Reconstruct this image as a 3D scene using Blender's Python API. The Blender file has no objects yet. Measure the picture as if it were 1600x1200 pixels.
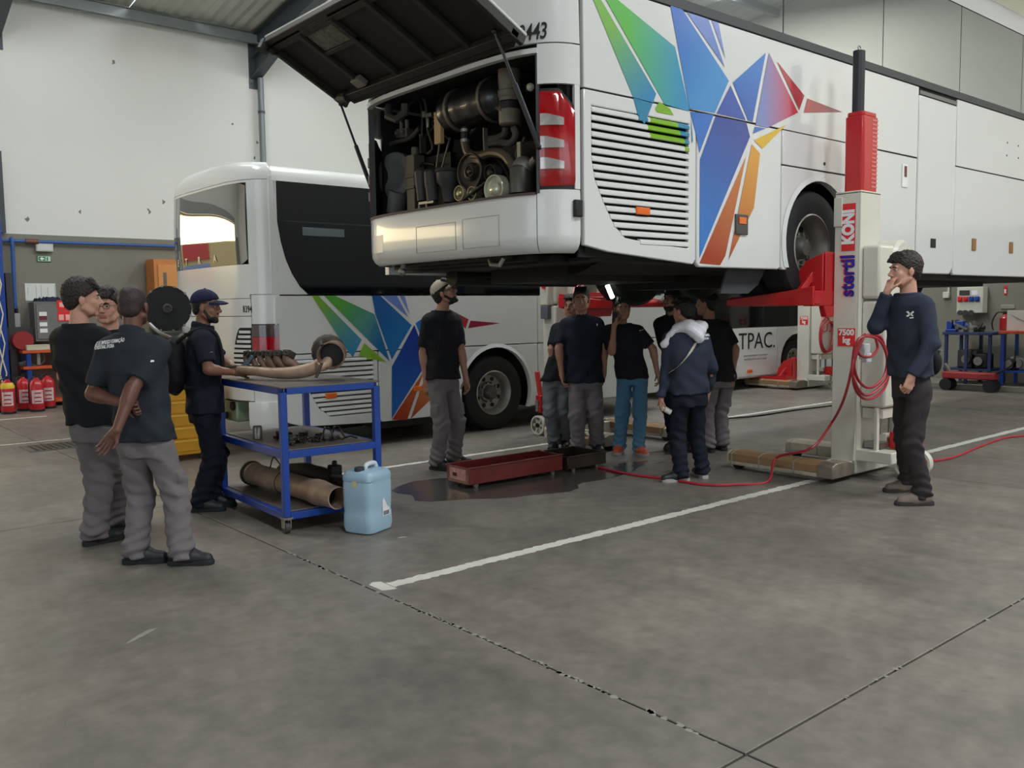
import bpy, bmesh, math, random
import numpy as np
from mathutils import Vector, Matrix, Euler
random.seed(7)
SC = bpy.context.scene
COL = SC.collection
# ---------------------------------------------------------------- camera (focal 1390 px on a 1600 px frame)
F, CX, CY, CH = 1390.0, 800.0, 600.0, 1.6
pitch, roll, YAW = math.atan(119/F), math.atan(.0128), math.atan(1640/F)
f0 = Vector((math.cos(YAW), math.sin(YAW), 0)); r0 = Vector((math.sin(YAW), -math.cos(YAW), 0)); up = Vector((0, 0, 1))
FW = f0*math.cos(pitch) - up*math.sin(pitch); u1 = f0*math.sin(pitch) + up*math.cos(pitch)
RT = r0*math.cos(roll) - u1*math.sin(roll); UP = u1*math.cos(roll) + r0*math.sin(roll)
CAM = Vector((0, 0, CH))
cd = bpy.data.cameras.new('camera'); cam = bpy.data.objects.new('camera', cd); COL.objects.link(cam)
cam.matrix_world = Matrix(((RT.x, UP.x, -FW.x, 0), (RT.y, UP.y, -FW.y, 0), (RT.z, UP.z, -FW.z, CH), (0, 0, 0, 1)))
cd.sensor_width = 36; cd.lens = F/1600*36; cd.clip_end = 200; cd.clip_start = .05
SC.camera = cam
def ray(x, y): return FW*F + RT*(x-CX) - UP*(y-CY)
def onz(x, y, z=0.): d = ray(x, y); return CAM + d*((z-CH)/d.z)
def ony(x, y, Y): d = ray(x, y); return CAM + d*(Y/d.y)
def onx(x, y, X): d = ray(x, y); return CAM + d*(X/d.x)
# ---------------------------------------------------------------- world and light
w = bpy.data.worlds.new('sky'); SC.world = w; w.use_nodes = True
bg = w.node_tree.nodes['Background']; bg.inputs[0].default_value = (.80, .90, 1, 1); bg.inputs[1].default_value = 1.0
def area(name, loc, rot, sx, sy, power, color):
    l = bpy.data.lights.new(name, 'AREA'); l.shape = 'RECTANGLE'; l.size = sx; l.size_y = sy; l.energy = power; l.color = color
    o = bpy.data.objects.new(name, l); o.location = loc; o.rotation_euler = rot; COL.objects.link(o); return o
R = math.radians
# skylights in the roof, daylight of the open gates
SKY = [(1.4, 11.2), (6.2, 11.2), (11.0, 11.2), (15.6, 11.2), (1.4, -2.6), (6.2, -2.6), (11.0, -2.6), (15.6, -2.6)]
def roofz(y): return 7.15 + .15*min(17.5-y, y+9.5)
for sx_, sy_ in SKY:
    area('skylight_lamp', (sx_, sy_, roofz(sy_)-.10), (R(8.5 if sy_ > 4 else -8.5), 0, 0), 1.2, 5.6, 530, (.93, .97, 1))
area('gate_daylight', (-1.4, 17.6, 3.22), (R(-90), 0, 0), 7.6, .85, 130, (1, .80, .46))
area('rear_gate_daylight', (3.0, -9.2, 2.6), (R(90), 0, 0), 9, 4.6, 50, (.97, .98, 1))
area('side_gate_daylight', (-7.6, 2.0, 2.7), (R(90), 0, R(-90)), 8, 4.8, 45, (.90, .95, 1))
SC.view_settings.view_transform = 'Standard'; SC.view_settings.look = 'None'; SC.view_settings.gamma = 1
SC.view_settings.use_curve_mapping = False; SC.view_settings.exposure = 0.35
# ---------------------------------------------------------------- materials
def lin(c):
    if isinstance(c, str): c = [int(c[i:i+2], 16)/255 for i in (1, 3, 5)]
    else: c = [v/255 for v in c]
    return tuple(v/12.92 if v <= .04045 else ((v+.055)/1.055)**2.4 for v in c)
MATS = {}
def M(name, c, rough=.5, metal=0., var=.06, sc=6., bump=0., bsc=40., coat=0., spec=.5, stretch=None):
    if name in MATS: return MATS[name]
    if c == 0: raise KeyError(name)
    m = bpy.data.materials.new(name); m.use_nodes = True; nt = m.node_tree; n = nt.nodes; L = nt.links
    b = n['Principled BSDF']; c = lin(c)
    b.inputs['Roughness'].default_value = rough; b.inputs['Metallic'].default_value = metal
    b.inputs['Coat Weight'].default_value = coat; b.inputs['Coat Roughness'].default_value = .06; b.inputs['Specular IOR Level'].default_value = spec
    tc = n.new('ShaderNodeTexCoord'); no = n.new('ShaderNodeTexNoise'); no.inputs['Scale'].default_value = sc; no.inputs['Detail'].default_value = 4
    src = tc.outputs['Object']
    if stretch:
        mp = n.new('ShaderNodeMapping'); mp.inputs['Scale'].default_value = stretch; L.new(src, mp.inputs[0]); src = mp.outputs[0]
    L.new(src, no.inputs['Vector'])
    mx = n.new('ShaderNodeMix'); mx.data_type = 'RGBA'
    mx.inputs[6].default_value = tuple(max(0, v*(1-var*2)) for v in c)+(1,); mx.inputs[7].default_value = tuple(min(1, v*(1+var*2)) for v in c)+(1,)
    L.new(no.outputs[0], mx.inputs[0]); L.new(mx.outputs[2], b.inputs['Base Color'])
    if bump:
        n2 = n.new('ShaderNodeTexNoise'); n2.inputs['Scale'].default_value = bsc; n2.inputs['Detail'].default_value = 3; L.new(src, n2.inputs['Vector'])
        bp = n.new('ShaderNodeBump'); bp.inputs['Strength'].default_value = bump; bp.inputs['Distance'].default_value = .01
        L.new(n2.outputs[0], bp.inputs['Height']); L.new(bp.outputs[0], b.inputs['Normal'])
    MATS[name] = m; return m
def MG(name, c1, c2, p1, p2, rough=.25):
    """print colour running from c1 at p1 to c2 at p2 (object coordinates)"""
    m = bpy.data.materials.new(name); m.use_nodes = True; nt = m.node_tree; n = nt.nodes; L = nt.links; b = n['Principled BSDF']
    b.inputs['Roughness'].default_value = rough; b.inputs['Coat Weight'].default_value = .4
    p1 = Vector(p1); p2 = Vector(p2); d = p2-p1; k = d/d.length_squared
    tc = n.new('ShaderNodeTexCoord'); dt = n.new('ShaderNodeVectorMath'); dt.operation = 'DOT_PRODUCT'; dt.inputs[1].default_value = k
    ad = n.new('ShaderNodeMath'); ad.operation = 'SUBTRACT'; ad.use_clamp = True; ad.inputs[1].default_value = p1.dot(k)
    L.new(tc.outputs['Object'], dt.inputs[0]); L.new(dt.outputs['Value'], ad.inputs[0])
    mx = n.new('ShaderNodeMix'); mx.data_type = 'RGBA'; mx.inputs[6].default_value = lin(c1)+(1,); mx.inputs[7].default_value = lin(c2)+(1,)
    L.new(ad.outputs[0], mx.inputs[0]); L.new(mx.outputs[2], b.inputs['Base Color']); return m
def emis(name, c, s):
    m = bpy.data.materials.new(name); m.use_nodes = True; b = m.node_tree.nodes['Principled BSDF']
    b.inputs['Base Color'].default_value = lin(c)+(1,); b.inputs['Emission Color'].default_value = lin(c)+(1,); b.inputs['Emission Strength'].default_value = s
    return m
# ---------------------------------------------------------------- objects
def tag(o, label=None, cat=None, group=None, kind=None):
    if label: o['label'] = label
    if cat: o['category'] = cat
    if group: o['group'] = group
    if kind: o['kind'] = kind
    return o
MW = {}
def empty(name, loc=(0, 0, 0), rz=0., label=None, cat=None, group=None, kind=None):
    o = bpy.data.objects.new(name, None); o.location = loc; o.rotation_euler = (0, 0, rz); o.empty_display_size = .1
    COL.objects.link(o); MW[o.name] = Matrix.Translation(Vector(loc)) @ Matrix.Rotation(rz, 4, 'Z')
    return tag(o, label, cat, group, kind)
class MB:
    """collects geometry; build() links it as one mesh object (W=True: the points are in world space)"""
    def __init__(s): s.v = []; s.f = []; s.m = []; s.k = 0
    def add(s, vs, fs, mi=None):
        o = len(s.v); s.v += [tuple(p) for p in vs]; s.f += [tuple(i+o for i in f) for f in fs]; s.m += [s.k if mi is None else mi]*len(fs); return s
    def box(s, lo, hi, M4=None, mi=None):
        x0, y0, z0 = lo; x1, y1, z1 = hi
        v = [Vector(p) for p in ((x0,y0,z0),(x1,y0,z0),(x1,y1,z0),(x0,y1,z0),(x0,y0,z1),(x1,y0,z1),(x1,y1,z1),(x0,y1,z1))]
        if M4 is not None: v = [M4 @ p for p in v]
        return s.add(v, [(3,2,1,0),(4,5,6,7),(0,1,5,4),(1,2,6,5),(2,3,7,6),(3,0,4,7)], mi)
    def cbox(s, c, d, rz=0., ry=0., rx=0., mi=None):
        T = Matrix.Translation(Vector(c)) @ Euler((rx, ry, rz)).to_matrix().to_4x4()
        return s.box([-q/2 for q in d], [q/2 for q in d], T, mi)
    def bar(s, a, b, wd, h, mi=None):
        a, b = Vector(a), Vector(b); d = b-a; L = d.length; z = d.normalized()
        x = Vector((0, 0, 1)).cross(z); x = Vector((1, 0, 0)) if x.length < 1e-4 else x.normalized(); y = z.cross(x)
        T = Matrix((x, y, z)).transposed().to_4x4(); T.translation = a
        return s.box((-wd/2, -h/2, 0), (wd/2, h/2, L), T, mi)
    def tube(s, pts, r, n=10, caps=True, mi=None):
        pts = [Vector(p) for p in pts]; rs = r if isinstance(r, (list, tuple)) else [r]*len(pts)
        vs = []; fs = []; px = None
        for i, p in enumerate(pts):
            t = (pts[min(i+1, len(pts)-1)] - pts[max(i-1, 0)]).normalized()
            if px is None: px = t.orthogonal().normalized()
            px = (px - t*px.dot(t)).normalized(); py = t.cross(px)
            vs += [p + (px*math.cos(a) + py*math.sin(a))*rs[i] for a in [2*math.pi*j/n for j in range(n)]]
        for i in range(len(pts)-1):
            for j in range(n): k = (j+1) % n; fs.append((i*n+j, i*n+k, (i+1)*n+k, (i+1)*n+j))
        if caps: fs.append(tuple(range(n-1, -1, -1))); fs.append(tuple((len(pts)-1)*n+j for j in range(n)))
        return s.add(vs, fs, mi)
    def cyl(s, a, b, r, n=20, mi=None, r2=None): return s.tube([a, b], [r, r if r2 is None else r2], n, True, mi)
    def lathe(s, o, ax, prof, n=32, mi=None, caps=True):
        """prof: (distance along ax, radius)"""
        o = Vector(o); ax = Vector(ax).normalized(); px = ax.orthogonal().normalized(); py = ax.cross(px); vs = []; fs = []
        for t, r in prof: vs += [o + ax*t + (px*math.cos(a)+py*math.sin(a))*r for a in [2*math.pi*j/n for j in range(n)]]
        for i in range(len(prof)-1):
            for j in range(n): k = (j+1) % n; fs.append((i*n+j, i*n+k, (i+1)*n+k, (i+1)*n+j))
        if caps and prof[0][1] > 1e-6: fs.append(tuple(range(n-1, -1, -1)))
        if caps and prof[-1][1] > 1e-6: fs.append(tuple((len(prof)-1)*n+j for j in range(n)))
        return s.add(vs, fs, mi)
    def prism(s, pts, ax, a, b, mi=None):
        """closed polygon pts (2-D) in the plane across axis ax ('x','y','z'), from a to b"""
        def mk(p, t): return {'x': (t, p[0], p[1]), 'y': (p[0], t, p[1]), 'z': (p[0], p[1], t)}[ax]
        n = len(pts); vs = [mk(p, a) for p in pts] + [mk(p, b) for p in pts]
        return s.add(vs, [tuple(range(n)), tuple(range(2*n-1, n-1, -1))] + [(i, (i+1) % n, n+(i+1) % n, n+i) for i in range(n)], mi)
    def sphere(s, c, r, n=14, m=9, mi=None):
        r = r if isinstance(r, (list, tuple)) else (r, r, r); c = Vector(c); vs = []; fs = []
        for i in range(m+1):
            a = math.pi*i/m
            for j in range(n): b = 2*math.pi*j/n; vs.append(c + Vector((r[0]*math.sin(a)*math.cos(b), r[1]*math.sin(a)*math.sin(b), r[2]*math.cos(a))))
        for i in range(m):
            for j in range(n): k = (j+1) % n; fs.append((i*n+j, (i+1)*n+j, (i+1)*n+k, i*n+k))
        return s.add(vs, fs, mi)
    def build(s, name, mat, parent=None, W=True, smooth=False, bev=0., fix=True, **kw):
        v = s.v
        if parent is not None and W and parent.name in MW:
            I = MW[parent.name].inverted(); v = [tuple(I @ Vector(p)) for p in v]
        me = bpy.data.meshes.new(name); me.from_pydata(v, [], s.f)
        for m in (mat if isinstance(mat, (list, tuple)) else [mat]): me.materials.append(m)
        if any(s.m): me.polygons.foreach_set('material_index', s.m)
        if fix:
            bm = bmesh.new(); bm.from_mesh(me); bmesh.ops.recalc_face_normals(bm, faces=bm.faces); bm.to_mesh(me); bm.free()
        if smooth:
            me.shade_smooth()
            try: me.set_sharp_from_angle(angle=R(35))
            except Exception: pass
        o = bpy.data.objects.new(name, me); COL.objects.link(o)
        if parent is not None:
            o.parent = parent
            if parent.name in MW: MW[o.name] = MW[parent.name]
        if bev:
            bv = o.modifiers.new('bevel', 'BEVEL'); bv.width = bev; bv.segments = 2; bv.limit_method = 'ANGLE'; bv.angle_limit = R(40)
            me.shade_smooth()
            try: me.set_sharp_from_angle(angle=R(35))
            except Exception: pass
        return tag(o, kw.get('label'), kw.get('cat'), kw.get('group'), kw.get('kind'))
def holed(outer, holes, y0, y1, name, mat, parent, bev=.006, **kw):
    """plate in the xz plane with holes, front face at y0, back at y1"""
    bm = bmesh.new(); es = []
    loops = []
    for lp in [outer]+holes:
        vs = [bm.verts.new((p[0], y0, p[1])) for p in lp]; loops.append(vs)
        es += [bm.edges.new((vs[i], vs[(i+1) % len(vs)])) for i in range(len(vs))]
    bmesh.ops.triangle_fill(bm, use_beauty=True, edges=es)
    fr = list(bm.faces)
    mp = {}
    for vs in loops:
        for v in vs: mp[v] = bm.verts.new((v.co.x, y1, v.co.z))
    for f in fr: bm.faces.new([mp[v] for v in reversed(f.verts)])
    for vs in loops:
        for i in range(len(vs)): a, b = vs[i], vs[(i+1) % len(vs)]; bm.faces.new((a, b, mp[b], mp[a]))
    bmesh.ops.recalc_face_normals(bm, faces=bm.faces)
    I = MW[parent.name].inverted(); bmesh.ops.transform(bm, matrix=I, verts=bm.verts)
    me = bpy.data.meshes.new(name); bm.to_mesh(me); bm.free(); me.materials.append(mat)
    o = bpy.data.objects.new(name, me); COL.objects.link(o); o.parent = parent; MW[o.name] = MW[parent.name]
    if bev:
        bv = o.modifiers.new('bevel', 'BEVEL'); bv.width = bev; bv.segments = 2; bv.limit_method = 'ANGLE'; bv.angle_limit = R(40); me.shade_smooth(); me.set_sharp_from_angle(angle=R(35))
    return tag(o, kw.get('label'))
def text(s, size, loc, rot, mat, parent, name='lettering', ext=.0008, align='CENTER', sx=1., bold=0., shear=0., label=None, W=True):
    c = bpy.data.curves.new(name, 'FONT'); c.body = s; c.size = size; c.extrude = ext; c.align_x = align; c.align_y = 'CENTER'; c.offset = bold; c.shear = shear; c.resolution_u = 3
    t = bpy.data.objects.new(name, c); COL.objects.link(t)
    dg = bpy.context.evaluated_depsgraph_get(); me = bpy.data.meshes.new_from_object(t.evaluated_get(dg)); bpy.data.objects.remove(t); bpy.data.curves.remove(c)
    T = Matrix.Translation(Vector(loc)) @ (rot if isinstance(rot, Matrix) else Euler(rot).to_matrix().to_4x4()) @ Matrix.Diagonal((sx, 1, 1, 1))
    if parent is not None and W and parent.name in MW: T = MW[parent.name].inverted() @ T
    me.transform(T); me.materials.clear(); me.materials.append(mat); me.name = name
    o = bpy.data.objects.new(name, me); COL.objects.link(o)
    if parent is not None: o.parent = parent; MW[o.name] = MW.get(parent.name, Matrix())
    if label: o['label'] = label
    return o
FACE_Y = (R(90), 0, 0)          # lettering read from the -Y side
FACE_X = (R(90), 0, R(-90))     # lettering read from the -X side
def copy_tree(o, parent=None):
    c = o.copy(); COL.objects.link(c); c.parent = parent
    for ch in list(o.children): copy_tree(ch, c)
    return c
def arc(cx, cz, r, a0, a1, n): return [(cx+r*math.cos(R(a0+(a1-a0)*i/n)), cz+r*math.sin(R(a0+(a1-a0)*i/n))) for i in range(n+1)]
WHITE = M('white_coach_paint', (220, 221, 218), .22, 0, .012, 1.5, 0, coat=.6)
BLACK = M('black_plastic', (18, 18, 19), .5)
RUBBER = M('tyre_rubber', (24, 24, 25), .75, 0, .1, 20, .3, 60)
GREASE = M('greasy_dark_metal', (38, 36, 34), .55, .3, .25, 9, .5, 30)
STEEL = M('bare_steel', (150, 148, 142), .38, .85, .12, 12, .1)
ALU = M('dull_aluminium', (160, 158, 150), .45, .7, .12, 14)
RED = M('red_lift_paint', (192, 28, 32), .38, 0, .05, 5, coat=.2)
# ================================================================ the hall
wallM = M('white_block_wall', (226, 226, 219), .8, 0, .02, .6, .05, 3)
tanM = M('grey_green_dado_paint', (128, 125, 112), .55, 0, .04, 1.2, .05, 4)
roofM = M('corrugated_roof_sheet', (188, 190, 180), .6, 0, .05, 1)
beamM = M('dark_blue_grey_steel', (66, 74, 78), .45, .1, .05, 3)
concM = bpy.data.materials.new('power_floated_concrete'); concM.use_nodes = True
def _conc(m):
    nt = m.node_tree; n = nt.nodes; L = nt.links; b = n['Principled BSDF']
    g = n.new('ShaderNodeNewGeometry'); src = g.outputs['Position']
    def noise(s, d, st=None):
        t = n.new('ShaderNodeTexNoise'); t.inputs['Scale'].default_value = s; t.inputs['Detail'].default_value = d; t.inputs['Roughness'].default_value = .6; v = src
        if st: mp = n.new('ShaderNodeMapping'); mp.inputs['Scale'].default_value = st; L.new(src, mp.inputs[0]); v = mp.outputs[0]
        L.new(v, t.inputs['Vector']); return t
    def ramp(inp, a, b_, c1, c2):
        r = n.new('ShaderNodeValToRGB'); r.color_ramp.elements[0].position = a; r.color_ramp.elements[1].position = b_
        r.color_ramp.elements[0].color = c1+(1,); r.color_ramp.elements[1].color = c2+(1,); L.new(inp, r.inputs[0]); return r
    A = ramp(noise(.55, 6).outputs[0], .3, .72, lin((108, 103, 97)), lin((142, 135, 125)))
    B = ramp(noise(3.2, 8, (1, .35, 1)).outputs[0], .32, .62, (.72, .72, .72), (1, 1, 1))
    Cc = ramp(noise(9, 12).outputs[0], .34, .66, (.78, .77, .76), (1.06, 1.05, 1.04))
    m1 = n.new('ShaderNodeMix'); m1.data_type = 'RGBA'; m1.blend_type = 'MULTIPLY'; m1.inputs[0].default_value = .75
    L.new(A.outputs[0], m1.inputs[6]); L.new(B.outputs[0], m1.inputs[7])
    m2 = n.new('ShaderNodeMix'); m2.data_type = 'RGBA'; m2.blend_type = 'MULTIPLY'; m2.inputs[0].default_value = 1
    L.new(m1.outputs[2], m2.inputs[6]); L.new(Cc.outputs[0], m2.inputs[7]); L.new(m2.outputs[2], b.inputs['Base Color'])
    rr = ramp(noise(1.6, 5).outputs[0], .3, .7, (.33, .33, .33), (.52, .52, .52)); L.new(rr.outputs[0], b.inputs['Roughness'])
    bp = n.new('ShaderNodeBump'); bp.inputs['Strength'].default_value = .12; bp.inputs['Distance'].default_value = .004
    L.new(noise(14, 8).outputs[0], bp.inputs['Height']); L.new(bp.outputs[0], b.inputs['Normal'])
_conc(concM)
XL, XR, YN, YF = -8., 17.9, -9.5, 17.5
floor = empty('floor', (5, 4, 0), kind='structure')
xs = [XL-14, -3, 2.6, 8.2, 13.8, XR+.4]; ys = [YN-10, -3.8, 1.8, 7.4, 13.0, YF+14]
for i in range(5):
    for j in range(5):
        MB().box((xs[i]+.006, ys[j]+.006, -.12), (xs[i+1]-.006, ys[j+1]-.006, 0)).build('slab', concM, floor, bev=.003)
MB().box((xs[0], ys[0], -.13), (xs[-1], ys[-1], -.012)).build('joint_filler', M('joint_filler', (52, 50, 47), .9), floor)
# chipped edges beside the joints
chip = MB(); ri = random.Random(3)
for k in range(190):
    if k < 140: cx_, cy_ = 2.6 + ri.uniform(-.012, .012), 1.9 + 3.5*ri.random()
    else: cx_, cy_ = 2.7+8*ri.random(), 1.8 + ri.uniform(-.01, .01)
    r_ = ri.uniform(.004, .017); chip.add([(cx_+r_*ri.uniform(.6, 1.3)*math.cos(a), cy_+1.5*r_*ri.uniform(.6, 1.3)*math.sin(a), .0006) for a in [j*1.2566 for j in range(5)]], [(0, 1, 2, 3, 4)])
tag(chip.build('chipped_edge', M('pale_chip', (138, 134, 124), .85), floor), kind='stuff')
lineM = M('worn_white_floor_paint', (205, 203, 192), .6, 0, .10, 9, .1)
def ragged(x0, x1, y0, wd, seed, along='x', amp=.010, step=.03):
    q = random.Random(seed); n = max(2, int((x1-x0)/step)); a = []; b = []
    for i in range(n+1):
        t = x0+(x1-x0)*i/n; a.append((t, y0-wd/2+q.uniform(-amp, amp))); b.append((t, y0+wd/2+q.uniform(-amp, amp)))
    m = MB()
    pa = [(p[0], p[1], .0012) if along == 'x' else (p[1], p[0], .0012) for p in a+b]
    m.add(pa, [(i, i+1, n+2+i, n+1+i) for i in range(n)])
    m.build('painted_line', lineM, floor)
ragged(2.72, 17.5, 4.33, .095, 1); ragged(4.0, 17.5, 7.65, .085, 2); ragged(3.5, 17.5, 11.0, .08, 3); ragged(2.63, 2.715, 4.35, .15, 9, amp=.03)
ragged(1.2, 3.4, 15.3, .08, 5); ragged(1.0, 3.2, 12.3, .05, 6)
def blob(cx, cy, rx, ry, rot, seed, name, mat, label, cat, z=.0016, n=36, **kw):
    q = random.Random(seed); ph = [q.uniform(0, 6) for _ in range(4)]; pts = []
    for i in range(n):
        a = 2*math.pi*i/n; k = 1+.16*math.sin(2*a+ph[0])+.12*math.sin(3*a+ph[1])+.08*math.sin(5*a+ph[2])+.05*math.sin(9*a+ph[3])
        x, y = rx*k*math.cos(a), ry*k*math.sin(a); pts.append((x*math.cos(rot)-y*math.sin(rot), x*math.sin(rot)+y*math.cos(rot), 0))
    inner = [(p[0]*.9, p[1]*.9, .0012) for p in pts]
    r = empty(name, (cx, cy, z), label=label, cat=cat, **kw) if cat else None
    m = MB(); m.add(pts+inner, [(i, (i+1) % n, n+(i+1) % n, n+i) for i in range(n)]+[tuple(range(n, 2*n))])
    o = m.build('wet_film' if cat else name, mat, r if cat else floor, W=False, smooth=True)
    if not cat: o.location = (cx-5, cy-4, z)
    return o
wetM = M('oily_water', (62, 59, 55), .2, 0, .1, 3, spec=.7)
blob(5.25, 6.15, 1.05, .62, -.2, 4, 'puddle', wetM, 'dark oily puddle spreading around the red drip tray', 'puddle')
blob(7.6, 6.25, .34, .16, -.3, 8, 'puddle', wetM, 'small wet patch between jeans man and boy with scarf', 'puddle')
blob(6.75, 6.0, .30, .14, .1, 11, 'puddle', wetM, 'wet patch below the dark end of the drip tray', 'puddle')
drip = M('pale_dried_spill', (172, 168, 158), .6, 0, .1, 20)
p = onz(628, 840); blob(p.x, p.y, .03, .018, 0, 12, 'dried_spill', drip, None, None)
p = onz(222, 992); blob(p.x, p.y, .09, .02, .6, 13, 'dried_spill', M('scuffed_concrete', (140, 137, 128), .6), None, None, z=.0004)
# drain cover far left
dg_ = empty('drain_cover', (onz(92, 697).x, onz(92, 697).y, 0), label='rectangular steel drain cover in the floor at far left', cat='drain')
m = MB(); m.cbox((0, 0, .002), (.75, .6, .006)); m.build('frame', M('drain_frame', (88, 86, 82), .6, .3), dg_, W=False)
m = MB()
for k in range(9): m.cbox((-.28+.07*k, 0, .007), (.035, .46, .006))
m.build('grating', GREASE, dg_, W=False)
# walls
def wall(name, kind='structure'): return empty(name, (0, 0, 0), kind=kind)
wf = wall('wall_back')
G0, G1, GZ = -5.3, 2.45, 3.7     # gate opening in the back wall
m = MB(); m.box((XL, YF, 2.99), (G0, YF+.25, 7.3)); m.box((G0, YF, GZ), (G1, YF+.25, 7.3)); m.box((G1, YF, 2.99), (XR+.3, YF+.25, 7.3)); m.build('upper_wall', wallM, wf)
m = MB(); m.box((XL, YF, 0), (G0, YF+.25, 2.99)); m.box((G1, YF-.03, 0), (XR+.3, YF+.25, 2.99)); m.build('dado', tanM, wf)
marks = MB(); q = random.Random(5)
for (a, b) in ((177, 98), (363, 194), (43, 342), (125, 332), (232, 328), (233, 331), (255, 315), (398, 248), (402, 222)):
    p = ony(a, b, YF-.002); marks.add([(p.x+q.uniform(.01, .05)*math.cos(t), YF-.002, p.z+q.uniform(.01, .06)*math.sin(t)) for t in [j*1.05 for j in range(6)]], [tuple(range(6))])
marks.build('scuff_mark', M('wall_scuff', (130, 128, 120), .9), wf)
we = wall('wall_right'); m = MB(); m.box((XR, YN, 2.99), (XR+.25, YF, 9.3)); m.build('upper_wall', M('cream_wall', (216, 211, 190), .8, 0, .02, 1), we)
m = MB(); m.box((XR-.03, YN, 0), (XR+.25, YF, 2.99)); m.build('dado', tanM, we)
MB().box((XR-1.1, -6, 0), (XR-.03, 8.8, .10)).build('kerb', M('kerb_concrete', (120, 116, 104), .7, 0, .08, 3), we, bev=.01)
wn = wall('wall_near'); m = MB()
m.box((XL, YN-.25, 0), (-1.6, YN, 7.3)); m.box((-1.6, YN-.25, 5.0), (7.6, YN, 7.3)); m.box((7.6, YN-.25, 0), (XR+.3, YN, 7.3)); m.build('wall_panel', wallM, wn)
for x in (-4, 1.2, 8.4, 13.0): MB().box((x-.12, YN, 0), (x+.12, YN+.2, 7.2)).build('pilaster', beamM, wn)
wl = wall('wall_left'); m = MB(); m.box((XL-.25, YN, 0), (XL, -2.1, 9.3)); m.box((XL-.25, -2.1, 5.2), (XL, 6.1, 9.3)); m.box((XL-.25, 6.1, 0), (XL, YF, 9.3)); m.build('wall_panel', wallM, wl)
# roof: two corrugated slopes, skylight strips left open
ce = wall('ceiling')
def slope(ya, yb, name):
    gaps = sorted([(a-.6, a+.6) for a, b in SKY if min(ya, yb)-.1 < b < max(ya, yb)+.1])
    lo, hi = (8.4, 14.0) if ya > 4 else (-5.4, .2)
    n = 0
    def sheet(x0, x1, y0, y1):
        m = MB(); st = .11; k = int((x1-x0)/st); vs = []
        for i in range(k+1):
            x = x0+(x1-x0)*i/k; dz = .03*(i % 2)
            vs += [(x, y0, roofz(y0)+dz), (x, y1, roofz(y1)+dz)]
        m.add(vs, [(2*i, 2*i+2, 2*i+3, 2*i+1) for i in range(k)]); m.build('roof_sheet', roofM, ce, fix=False)
    y0, y1 = min(ya, yb), max(ya, yb)
    xb = [XL]+[v for g in gaps for v in g]+[XR+.3]
    for i in range(0, len(xb), 2): sheet(xb[i], xb[i+1], y0, y1)
    for g in gaps: sheet(g[0], g[1], y0, lo); sheet(g[0], g[1], hi, y1)
slope(4.0, YF, 'a'); slope(YN, 4.0, 'b')
for xr in (-6.2, -1.4, 3.6-.2, 8.08, 13.2):
    for ya, yb in ((YF, 4.0), (YN, 4.0)):
        m = MB()
        for (d0, d1, wd) in ((.02, .045, .20), (.045, .43, .02), (.43, .455, .20)):
            P = [(ya, roofz(ya)-d0), (yb, roofz(yb)-d0), (yb, roofz(yb)-d1), (ya, roofz(ya)-d1)]
            m.prism(P, 'x', xr-wd/2, xr+wd/2)
        s_ = -1 if ya > 4 else 1
        P = [(ya, roofz(ya)-.4), (ya+s_*2.2, roofz(ya+s_*2.2)-.44), (ya, roofz(ya)-.85)]; m.prism(P, 'x', xr-.012, xr+.012)
        P = [(ya, roofz(ya)-.85), (ya+s_*2.2, roofz(ya+s_*2.2)-.44), (ya+s_*2.2, roofz(ya+s_*2.2)-.47), (ya, roofz(ya)-.88)]; m.prism(P, 'x', xr-.1, xr+.1)
        m.box((xr-.13, ya-.03 if s_ < 0 else ya, 6.1), (xr+.13, ya if s_ < 0 else ya+.03, roofz(ya)-.02))
        m.build('rafter', beamM, ce)
        for k in range(4):
            for dx in (-.09, .09): MB().cyl((xr+dx, ya+s_*.03, 6.2+.22*k), (xr+dx, ya+s_*.06, 6.2+.22*k), .02, 6).build('bolt', beamM, ce)
# eave channel and purlins
purM = M('galvanised_purlin', (140, 146, 146), .45, .3, .05, 3)
for y in (17.32, 14.8, 12.6, 10.4, 8.2, 6.0, 4.0, 1.8, -.4, -2.6, -4.8, -7.0):
    z = roofz(y); h = .24 if y > 17 else .18
    m = MB(); m.box((XL, y-.003, z-h), (XR, y+.003, z-.02)); m.box((XL, y-.07, z-h), (XR, y, z-h+.006)); m.box((XL, y-.07, z-.03), (XR, y, z-.024)); m.box((XL, y-.07, z-h), (XR, y-.064, z-h+.04)); m.build('purlin', purM, ce)
for a, b in SKY:
    m = MB(); lo, hi = b-2.8, b+2.8
    for x in (a-.61, a+.61): m.prism([(lo, roofz(lo)-.03), (hi, roofz(hi)-.03), (hi, roofz(hi)+.08), (lo, roofz(lo)+.08)], 'x', x-.015, x+.015)
    m.build('skylight_frame', ALU, ce)
# downpipe
dp = empty('downpipe', (8.62, 17.38, 3), label='grey metal downpipe running down the white back wall from the rafter', cat='pipe')
MB().cyl((8.13, 17.36, 1.2), (8.13, 17.36, 6.3), .06, 16).build('pipe', M('grey_pipe', (120, 128, 130), .4, .3), dp, smooth=True)
for z in (2.2, 4.3, 5.6): MB().cyl((8.13, 17.36, z), (8.13, 17.36, z+.05), .07, 16).build('clamp', beamM, dp)
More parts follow.
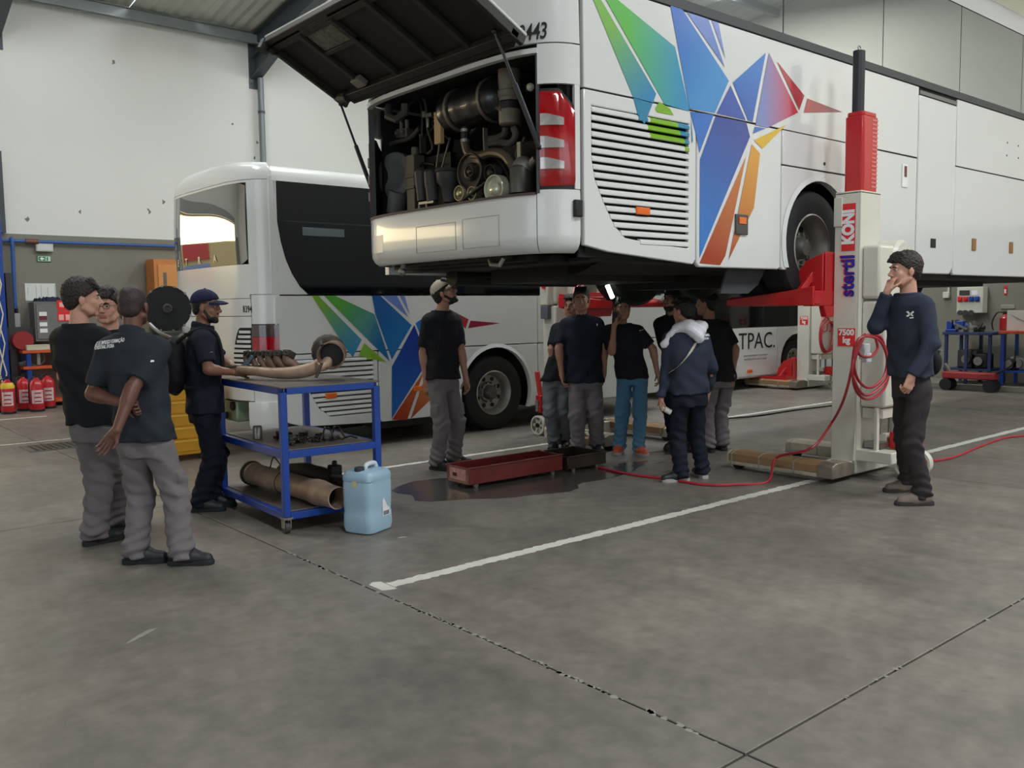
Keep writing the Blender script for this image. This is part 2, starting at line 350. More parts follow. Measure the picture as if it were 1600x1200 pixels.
# gate: jambs and folded lattice grille at the gate's edge, outside ground
MB().box((XL-12, YF+.3, -.1), (14, YF+26, -.02)).build('floor_outside', M('outside_paving', (170, 165, 155), .8), None, kind='structure')
MB().box((-20, YF+13, 0), (12, YF+13.5, 7)).build('wall_outside', M('sunny_render', (236, 206, 140), .8), None, kind='structure')
fr = empty('trim_1', (G1, YF, 0), kind='structure')
m = MB(); m.box((G1-.12, YF-.12, 0), (G1, YF+.2, GZ)); m.box((G0, YF-.12, 0), (G0+.12, YF+.2, GZ)); m.box((G0, YF-.12, GZ), (G1, YF+.2, GZ+.3)); m.build('gate_frame', M('gate_grey', (150, 152, 150), .5), fr)
# ================================================================ coaches
GLASS = bpy.data.materials.new('dark_coach_glass'); GLASS.use_nodes = True
_b = GLASS.node_tree.nodes['Principled BSDF']; _b.inputs['Base Color'].default_value = (.42, .45, .47, 1); _b.inputs['Metallic'].default_value = .72; _b.inputs['Roughness'].default_value = .02
_b.inputs['IOR'].default_value = 1.6; _b.inputs['Coat Weight'].default_value = .3
GLASS2 = M('black_tinted_glass', (7, 9, 14), .08, 0, .3, 1.2, spec=.35)
MIRR = M('reflective_rear_glass', (176, 176, 172), .03, .88, .01, 1)
GAP = M('panel_gap', (16, 16, 17), .8)
STRIP = M('dark_grey_rubber_strip', (66, 67, 70), .55)
LRED = M('red_lamp_lens', (158, 8, 20), .12, 0, .2, 14, .1, 25, coat=.8)
LSIL = M('silver_lamp_band', (190, 186, 184), .15, .6, .15, 30, coat=.6)
LORG = M('orange_lamp_lens', (232, 104, 22), .2, 0, .05, 10, coat=.5)
def plan(x0, y0, wdt, dx=.40, n=5., e=.45):
    """outline of a coach tail in plan: t=-1 near side .. 1 far side"""
    def f(t):
        q = math.sin(t*math.pi/2); Yn = math.copysign(abs(q)**.8, q); Yn = max(-1, min(1, Yn))
        return (x0+dx - dx*(1-abs(Yn)**n)**e, y0+wdt/2+Yn*wdt/2)
    return f
def strip(P, t0, t1, z0, z1, name, mat, parent, n=20, th=.03, off=0., prof=None, smooth=True, **kw):
    """bent plate that follows plan P from t0 to t1; z0/z1 numbers or functions of t; prof = [(fraction of height, inward offset)]"""
    fz0 = z0 if callable(z0) else (lambda t: z0); fz1 = z1 if callable(z1) else (lambda t: z1)
    prof = prof or [(0, 0), (1, 0)]; vs = []; fs = []
    for lay in (0, th):
        for i in range(n+1):
            t = t0+(t1-t0)*i/n; a = Vector(P(t-.004)); b = Vector(P(t+.004)); d = (b-a); nn = Vector((-d.y, d.x)); nn.normalize(); p = Vector(P(t))
            for fr_, o_ in prof:
                q = p + nn*(off-(o_+lay)); vs.append((q.x, q.y, fz0(t)+(fz1(t)-fz0(t))*fr_))
    k = len(prof); N = (n+1)*k
    for i in range(n):
        for j in range(k-1):
            a = i*k+j; fs.append((a, a+k, a+k+1, a+1)); a += N; fs.append((a, a+1, a+k+1, a+k))
    for i in range(n):
        a = i*k; fs.append((a, a+N, a+k+N, a+k)); a = i*k+k-1; fs.append((a, a+k, a+k+N, a+N))
    for j in range(k-1):
        a = j; fs.append((a, a+1, a+1+N, a+N)); a = n*k+j; fs.append((a, a+N, a+1+N, a+1))
    return MB().add(vs, fs).build(name, mat, parent, smooth=smooth, **kw)
def wheel(cx, y, cz, r, parent, side=-1, name='wheel', rimc=ALU, deep=.17, nuts=10):
    """dished coach wheel whose outer side faces y*side"""
    ax = (0, side, 0); o = (cx, y, cz)
    rr = r*.575
    m = MB(); m.lathe(o, ax, [(-.28, rr), (-.28, r*.93), (-.24, r), (-.03, r), (0, r*.965), (.012, r*.90), (.016, r*.80), (.008, r*.70), (-.005, rr*1.03), (-.05, rr)], 48, caps=False)
    for k in range(48):
        a = 2*math.pi*k/48; m.cbox((cx+math.cos(a)*r, y-side*.06, cz+math.sin(a)*r), (.012, .05, .03), ry=-a)
    t = m.build(name, RUBBER, parent, smooth=True)
    MB().lathe(o, ax, [(-.03, rr), (0.0, rr*1.04), (.006, rr*1.0), (-.02, rr*.93), (-deep*.6, rr*.86), (-deep, rr*.80), (-deep-.01, rr*.5), (-deep+.02, rr*.42), (-deep+.02, .001)], 40, caps=False).build('rim', rimc, t, smooth=True)
    MB().lathe((cx, y, cz), ax, [(-deep, rr*.36), (-deep+.07, rr*.34), (-deep+.10, rr*.26), (-deep+.11, rr*.24), (-deep+.11, .001)], 24).build('hub', M('hub_grey', (92, 90, 86), .5, .4), t, smooth=True)
    for k in range(8):
        hm = MB(); a = 2*math.pi*(k+.5)/8; hm.cyl((cx+math.cos(a)*rr*.66, y-side*(deep+.004), cz+math.sin(a)*rr*.66), (cx+math.cos(a)*rr*.66, y-side*(deep-.006), cz+math.sin(a)*rr*.66), rr*.10, 12); hm.build('hand_hole', BLACK, t)
    for k in range(nuts):
        a = 2*math.pi*k/nuts; c = (cx+math.cos(a)*rr*.46, cz+math.sin(a)*rr*.46)
        MB().cyl((c[0], y-side*(deep-.015), c[1]), (c[0], y-side*(deep-.05), c[1]), .016, 6).build('wheel_nut', STEEL, t)
    return t
def decal(pts, Y, mat, parent, f=None, off=.004):
    """flat livery colour on the side plane; pts in photograph pixels via f, unprojected on the plane y=Y"""
    P = [ony(*(f(p) if f else p), Y) for p in pts]
    vs = [(q.x, Y-off, q.z) for q in P]; return MB().add(vs, [tuple(range(len(vs)))]).build('livery_shape', mat, parent)
def louvres(Y, zt, zb, n, xl, xr, parent, mats, pick, th=.03, seg=40, name='louvre_slat'):
    dz = (zt-zb)/n
    for i in range(n):
        z = zt-dz*(i+.5); a = xl(z); b = xr(z) if callable(xr) else xr; vs = []; fs = []; mi = []
        pr = [(Y+.028, dz*.46), (Y+.006, dz*.36), (Y-.006, dz*.08), (Y-.006, -dz*.24), (Y+.004, -dz*.32), (Y+.03, -dz*.10)]
        for s_ in range(seg+1):
            x = a+(b-a)*s_/seg; vs += [(x, p_[0], z+p_[1]) for p_ in pr]
        for s_ in range(seg):
            for j in range(6):
                k = (j+1) % 6; fs.append((s_*6+j, s_*6+k, (s_+1)*6+k, (s_+1)*6+j)); mi.append(pick(a+(b-a)*(s_+.5)/seg, z))
        fs += [tuple(range(6)), tuple(seg*6+5-j for j in range(6))]; mi += [0, 0]
        m = MB(); m.v = vs; m.f = fs; m.m = mi; m.build(name, mats, parent, smooth=False)
def inpoly(x, z, P):
    c = False
    for i in range(len(P)):
        (x1, z1), (x2, z2) = P[i-1], P[i]
        if (z1 > z) != (z2 > z) and x < (x2-x1)*(z-z1)/(z2-z1)+x1: c = not c
    return c
# ---------------------------------------------------------------- coach 1, on the lifts
Y1 = 4.55; B1 = empty('coach_bus', (4.2, 5.83, 1.9), label='big white coach raised on column lifts with its engine cover open', cat='bus')
P1 = plan(4.15, Y1, 2.56)
g = .005
def rect(x0, x1, z0, z1): return [(x0+g, z0+g), (x1-g, z0+g), (x1-g, z1-g), (x0+g, z1-g)]
holed(rect(4.545, 9.57, 3.14, 3.88), [], Y1, Y1+.04, 'body_panel', WHITE, B1)
gr_out = [(4.552, 3.133), (5.813, 3.133), (5.813, 1.97), (5.78, 1.93), (4.80, 2.00), (4.552, 2.04)]
gr_in = [(4.63, 3.03), (5.725, 3.03), (5.725, 2.055), (5.3, 2.075), (4.98, 2.11), (4.86, 2.20), (4.75, 2.36), (4.66, 2.52), (4.63, 2.66)]
holed(gr_out, [gr_in], Y1, Y1+.04, 'grille_panel', WHITE, B1, bev=.008)
holed([(5.827, 3.133), (7.013, 3.133), (7.013, 1.93), (6.98, 1.91), (5.86, 1.91), (5.827, 1.94)], [], Y1, Y1+.04, 'body_panel', WHITE, B1, bev=.01)
holed(rect(7.02, 8.30, 2.835, 3.14), [], Y1, Y1+.04, 'service_flap', WHITE, B1)
WC = 7.64
arch1 = [(WC-.50, 1.92)]+arc(WC, 2.17, .565, 205, -25, 22)+[(WC+.50, 1.92)]
holed([(7.027, 2.828), (8.293, 2.828), (8.293, 1.91), (WC+.53, 1.91)]+arc(WC, 2.17, .565, -25, 205, 22)+[(WC-.53, 1.91), (7.05, 1.91), (7.027, 1.93)], [], Y1, Y1+.04, 'wheel_arch_panel', WHITE, B1, bev=.01)
lip = MB(); pa = arc(WC, 2.17, .565, 205, -25, 26); po = arc(WC, 2.17, .612, 203, -23, 26); vs = [(p_[0], Y1-.018, p_[1]) for p_ in pa]+[(p_[0], Y1-.004, p_[1]) for p_ in po]+[(p_[0], Y1+.05, p_[1]) for p_ in pa]
lip.add(vs, [(i, i+1, 28+i, 27+i) for i in range(26)]+[(i, i+1, 55+i, 54+i) for i in range(26)]); lip.build('arch_lip', WHITE, B1, smooth=True)
holed([(8.307, 3.133), (9.563, 3.133), (9.563, 1.93), (9.54, 1.91), (8.33, 1.91), (8.307, 1.93)], [], Y1, Y1+.04, 'body_panel', WHITE, B1, bev=.01)
holed([(9.583, 3.80), (10.475, 3.80), (10.475, 1.99), (10.40, 1.915), (9.66, 1.915), (9.583, 1.99)], [], Y1-.004, Y1+.04, 'side_door', WHITE, B1, bev=.012)
MB().box((9.59, Y1+.0, 3.81), (10.47, Y1+.03, 3.85)).build('door_rail', M('door_rail', (120, 120, 118), .4, .5), B1)
holed(rect(10.49, 15.9, 3.14, 3.88), [], Y1, Y1+.04, 'body_panel', WHITE, B1)
holed([(10.497, 3.133), (12.9, 3.133), (12.9, 1.93), (12.88, 1.91), (10.52, 1.91), (10.497, 1.93)], [], Y1, Y1+.04, 'luggage_flap', WHITE, B1, bev=.01)
FC = 14.2
holed([(12.914, 3.133), (15.9, 3.133), (15.9, 1.91), (FC+.53, 1.91)]+arc(FC, 2.17, .565, -25, 205, 18)+[(FC-.53, 1.91), (12.914, 1.91)], [], Y1, Y1+.04, 'wheel_arch_panel', WHITE, B1, bev=.01)
# window band
m = MB(); m.box((5.25, Y1-.006, 3.885), (15.95, Y1+.03, 3.962)); m.build('belt_strip', STRIP, B1, bev=.004)
MB().box((4.46, Y1+.001, 3.885), (5.24, Y1+.04, 4.92)).build('body_panel', WHITE, B1)
wx = [5.26, 7.02, 8.78, 10.54, 12.30, 14.06, 15.9]
for i in range(6):
    MB().box((wx[i]+.008, Y1+.004, 3.965), (wx[i+1]-.008, Y1+.012, 4.90)).build('side_window', GLASS, B1)
MB().box((4.6, Y1+.016, 3.1), (15.9, Y1+.05, 4.95)).build('window_pillar', GAP, B1)
P1z = 4.905
m = MB(); n = 10; prof_ = [(Y1-.004, P1z)]+[(Y1+.22-.22*math.cos(R(9*k)), P1z+.12+.22*math.sin(R(9*k))) for k in range(11)]
pts = prof_+[(2*(Y1+1.28)-a, b) for a, b in reversed(prof_)]; vs = []; fs = []
for x in (4.5, 15.9): vs += [(x, a, b) for a, b in pts]
k = len(pts); fs = [(i, i+1, k+i+1, k+i) for i in range(k-1)]+[tuple(range(k)), tuple(range(2*k-1, k-1, -1))]
m.add(vs, fs); m.build('roof', WHITE, B1, smooth=True)
# far side, front, floor pan
m = MB(); m.box((4.5, Y1+2.50, 1.92), (15.9, Y1+2.56, 4.92)); m.box((15.86, Y1+.05, 1.92), (16.0, Y1+2.5, 4.92)); m.build('far_side_panel', WHITE, B1)
holed([(4.55, 1.96), (7.06, 1.96), (7.06, 2.7), (4.55, 2.7)], [], Y1+.06, Y1+.08, 'inner_skirt', GAP, B1, bev=0)
m = MB(); m.box((4.72, Y1+.12, 1.94), (7.04, Y1+2.45, 1.97)); m.box((8.3, Y1+.1, 1.86), (13.5, Y1+2.45, 1.96)); m.box((7.0, Y1+.75, 1.95), (8.35, Y1+1.8, 2.0)); m.box((7.0, Y1+.42, 2.75), (8.4, Y1+2.4, 2.8)); m.box((7.04, Y1+.06, 1.9), (7.07, Y1+.9, 2.8)); m.box((8.26, Y1+.06, 1.9), (8.3, Y1+.9, 2.8)); m.box((13.5, Y1+.4, 2.7), (15.8, Y1+2.4, 2.8))
m.build('floor_pan', GREASE, B1)
ub = MB(); q = random.Random(21)
ub.box((5.15, 5.35, 1.82), (6.55, 6.35, 1.95)); ub.box((6.7, 5.2, 1.76), (7.35, 6.1, 1.9)); ub.cyl((5.0, 6.75, 1.90), (6.6, 6.75, 1.90), .09, 18); ub.cyl((7.5, 4.8, 1.96), (7.5, 6.9, 1.96), .10, 14); ub.sphere((7.5, 5.8, 1.92), .24)
ub.box((8.6, 4.8, 1.78), (9.8, 6.9, 1.9)); ub.box((10.3, 4.9, 1.80), (12.2, 6.8, 1.9)); ub.box((4.55, 4.9, 1.93), (4.75, 6.9, 1.99))
for k in range(16): a = q.uniform(4.9, 9); b = q.uniform(4.8, 6.9); ub.tube([(a, b, 1.9), (a+q.uniform(-.3, .6), b+q.uniform(-.2, .2), 1.88), (a+q.uniform(.3, 1.2), b+q.uniform(-.3, .3), 1.9)], q.uniform(.012, .03), 6)
ub.tube([(4.32, 5.1, 1.99), (4.32, 6.5, 1.99)], .03, 8); ub.box((4.4, 5.0, 1.95), (4.6, 6.8, 1.99)); ub.build('underbody', M('underbody_black', (22, 21, 20), .6, .2, .3, 8, .5), B1, smooth=True)
MB().add([(4.9, 4.62, 1.98), (7.0, 4.62, 1.93), (7.0, 5.2, 1.88), (5.1, 5.2, 1.86)], [(0, 1, 2, 3)]).build('splash_tray', GREASE, B1)
p = ony(1160, 462, 4.75); q2 = ony(1222, 424, 4.75)
MB().prism([(6.45, 1.93), (7.02, 1.93), (6.9, 1.78), (6.75, 1.70), (6.35, 1.70)], 'y', 4.70, 4.72).build('mud_flap', M('mud_flap', (62, 64, 66), .7, 0, .1, 5), B1)
MB().tube([(4.28, 6.45, 2.0), (4.25, 6.45, 1.93)], .022, 10).sphere((4.25, 6.45, 1.92), .035).build('tow_ball', STEEL, B1, smooth=True)
MB().tube([(4.32, 5.35, 2.0), (4.30, 5.30, 1.93), (4.30, 5.2, 1.92), (4.32, 5.15, 2.0)], .018, 8).build('tow_hook', STEEL, B1, smooth=True)
w1 = wheel(WC, Y1+.06, 2.13, .525, B1); wheel(WC, Y1+.40, 2.13, .525, B1); wheel(WC, Y1+2.5, 2.13, .525, B1, side=1); wheel(FC, Y1+.08, 2.15, .5, B1); wheel(FC, Y1+2.5, 2.15, .5, B1, side=1)
# rear: bumper, corners, lamps, gaskets
bprof = [(0, .07), (.06, .03), (.16, .006), (.3, 0), (.9, 0), (1, .004)]
tb = .625; te = .97
strip(P1, -tb, tb, 1.985, 2.395, 'bumper', WHITE, B1, n=30, prof=bprof)
strip(P1, -te, -tb-.006, 1.985, 2.425, 'bumper_corner', WHITE, B1, n=18, prof=bprof)
strip(P1, tb+.006, te, 1.985, 2.425, 'bumper_corner', WHITE, B1, n=18, prof=bprof)
def lampz(s, lo): return (lambda t: (2.45 if lo else 3.10) + (0 if lo else -.30*max(0, (abs(t)-.80))*3.2) + (.0 if not lo else .10*max(0, abs(t)-.84)))
for s in (-1, 1):
    a, b = s*.652, s*.925
    strip(P1, min(a, b), max(a, b), 2.43, (lambda t: 3.12-max(0, abs(t)-.80)*.9), 'lamp_housing', BLACK, B1, n=14, off=-.012)
    tl = strip(P1, min(a, b), max(a, b), lampz(s, True), lampz(s, False), 'tail_light', LRED, B1, n=16, off=.004, prof=[(0, .012), (.05, 0), (.95, 0), (1, .012)])
    for z in (2.60, 2.745, 2.90):
        a2, b2 = s*.66, s*.83
        strip(P1, min(a2, b2), max(a2, b2), z-.035, (lambda t, z=z, s=s: z+.045-.03*max(0, (abs(t)-.70)/.13)), 'lens_band', LSIL, tl, n=8, off=.016, th=.012)
    a, b = s*.925, s*.97
    strip(P1, min(a, b), max(a, b), 2.43, 3.42, 'corner_panel', WHITE, B1, n=6)
    a, b = s*.64, s*.97
    zt = lambda t: (3.42)
    strip(P1, min(a, b), max(a, b), 3.15, 3.42, 'corner_panel', WHITE, B1, n=14, off=.002)
    strip(P1, min(a, b), max(a, b), 3.43, 4.95, 'corner_panel', WHITE, B1, n=14, prof=[(0, 0), (.8, .03), (1, .10)])
    strip(P1, min(s*.628, s*.65), max(s*.628, s*.65), 2.40, 3.36, 'opening_gasket', M('grey_gasket', (74, 74, 76), .5, .2), B1, n=3, th=.05)
strip(P1, -.64, .64, 3.43, 4.95, 'rear_panel', WHITE, B1, n=24, prof=[(0, 0), (.8, .03), (1, .10)])
strip(P1, -.64, .64, 3.36, 3.395, 'opening_rail', WHITE, B1, n=24, th=.05, off=.01)
strip(P1, -.62, .62, 2.392, 2.41, 'sill_seal', M('brown_seal', (84, 66, 62), .6), B1, n=24, th=.06, off=.006)
sm = M('bumper_seam', (150, 148, 146), .5)
for a, b, c, d in ((-.10, .08, 2.05, 2.26), (-.37, -.14, 2.05, 2.27)): 
    for z_ in (c, d): strip(P1, a, b, z_, z_+.004, 'bumper_seam', sm, B1, n=6, off=.001, th=.004)
    for t_ in (a, b): strip(P1, t_, t_+.003, c, d, 'bumper_seam', sm, B1, n=1, off=.001, th=.004)
strip(P1, .36, .52, 2.09, 2.24, 'plate_recess', M('faint_grey_outline', (204, 203, 200), .3), B1, n=5, off=.0012, th=.003)
# fleet number
p = ony(828, 68, 4.6)
def on_plan(P, t, z, off=.004):
    a = Vector(P(t-.004)); b = Vector(P(t+.004)); d = (b-a).normalized(); nn = Vector((-d.y, d.x)); c = Vector(P(t))+nn*off
    xa = Vector((-d.x, -d.y, 0)); za = Vector((nn.x, nn.y, 0)); T = Matrix((xa, Vector((0, 0, 1)), za)).transposed().to_4x4(); return Vector((c.x, c.y, z)), T
INK = M('black_lettering', (22, 22, 24), .5)
for i, ch in enumerate('8443'):
    c_, T_ = on_plan(P1, -.535-.050*i, 3.50, .008); text(ch, .155, c_, T_, INK, B1, 'fleet_number', sx=.72, shear=.15, bold=.002)
# grille
MB().box((4.60, Y1+.045, 2.0), (5.76, Y1+.06, 3.06)).build('grille_backing', GAP, B1)
GP = lambda p: (880+p[0]*.3665, p[1]*.3665)
def loc2(pts, Y=Y1): return [(ony(*GP(p), Y).x, ony(*GP(p), Y).z) for p in pts]
gM = [WHITE, M('livery_lime', (128, 178, 40), .25, coat=.4), M('livery_blue_edge', (44, 132, 170), .25, coat=.4)]
Lgreen = loc2([(408, 432), (358, 545), (380, 590), (535, 640), (480, 520)]); Lblue = loc2([(470, 480), (545, 465), (556, 640), (505, 600)]); Ltip = loc2([(300, 420), (395, 402), (345, 535), (320, 500)])
def pick(x, z): return 1 if inpoly(x, z, Lgreen) else 2 if (inpoly(x, z, Lblue) or inpoly(x, z, Ltip)) else 0
def xl1(z): return float(np.interp(z, [2.075, 2.11, 2.20, 2.36, 2.52, 2.66], [5.20, 4.975, 4.855, 4.745, 4.658, 4.628]))
louvres(Y1, 3.03, 2.055, 17, xl1, 5.722, B1, gM, pick)
p = ony(1003, 330, Y1); MB().box((p.x-.075, Y1-.02, p.z-.028), (p.x+.075, Y1, p.z+.028)).build('side_reflector', LORG, B1, bev=.006)
p = ony(1157, 351, Y1); mk = MB().box((p.x-.085, Y1-.02, p.z-.085), (p.x+.085, Y1, p.z+.085)).build('side_marker', M('marker_grey', (78, 76, 70), .5), B1, bev=.006); MB().box((p.x-.05, Y1-.026, p.z+.005), (p.x+.05, Y1-.02, p.z+.06)).build('lens', LORG, mk)
for a, b in ((1521, 382), (1579, 387)):
    p = ony(a, b, Y1); MB().box((p.x-.05, Y1-.015, p.z-.07), (p.x+.05, Y1, p.z+.07)).build('side_marker', M('brown_marker', (150, 104, 60), .4), B1, bev=.006)
p = ony(1457, 380, Y1); MB().box((p.x-.06, Y1-.012, p.z-.05), (p.x+.06, Y1-.004, p.z+.05)).build('door_catch', BLACK, B1, bev=.004)
p = ony(1413, 275, Y1); MB().box((p.x-.06, Y1-.010, p.z-.12), (p.x+.06, Y1, p.z+.12)).build('filler_plate', M('filler_white', (240, 240, 238), .3), B1, bev=.006); MB().box((p.x-.02, Y1-.014, p.z-.01), (p.x+.03, Y1-.010, p.z+.10)).build('filler_slot', M('filler_red', (120, 40, 44), .4), B1)
p = ony(1288, 256, Y1); MB().cyl((p.x, Y1-.006, p.z), (p.x, Y1, p.z), .016, 10).build('flap_lock', BLACK, B1)
for a, b in ((1574, 223), (1591, 228), (1573, 243), (1591, 247)): p = ony(a, b, Y1); MB().cyl((p.x, Y1-.003, p.z), (p.x, Y1, p.z), .012, 8).build('rivet', GAP, B1)
p = ony(901, 326, 4.56); MB().box((p.x-.04, Y1-.025, p.z-.06), (p.x+.03, Y1+.01, p.z+.06)).build('corner_bumper_stop', BLACK, B1, bev=.008)
# raised rib along the side
# livery
def g2(n, a, b, p, q_): p = ony(*GP(p), Y1); q_ = ony(*GP(q_), Y1); o = Vector((4.2, 5.83, 1.9)); return MG(n, a, b, (p.x-4.2, 0, p.z-1.9), (q_.x-4.2, 0, q_.z-1.9))
def dc(pts, mat): return decal(pts, Y1, mat, B1, GP)
dc([(408, 434), (392, 462), (398, 478), (470, 492), (452, 462)], gM[1]); dc([(105, -55), (128, -55), (395, 400), (382, 438), (298, 415)], g2('livery_green_teal', '#7ab648', '#2f86b8', (170, 150), (350, 440)))
dc([(298, 417), (380, 441), (345, 530), (318, 490)], M('livery_blue_edge', 0))
dc([(150, -55), (205, -22), (475, 200), (535, 462), (535, 475), (432, 445)], g2('livery_green_blue', '#5cb848', '#2b8fc4', (270, 240), (520, 330)))
dc([(542, 480), (552, 600), (547, 612)], M('livery_blue_edge', 0))
dc([(455, 20), (508, 42), (705, 345), (645, 482), (537, 462), (487, 195)], g2('livery_mid_blue', '#2a66c0', '#3c8fcf', (480, 60), (640, 330)))
dc([(540, 476), (640, 490), (580, 652), (562, 560)], M('livery_blue2', (46, 112, 196), .25, coat=.4))
dc([(525, 52), (618, 82), (688, 288)], M('livery_lavender', (104, 130, 200), .25, coat=.4))
dc([(632, 88), (660, 97), (690, 250)], M('livery_lavender2', (120, 138, 204), .25, coat=.4))
dc([(722, 352), (862, 226), (806, 520), (786, 512)], g2('livery_blue3', '#2378cc', '#1f56b4', (800, 260), (780, 510)))
dc([(712, 365), (777, 512), (652, 484)], g2('livery_royal', '#2a52ae', '#2a52ae', (712, 365), (720, 520)))
dc([(648, 496), (779, 522), (795, 583), (580, 1100), (582, 680)], g2('livery_royal2', '#24449e', '#2a78c8', (730, 560), (590, 1000)))
dc([(876, 226), (1000, 480), (870, 545), (818, 534)], g2('livery_blue_red', '#7886c0', '#cc2c3c', (850, 420), (985, 440)))
dc([(816, 540), (862, 548), (808, 570)], M('livery_blue4', (60, 110, 190), .25, coat=.4))
dc([(910, 262), (1027, 408), (1005, 470)], g2('livery_red', '#c03040', '#a82838', (920, 280), (1010, 460)))
dc([(1040, 420), (1190, 478), (1025, 480)], g2('livery_maroon', '#b02c3c', '#7c2450', (1040, 450), (1180, 478)))
dc([(950, 532), (812, 598), (848, 635)], M('livery_yellow', (222, 178, 40), .25, coat=.4))
dc([(803, 615), (838, 655), (812, 885), (703, 1110)], g2('livery_orange', '#dc9c34', '#b4502c', (810, 640), (715, 1090)))
dc([(778, 668), (690, 1090), (668, 1130), (580, 1122)], g2('livery_brown', '#c87838', '#a43c20', (775, 700), (620, 1100)))
# ---------------------------------------------------------------- engine bay
def E(px, py, X=4.55): return onx(px, py, X)
m = MB(); m.box((5.3, 4.62, 2.0), (5.34, 7.05, 3.5)); m.box((4.42, 4.66, 2.3), (5.3, 4.68, 3.38)); m.box((4.42, 6.97, 2.3), (5.3, 7.0, 3.38)); m.box((4.28, 4.72, 3.40), (5.3, 6.95, 3.42)); m.box((4.24, 4.76, 2.36), (5.3, 6.90, 2.385))
m.build('engine_bay', M('engine_bay_black', (20, 20, 21), .7, 0, .3, 6, .4), B1)
ecs = M('ribbed_tank_black', (24, 25, 28), .3, 0, .25, 10, .3, 14, coat=.3)
# expansion tank lying across, ribbed, two straps
a, b = E(702, 178, 4.5), E(792, 150, 4.5)
tk = MB(); n = 13; prof_ = []
L_ = (a-b).length
for i in range(n): t = i/(n-1); r_ = .165*(.80 if i in (0, n-1) else 1)*(1 if i % 3 else .95); prof_.append((t*L_, r_))
tk.lathe(b, a-b, [(0, .10)]+[(t+.02, r_) for t, r_ in prof_]+[(L_+.05, .10)], 20); et = tk.build('expansion_tank', ecs, B1, smooth=True)
dv = (a-b).normalized()
for f_ in (.16, .74):
    c = b+dv*(L_*f_+.02); mm = MB(); mm.lathe(c, dv, [(0, .16), (0, .176), (.03, .176), (.03, .16)], 20); mm.build('strap', M('strap_steel', (120, 114, 104), .5, .6), et, smooth=True)
c = E(686, 200, 4.4); MB().cbox((c.x, c.y, c.z), (.04, .09, .26)).build('cardboard_shim', M('tan_plate', (198, 164, 122), .7), B1, bev=.004)
def hose(pts, r, name='hose', mat=None, X=4.5, n=10): 
    P = [E(*q_[:2], q_[2] if len(q_) > 2 else X) for q_ in pts]
    # smooth the path
    out = []
    for i in range(len(P)-1):
        p0 = P[max(i-1, 0)]; p1 = P[i]; p2 = P[i+1]; p3 = P[min(i+2, len(P)-1)]
        for k in range(4): t = k/4; out.append(.5*((2*p1)+(p2-p0)*t+(2*p0-5*p1+4*p2-p3)*t*t+(-p0+3*p1-3*p2+p3)*t**3))
    out.append(P[-1]); return MB().tube(out, r, n).build(name, mat or BLACK, B1, smooth=True)
brz = M('dusty_bronze_pipe', (104, 92, 78), .45, .5, .15, 14)
hose([(727, 202), (727, 220)], .035, 'hose'); hose([(727, 222), (733, 240), (752, 243), (770, 238), (790, 244), (806, 268)], .038, 'coolant_pipe', brz)
for py in (204, 220): q_ = E(727, py, 4.5); MB().cyl(q_-Vector((0, 0, .012)), q_+Vector((0, 0, .012)), .041, 14).build('hose_clamp', STEEL, B1)
q_ = E(758, 200, 4.42); q3 = E(759, 236, 4.42); MB().bar(q_, q3, .04, .012).build('bracket', M('strap_steel', 0), B1)
a = E(799, 150, 4.5); b = E(797, 172, 4.5)
f_ = MB(); f_.lathe(E(797, 196, 4.5), (0, 0, 1), [(0, .07), (.01, .085), (.20, .09), (.21, .098), (.25, .098), (.26, .088), (.44, .088), (.46, .07), (.46, .001)], 24); f_.build('fluid_reservoir', M('translucent_beige_plastic', (128, 120, 106), .45, 0, .12, 8), B1, smooth=True)
MB().lathe(E(797, 172, 4.5), (0, 0, 1), [(0, .094), (.02, .099), (.05, .099), (.06, .094)], 24).build('reservoir_band', BLACK, B1)
for pts in ([(790, 200), (788, 210), (775, 216), (765, 217)], [(803, 200), (806, 212), (797, 224), (780, 222), (766, 224)]): hose(pts, .028, 'hose', M('perished_hose', (66, 62, 56), .6))
# pulleys
def pulley(px, py, r, X=4.5, name='belt_pulley', c=GREASE, rimw=.03):
    o = E(px, py, X); ax = (-1, -.06, 0); m = MB(); m.lathe(o, ax, [(-.07, r*.9), (-.07, r), (0, r), (.004, r*.97), (.004, r*.90), (-.02, r*.84), (-.03, r*.5), (0, r*.44), (.01, r*.3), (.012, .001)], 32)
    return m.build(name, c, B1, smooth=True)
pulley(733, 268, .150, 4.45, c=M('worn_pulley', (78, 72, 64), .4, .6, .2, 15)); pulley(769, 263, .125, 4.62, c=M('worn_pulley', 0)); pulley(765, 270, .065, 4.40); 
pulley(717, 302, .062, 4.42, c=M('bright_worn', (190, 180, 150), .35, .7, .15, 20)); pulley(737, 302, .055, 4.42, c=M('bright_worn', 0)); pulley(733, 268, .05, 4.43, c=M('worn_pulley', 0))
cdm = MG('rainbow_disc', '#d6d2a8', '#c8a8c0', (0, -.9, .5), (0, -.75, .7), .12)
pulley(771, 295, .108, 4.36, 'bright_fan_disc', M('pale_polished_disc', (206, 206, 186), .18, .35, .10, 9))
hose([(700, 330, 4.42), (725, 312, 4.42), (760, 285, 4.42)], .016, 'drive_belt'); hose([(712, 324, 4.44), (745, 300, 4.44)], .016, 'drive_belt'); hose([(745, 240, 4.6), (780, 250, 4.6), (800, 280, 4.6)], .03, 'drive_belt')
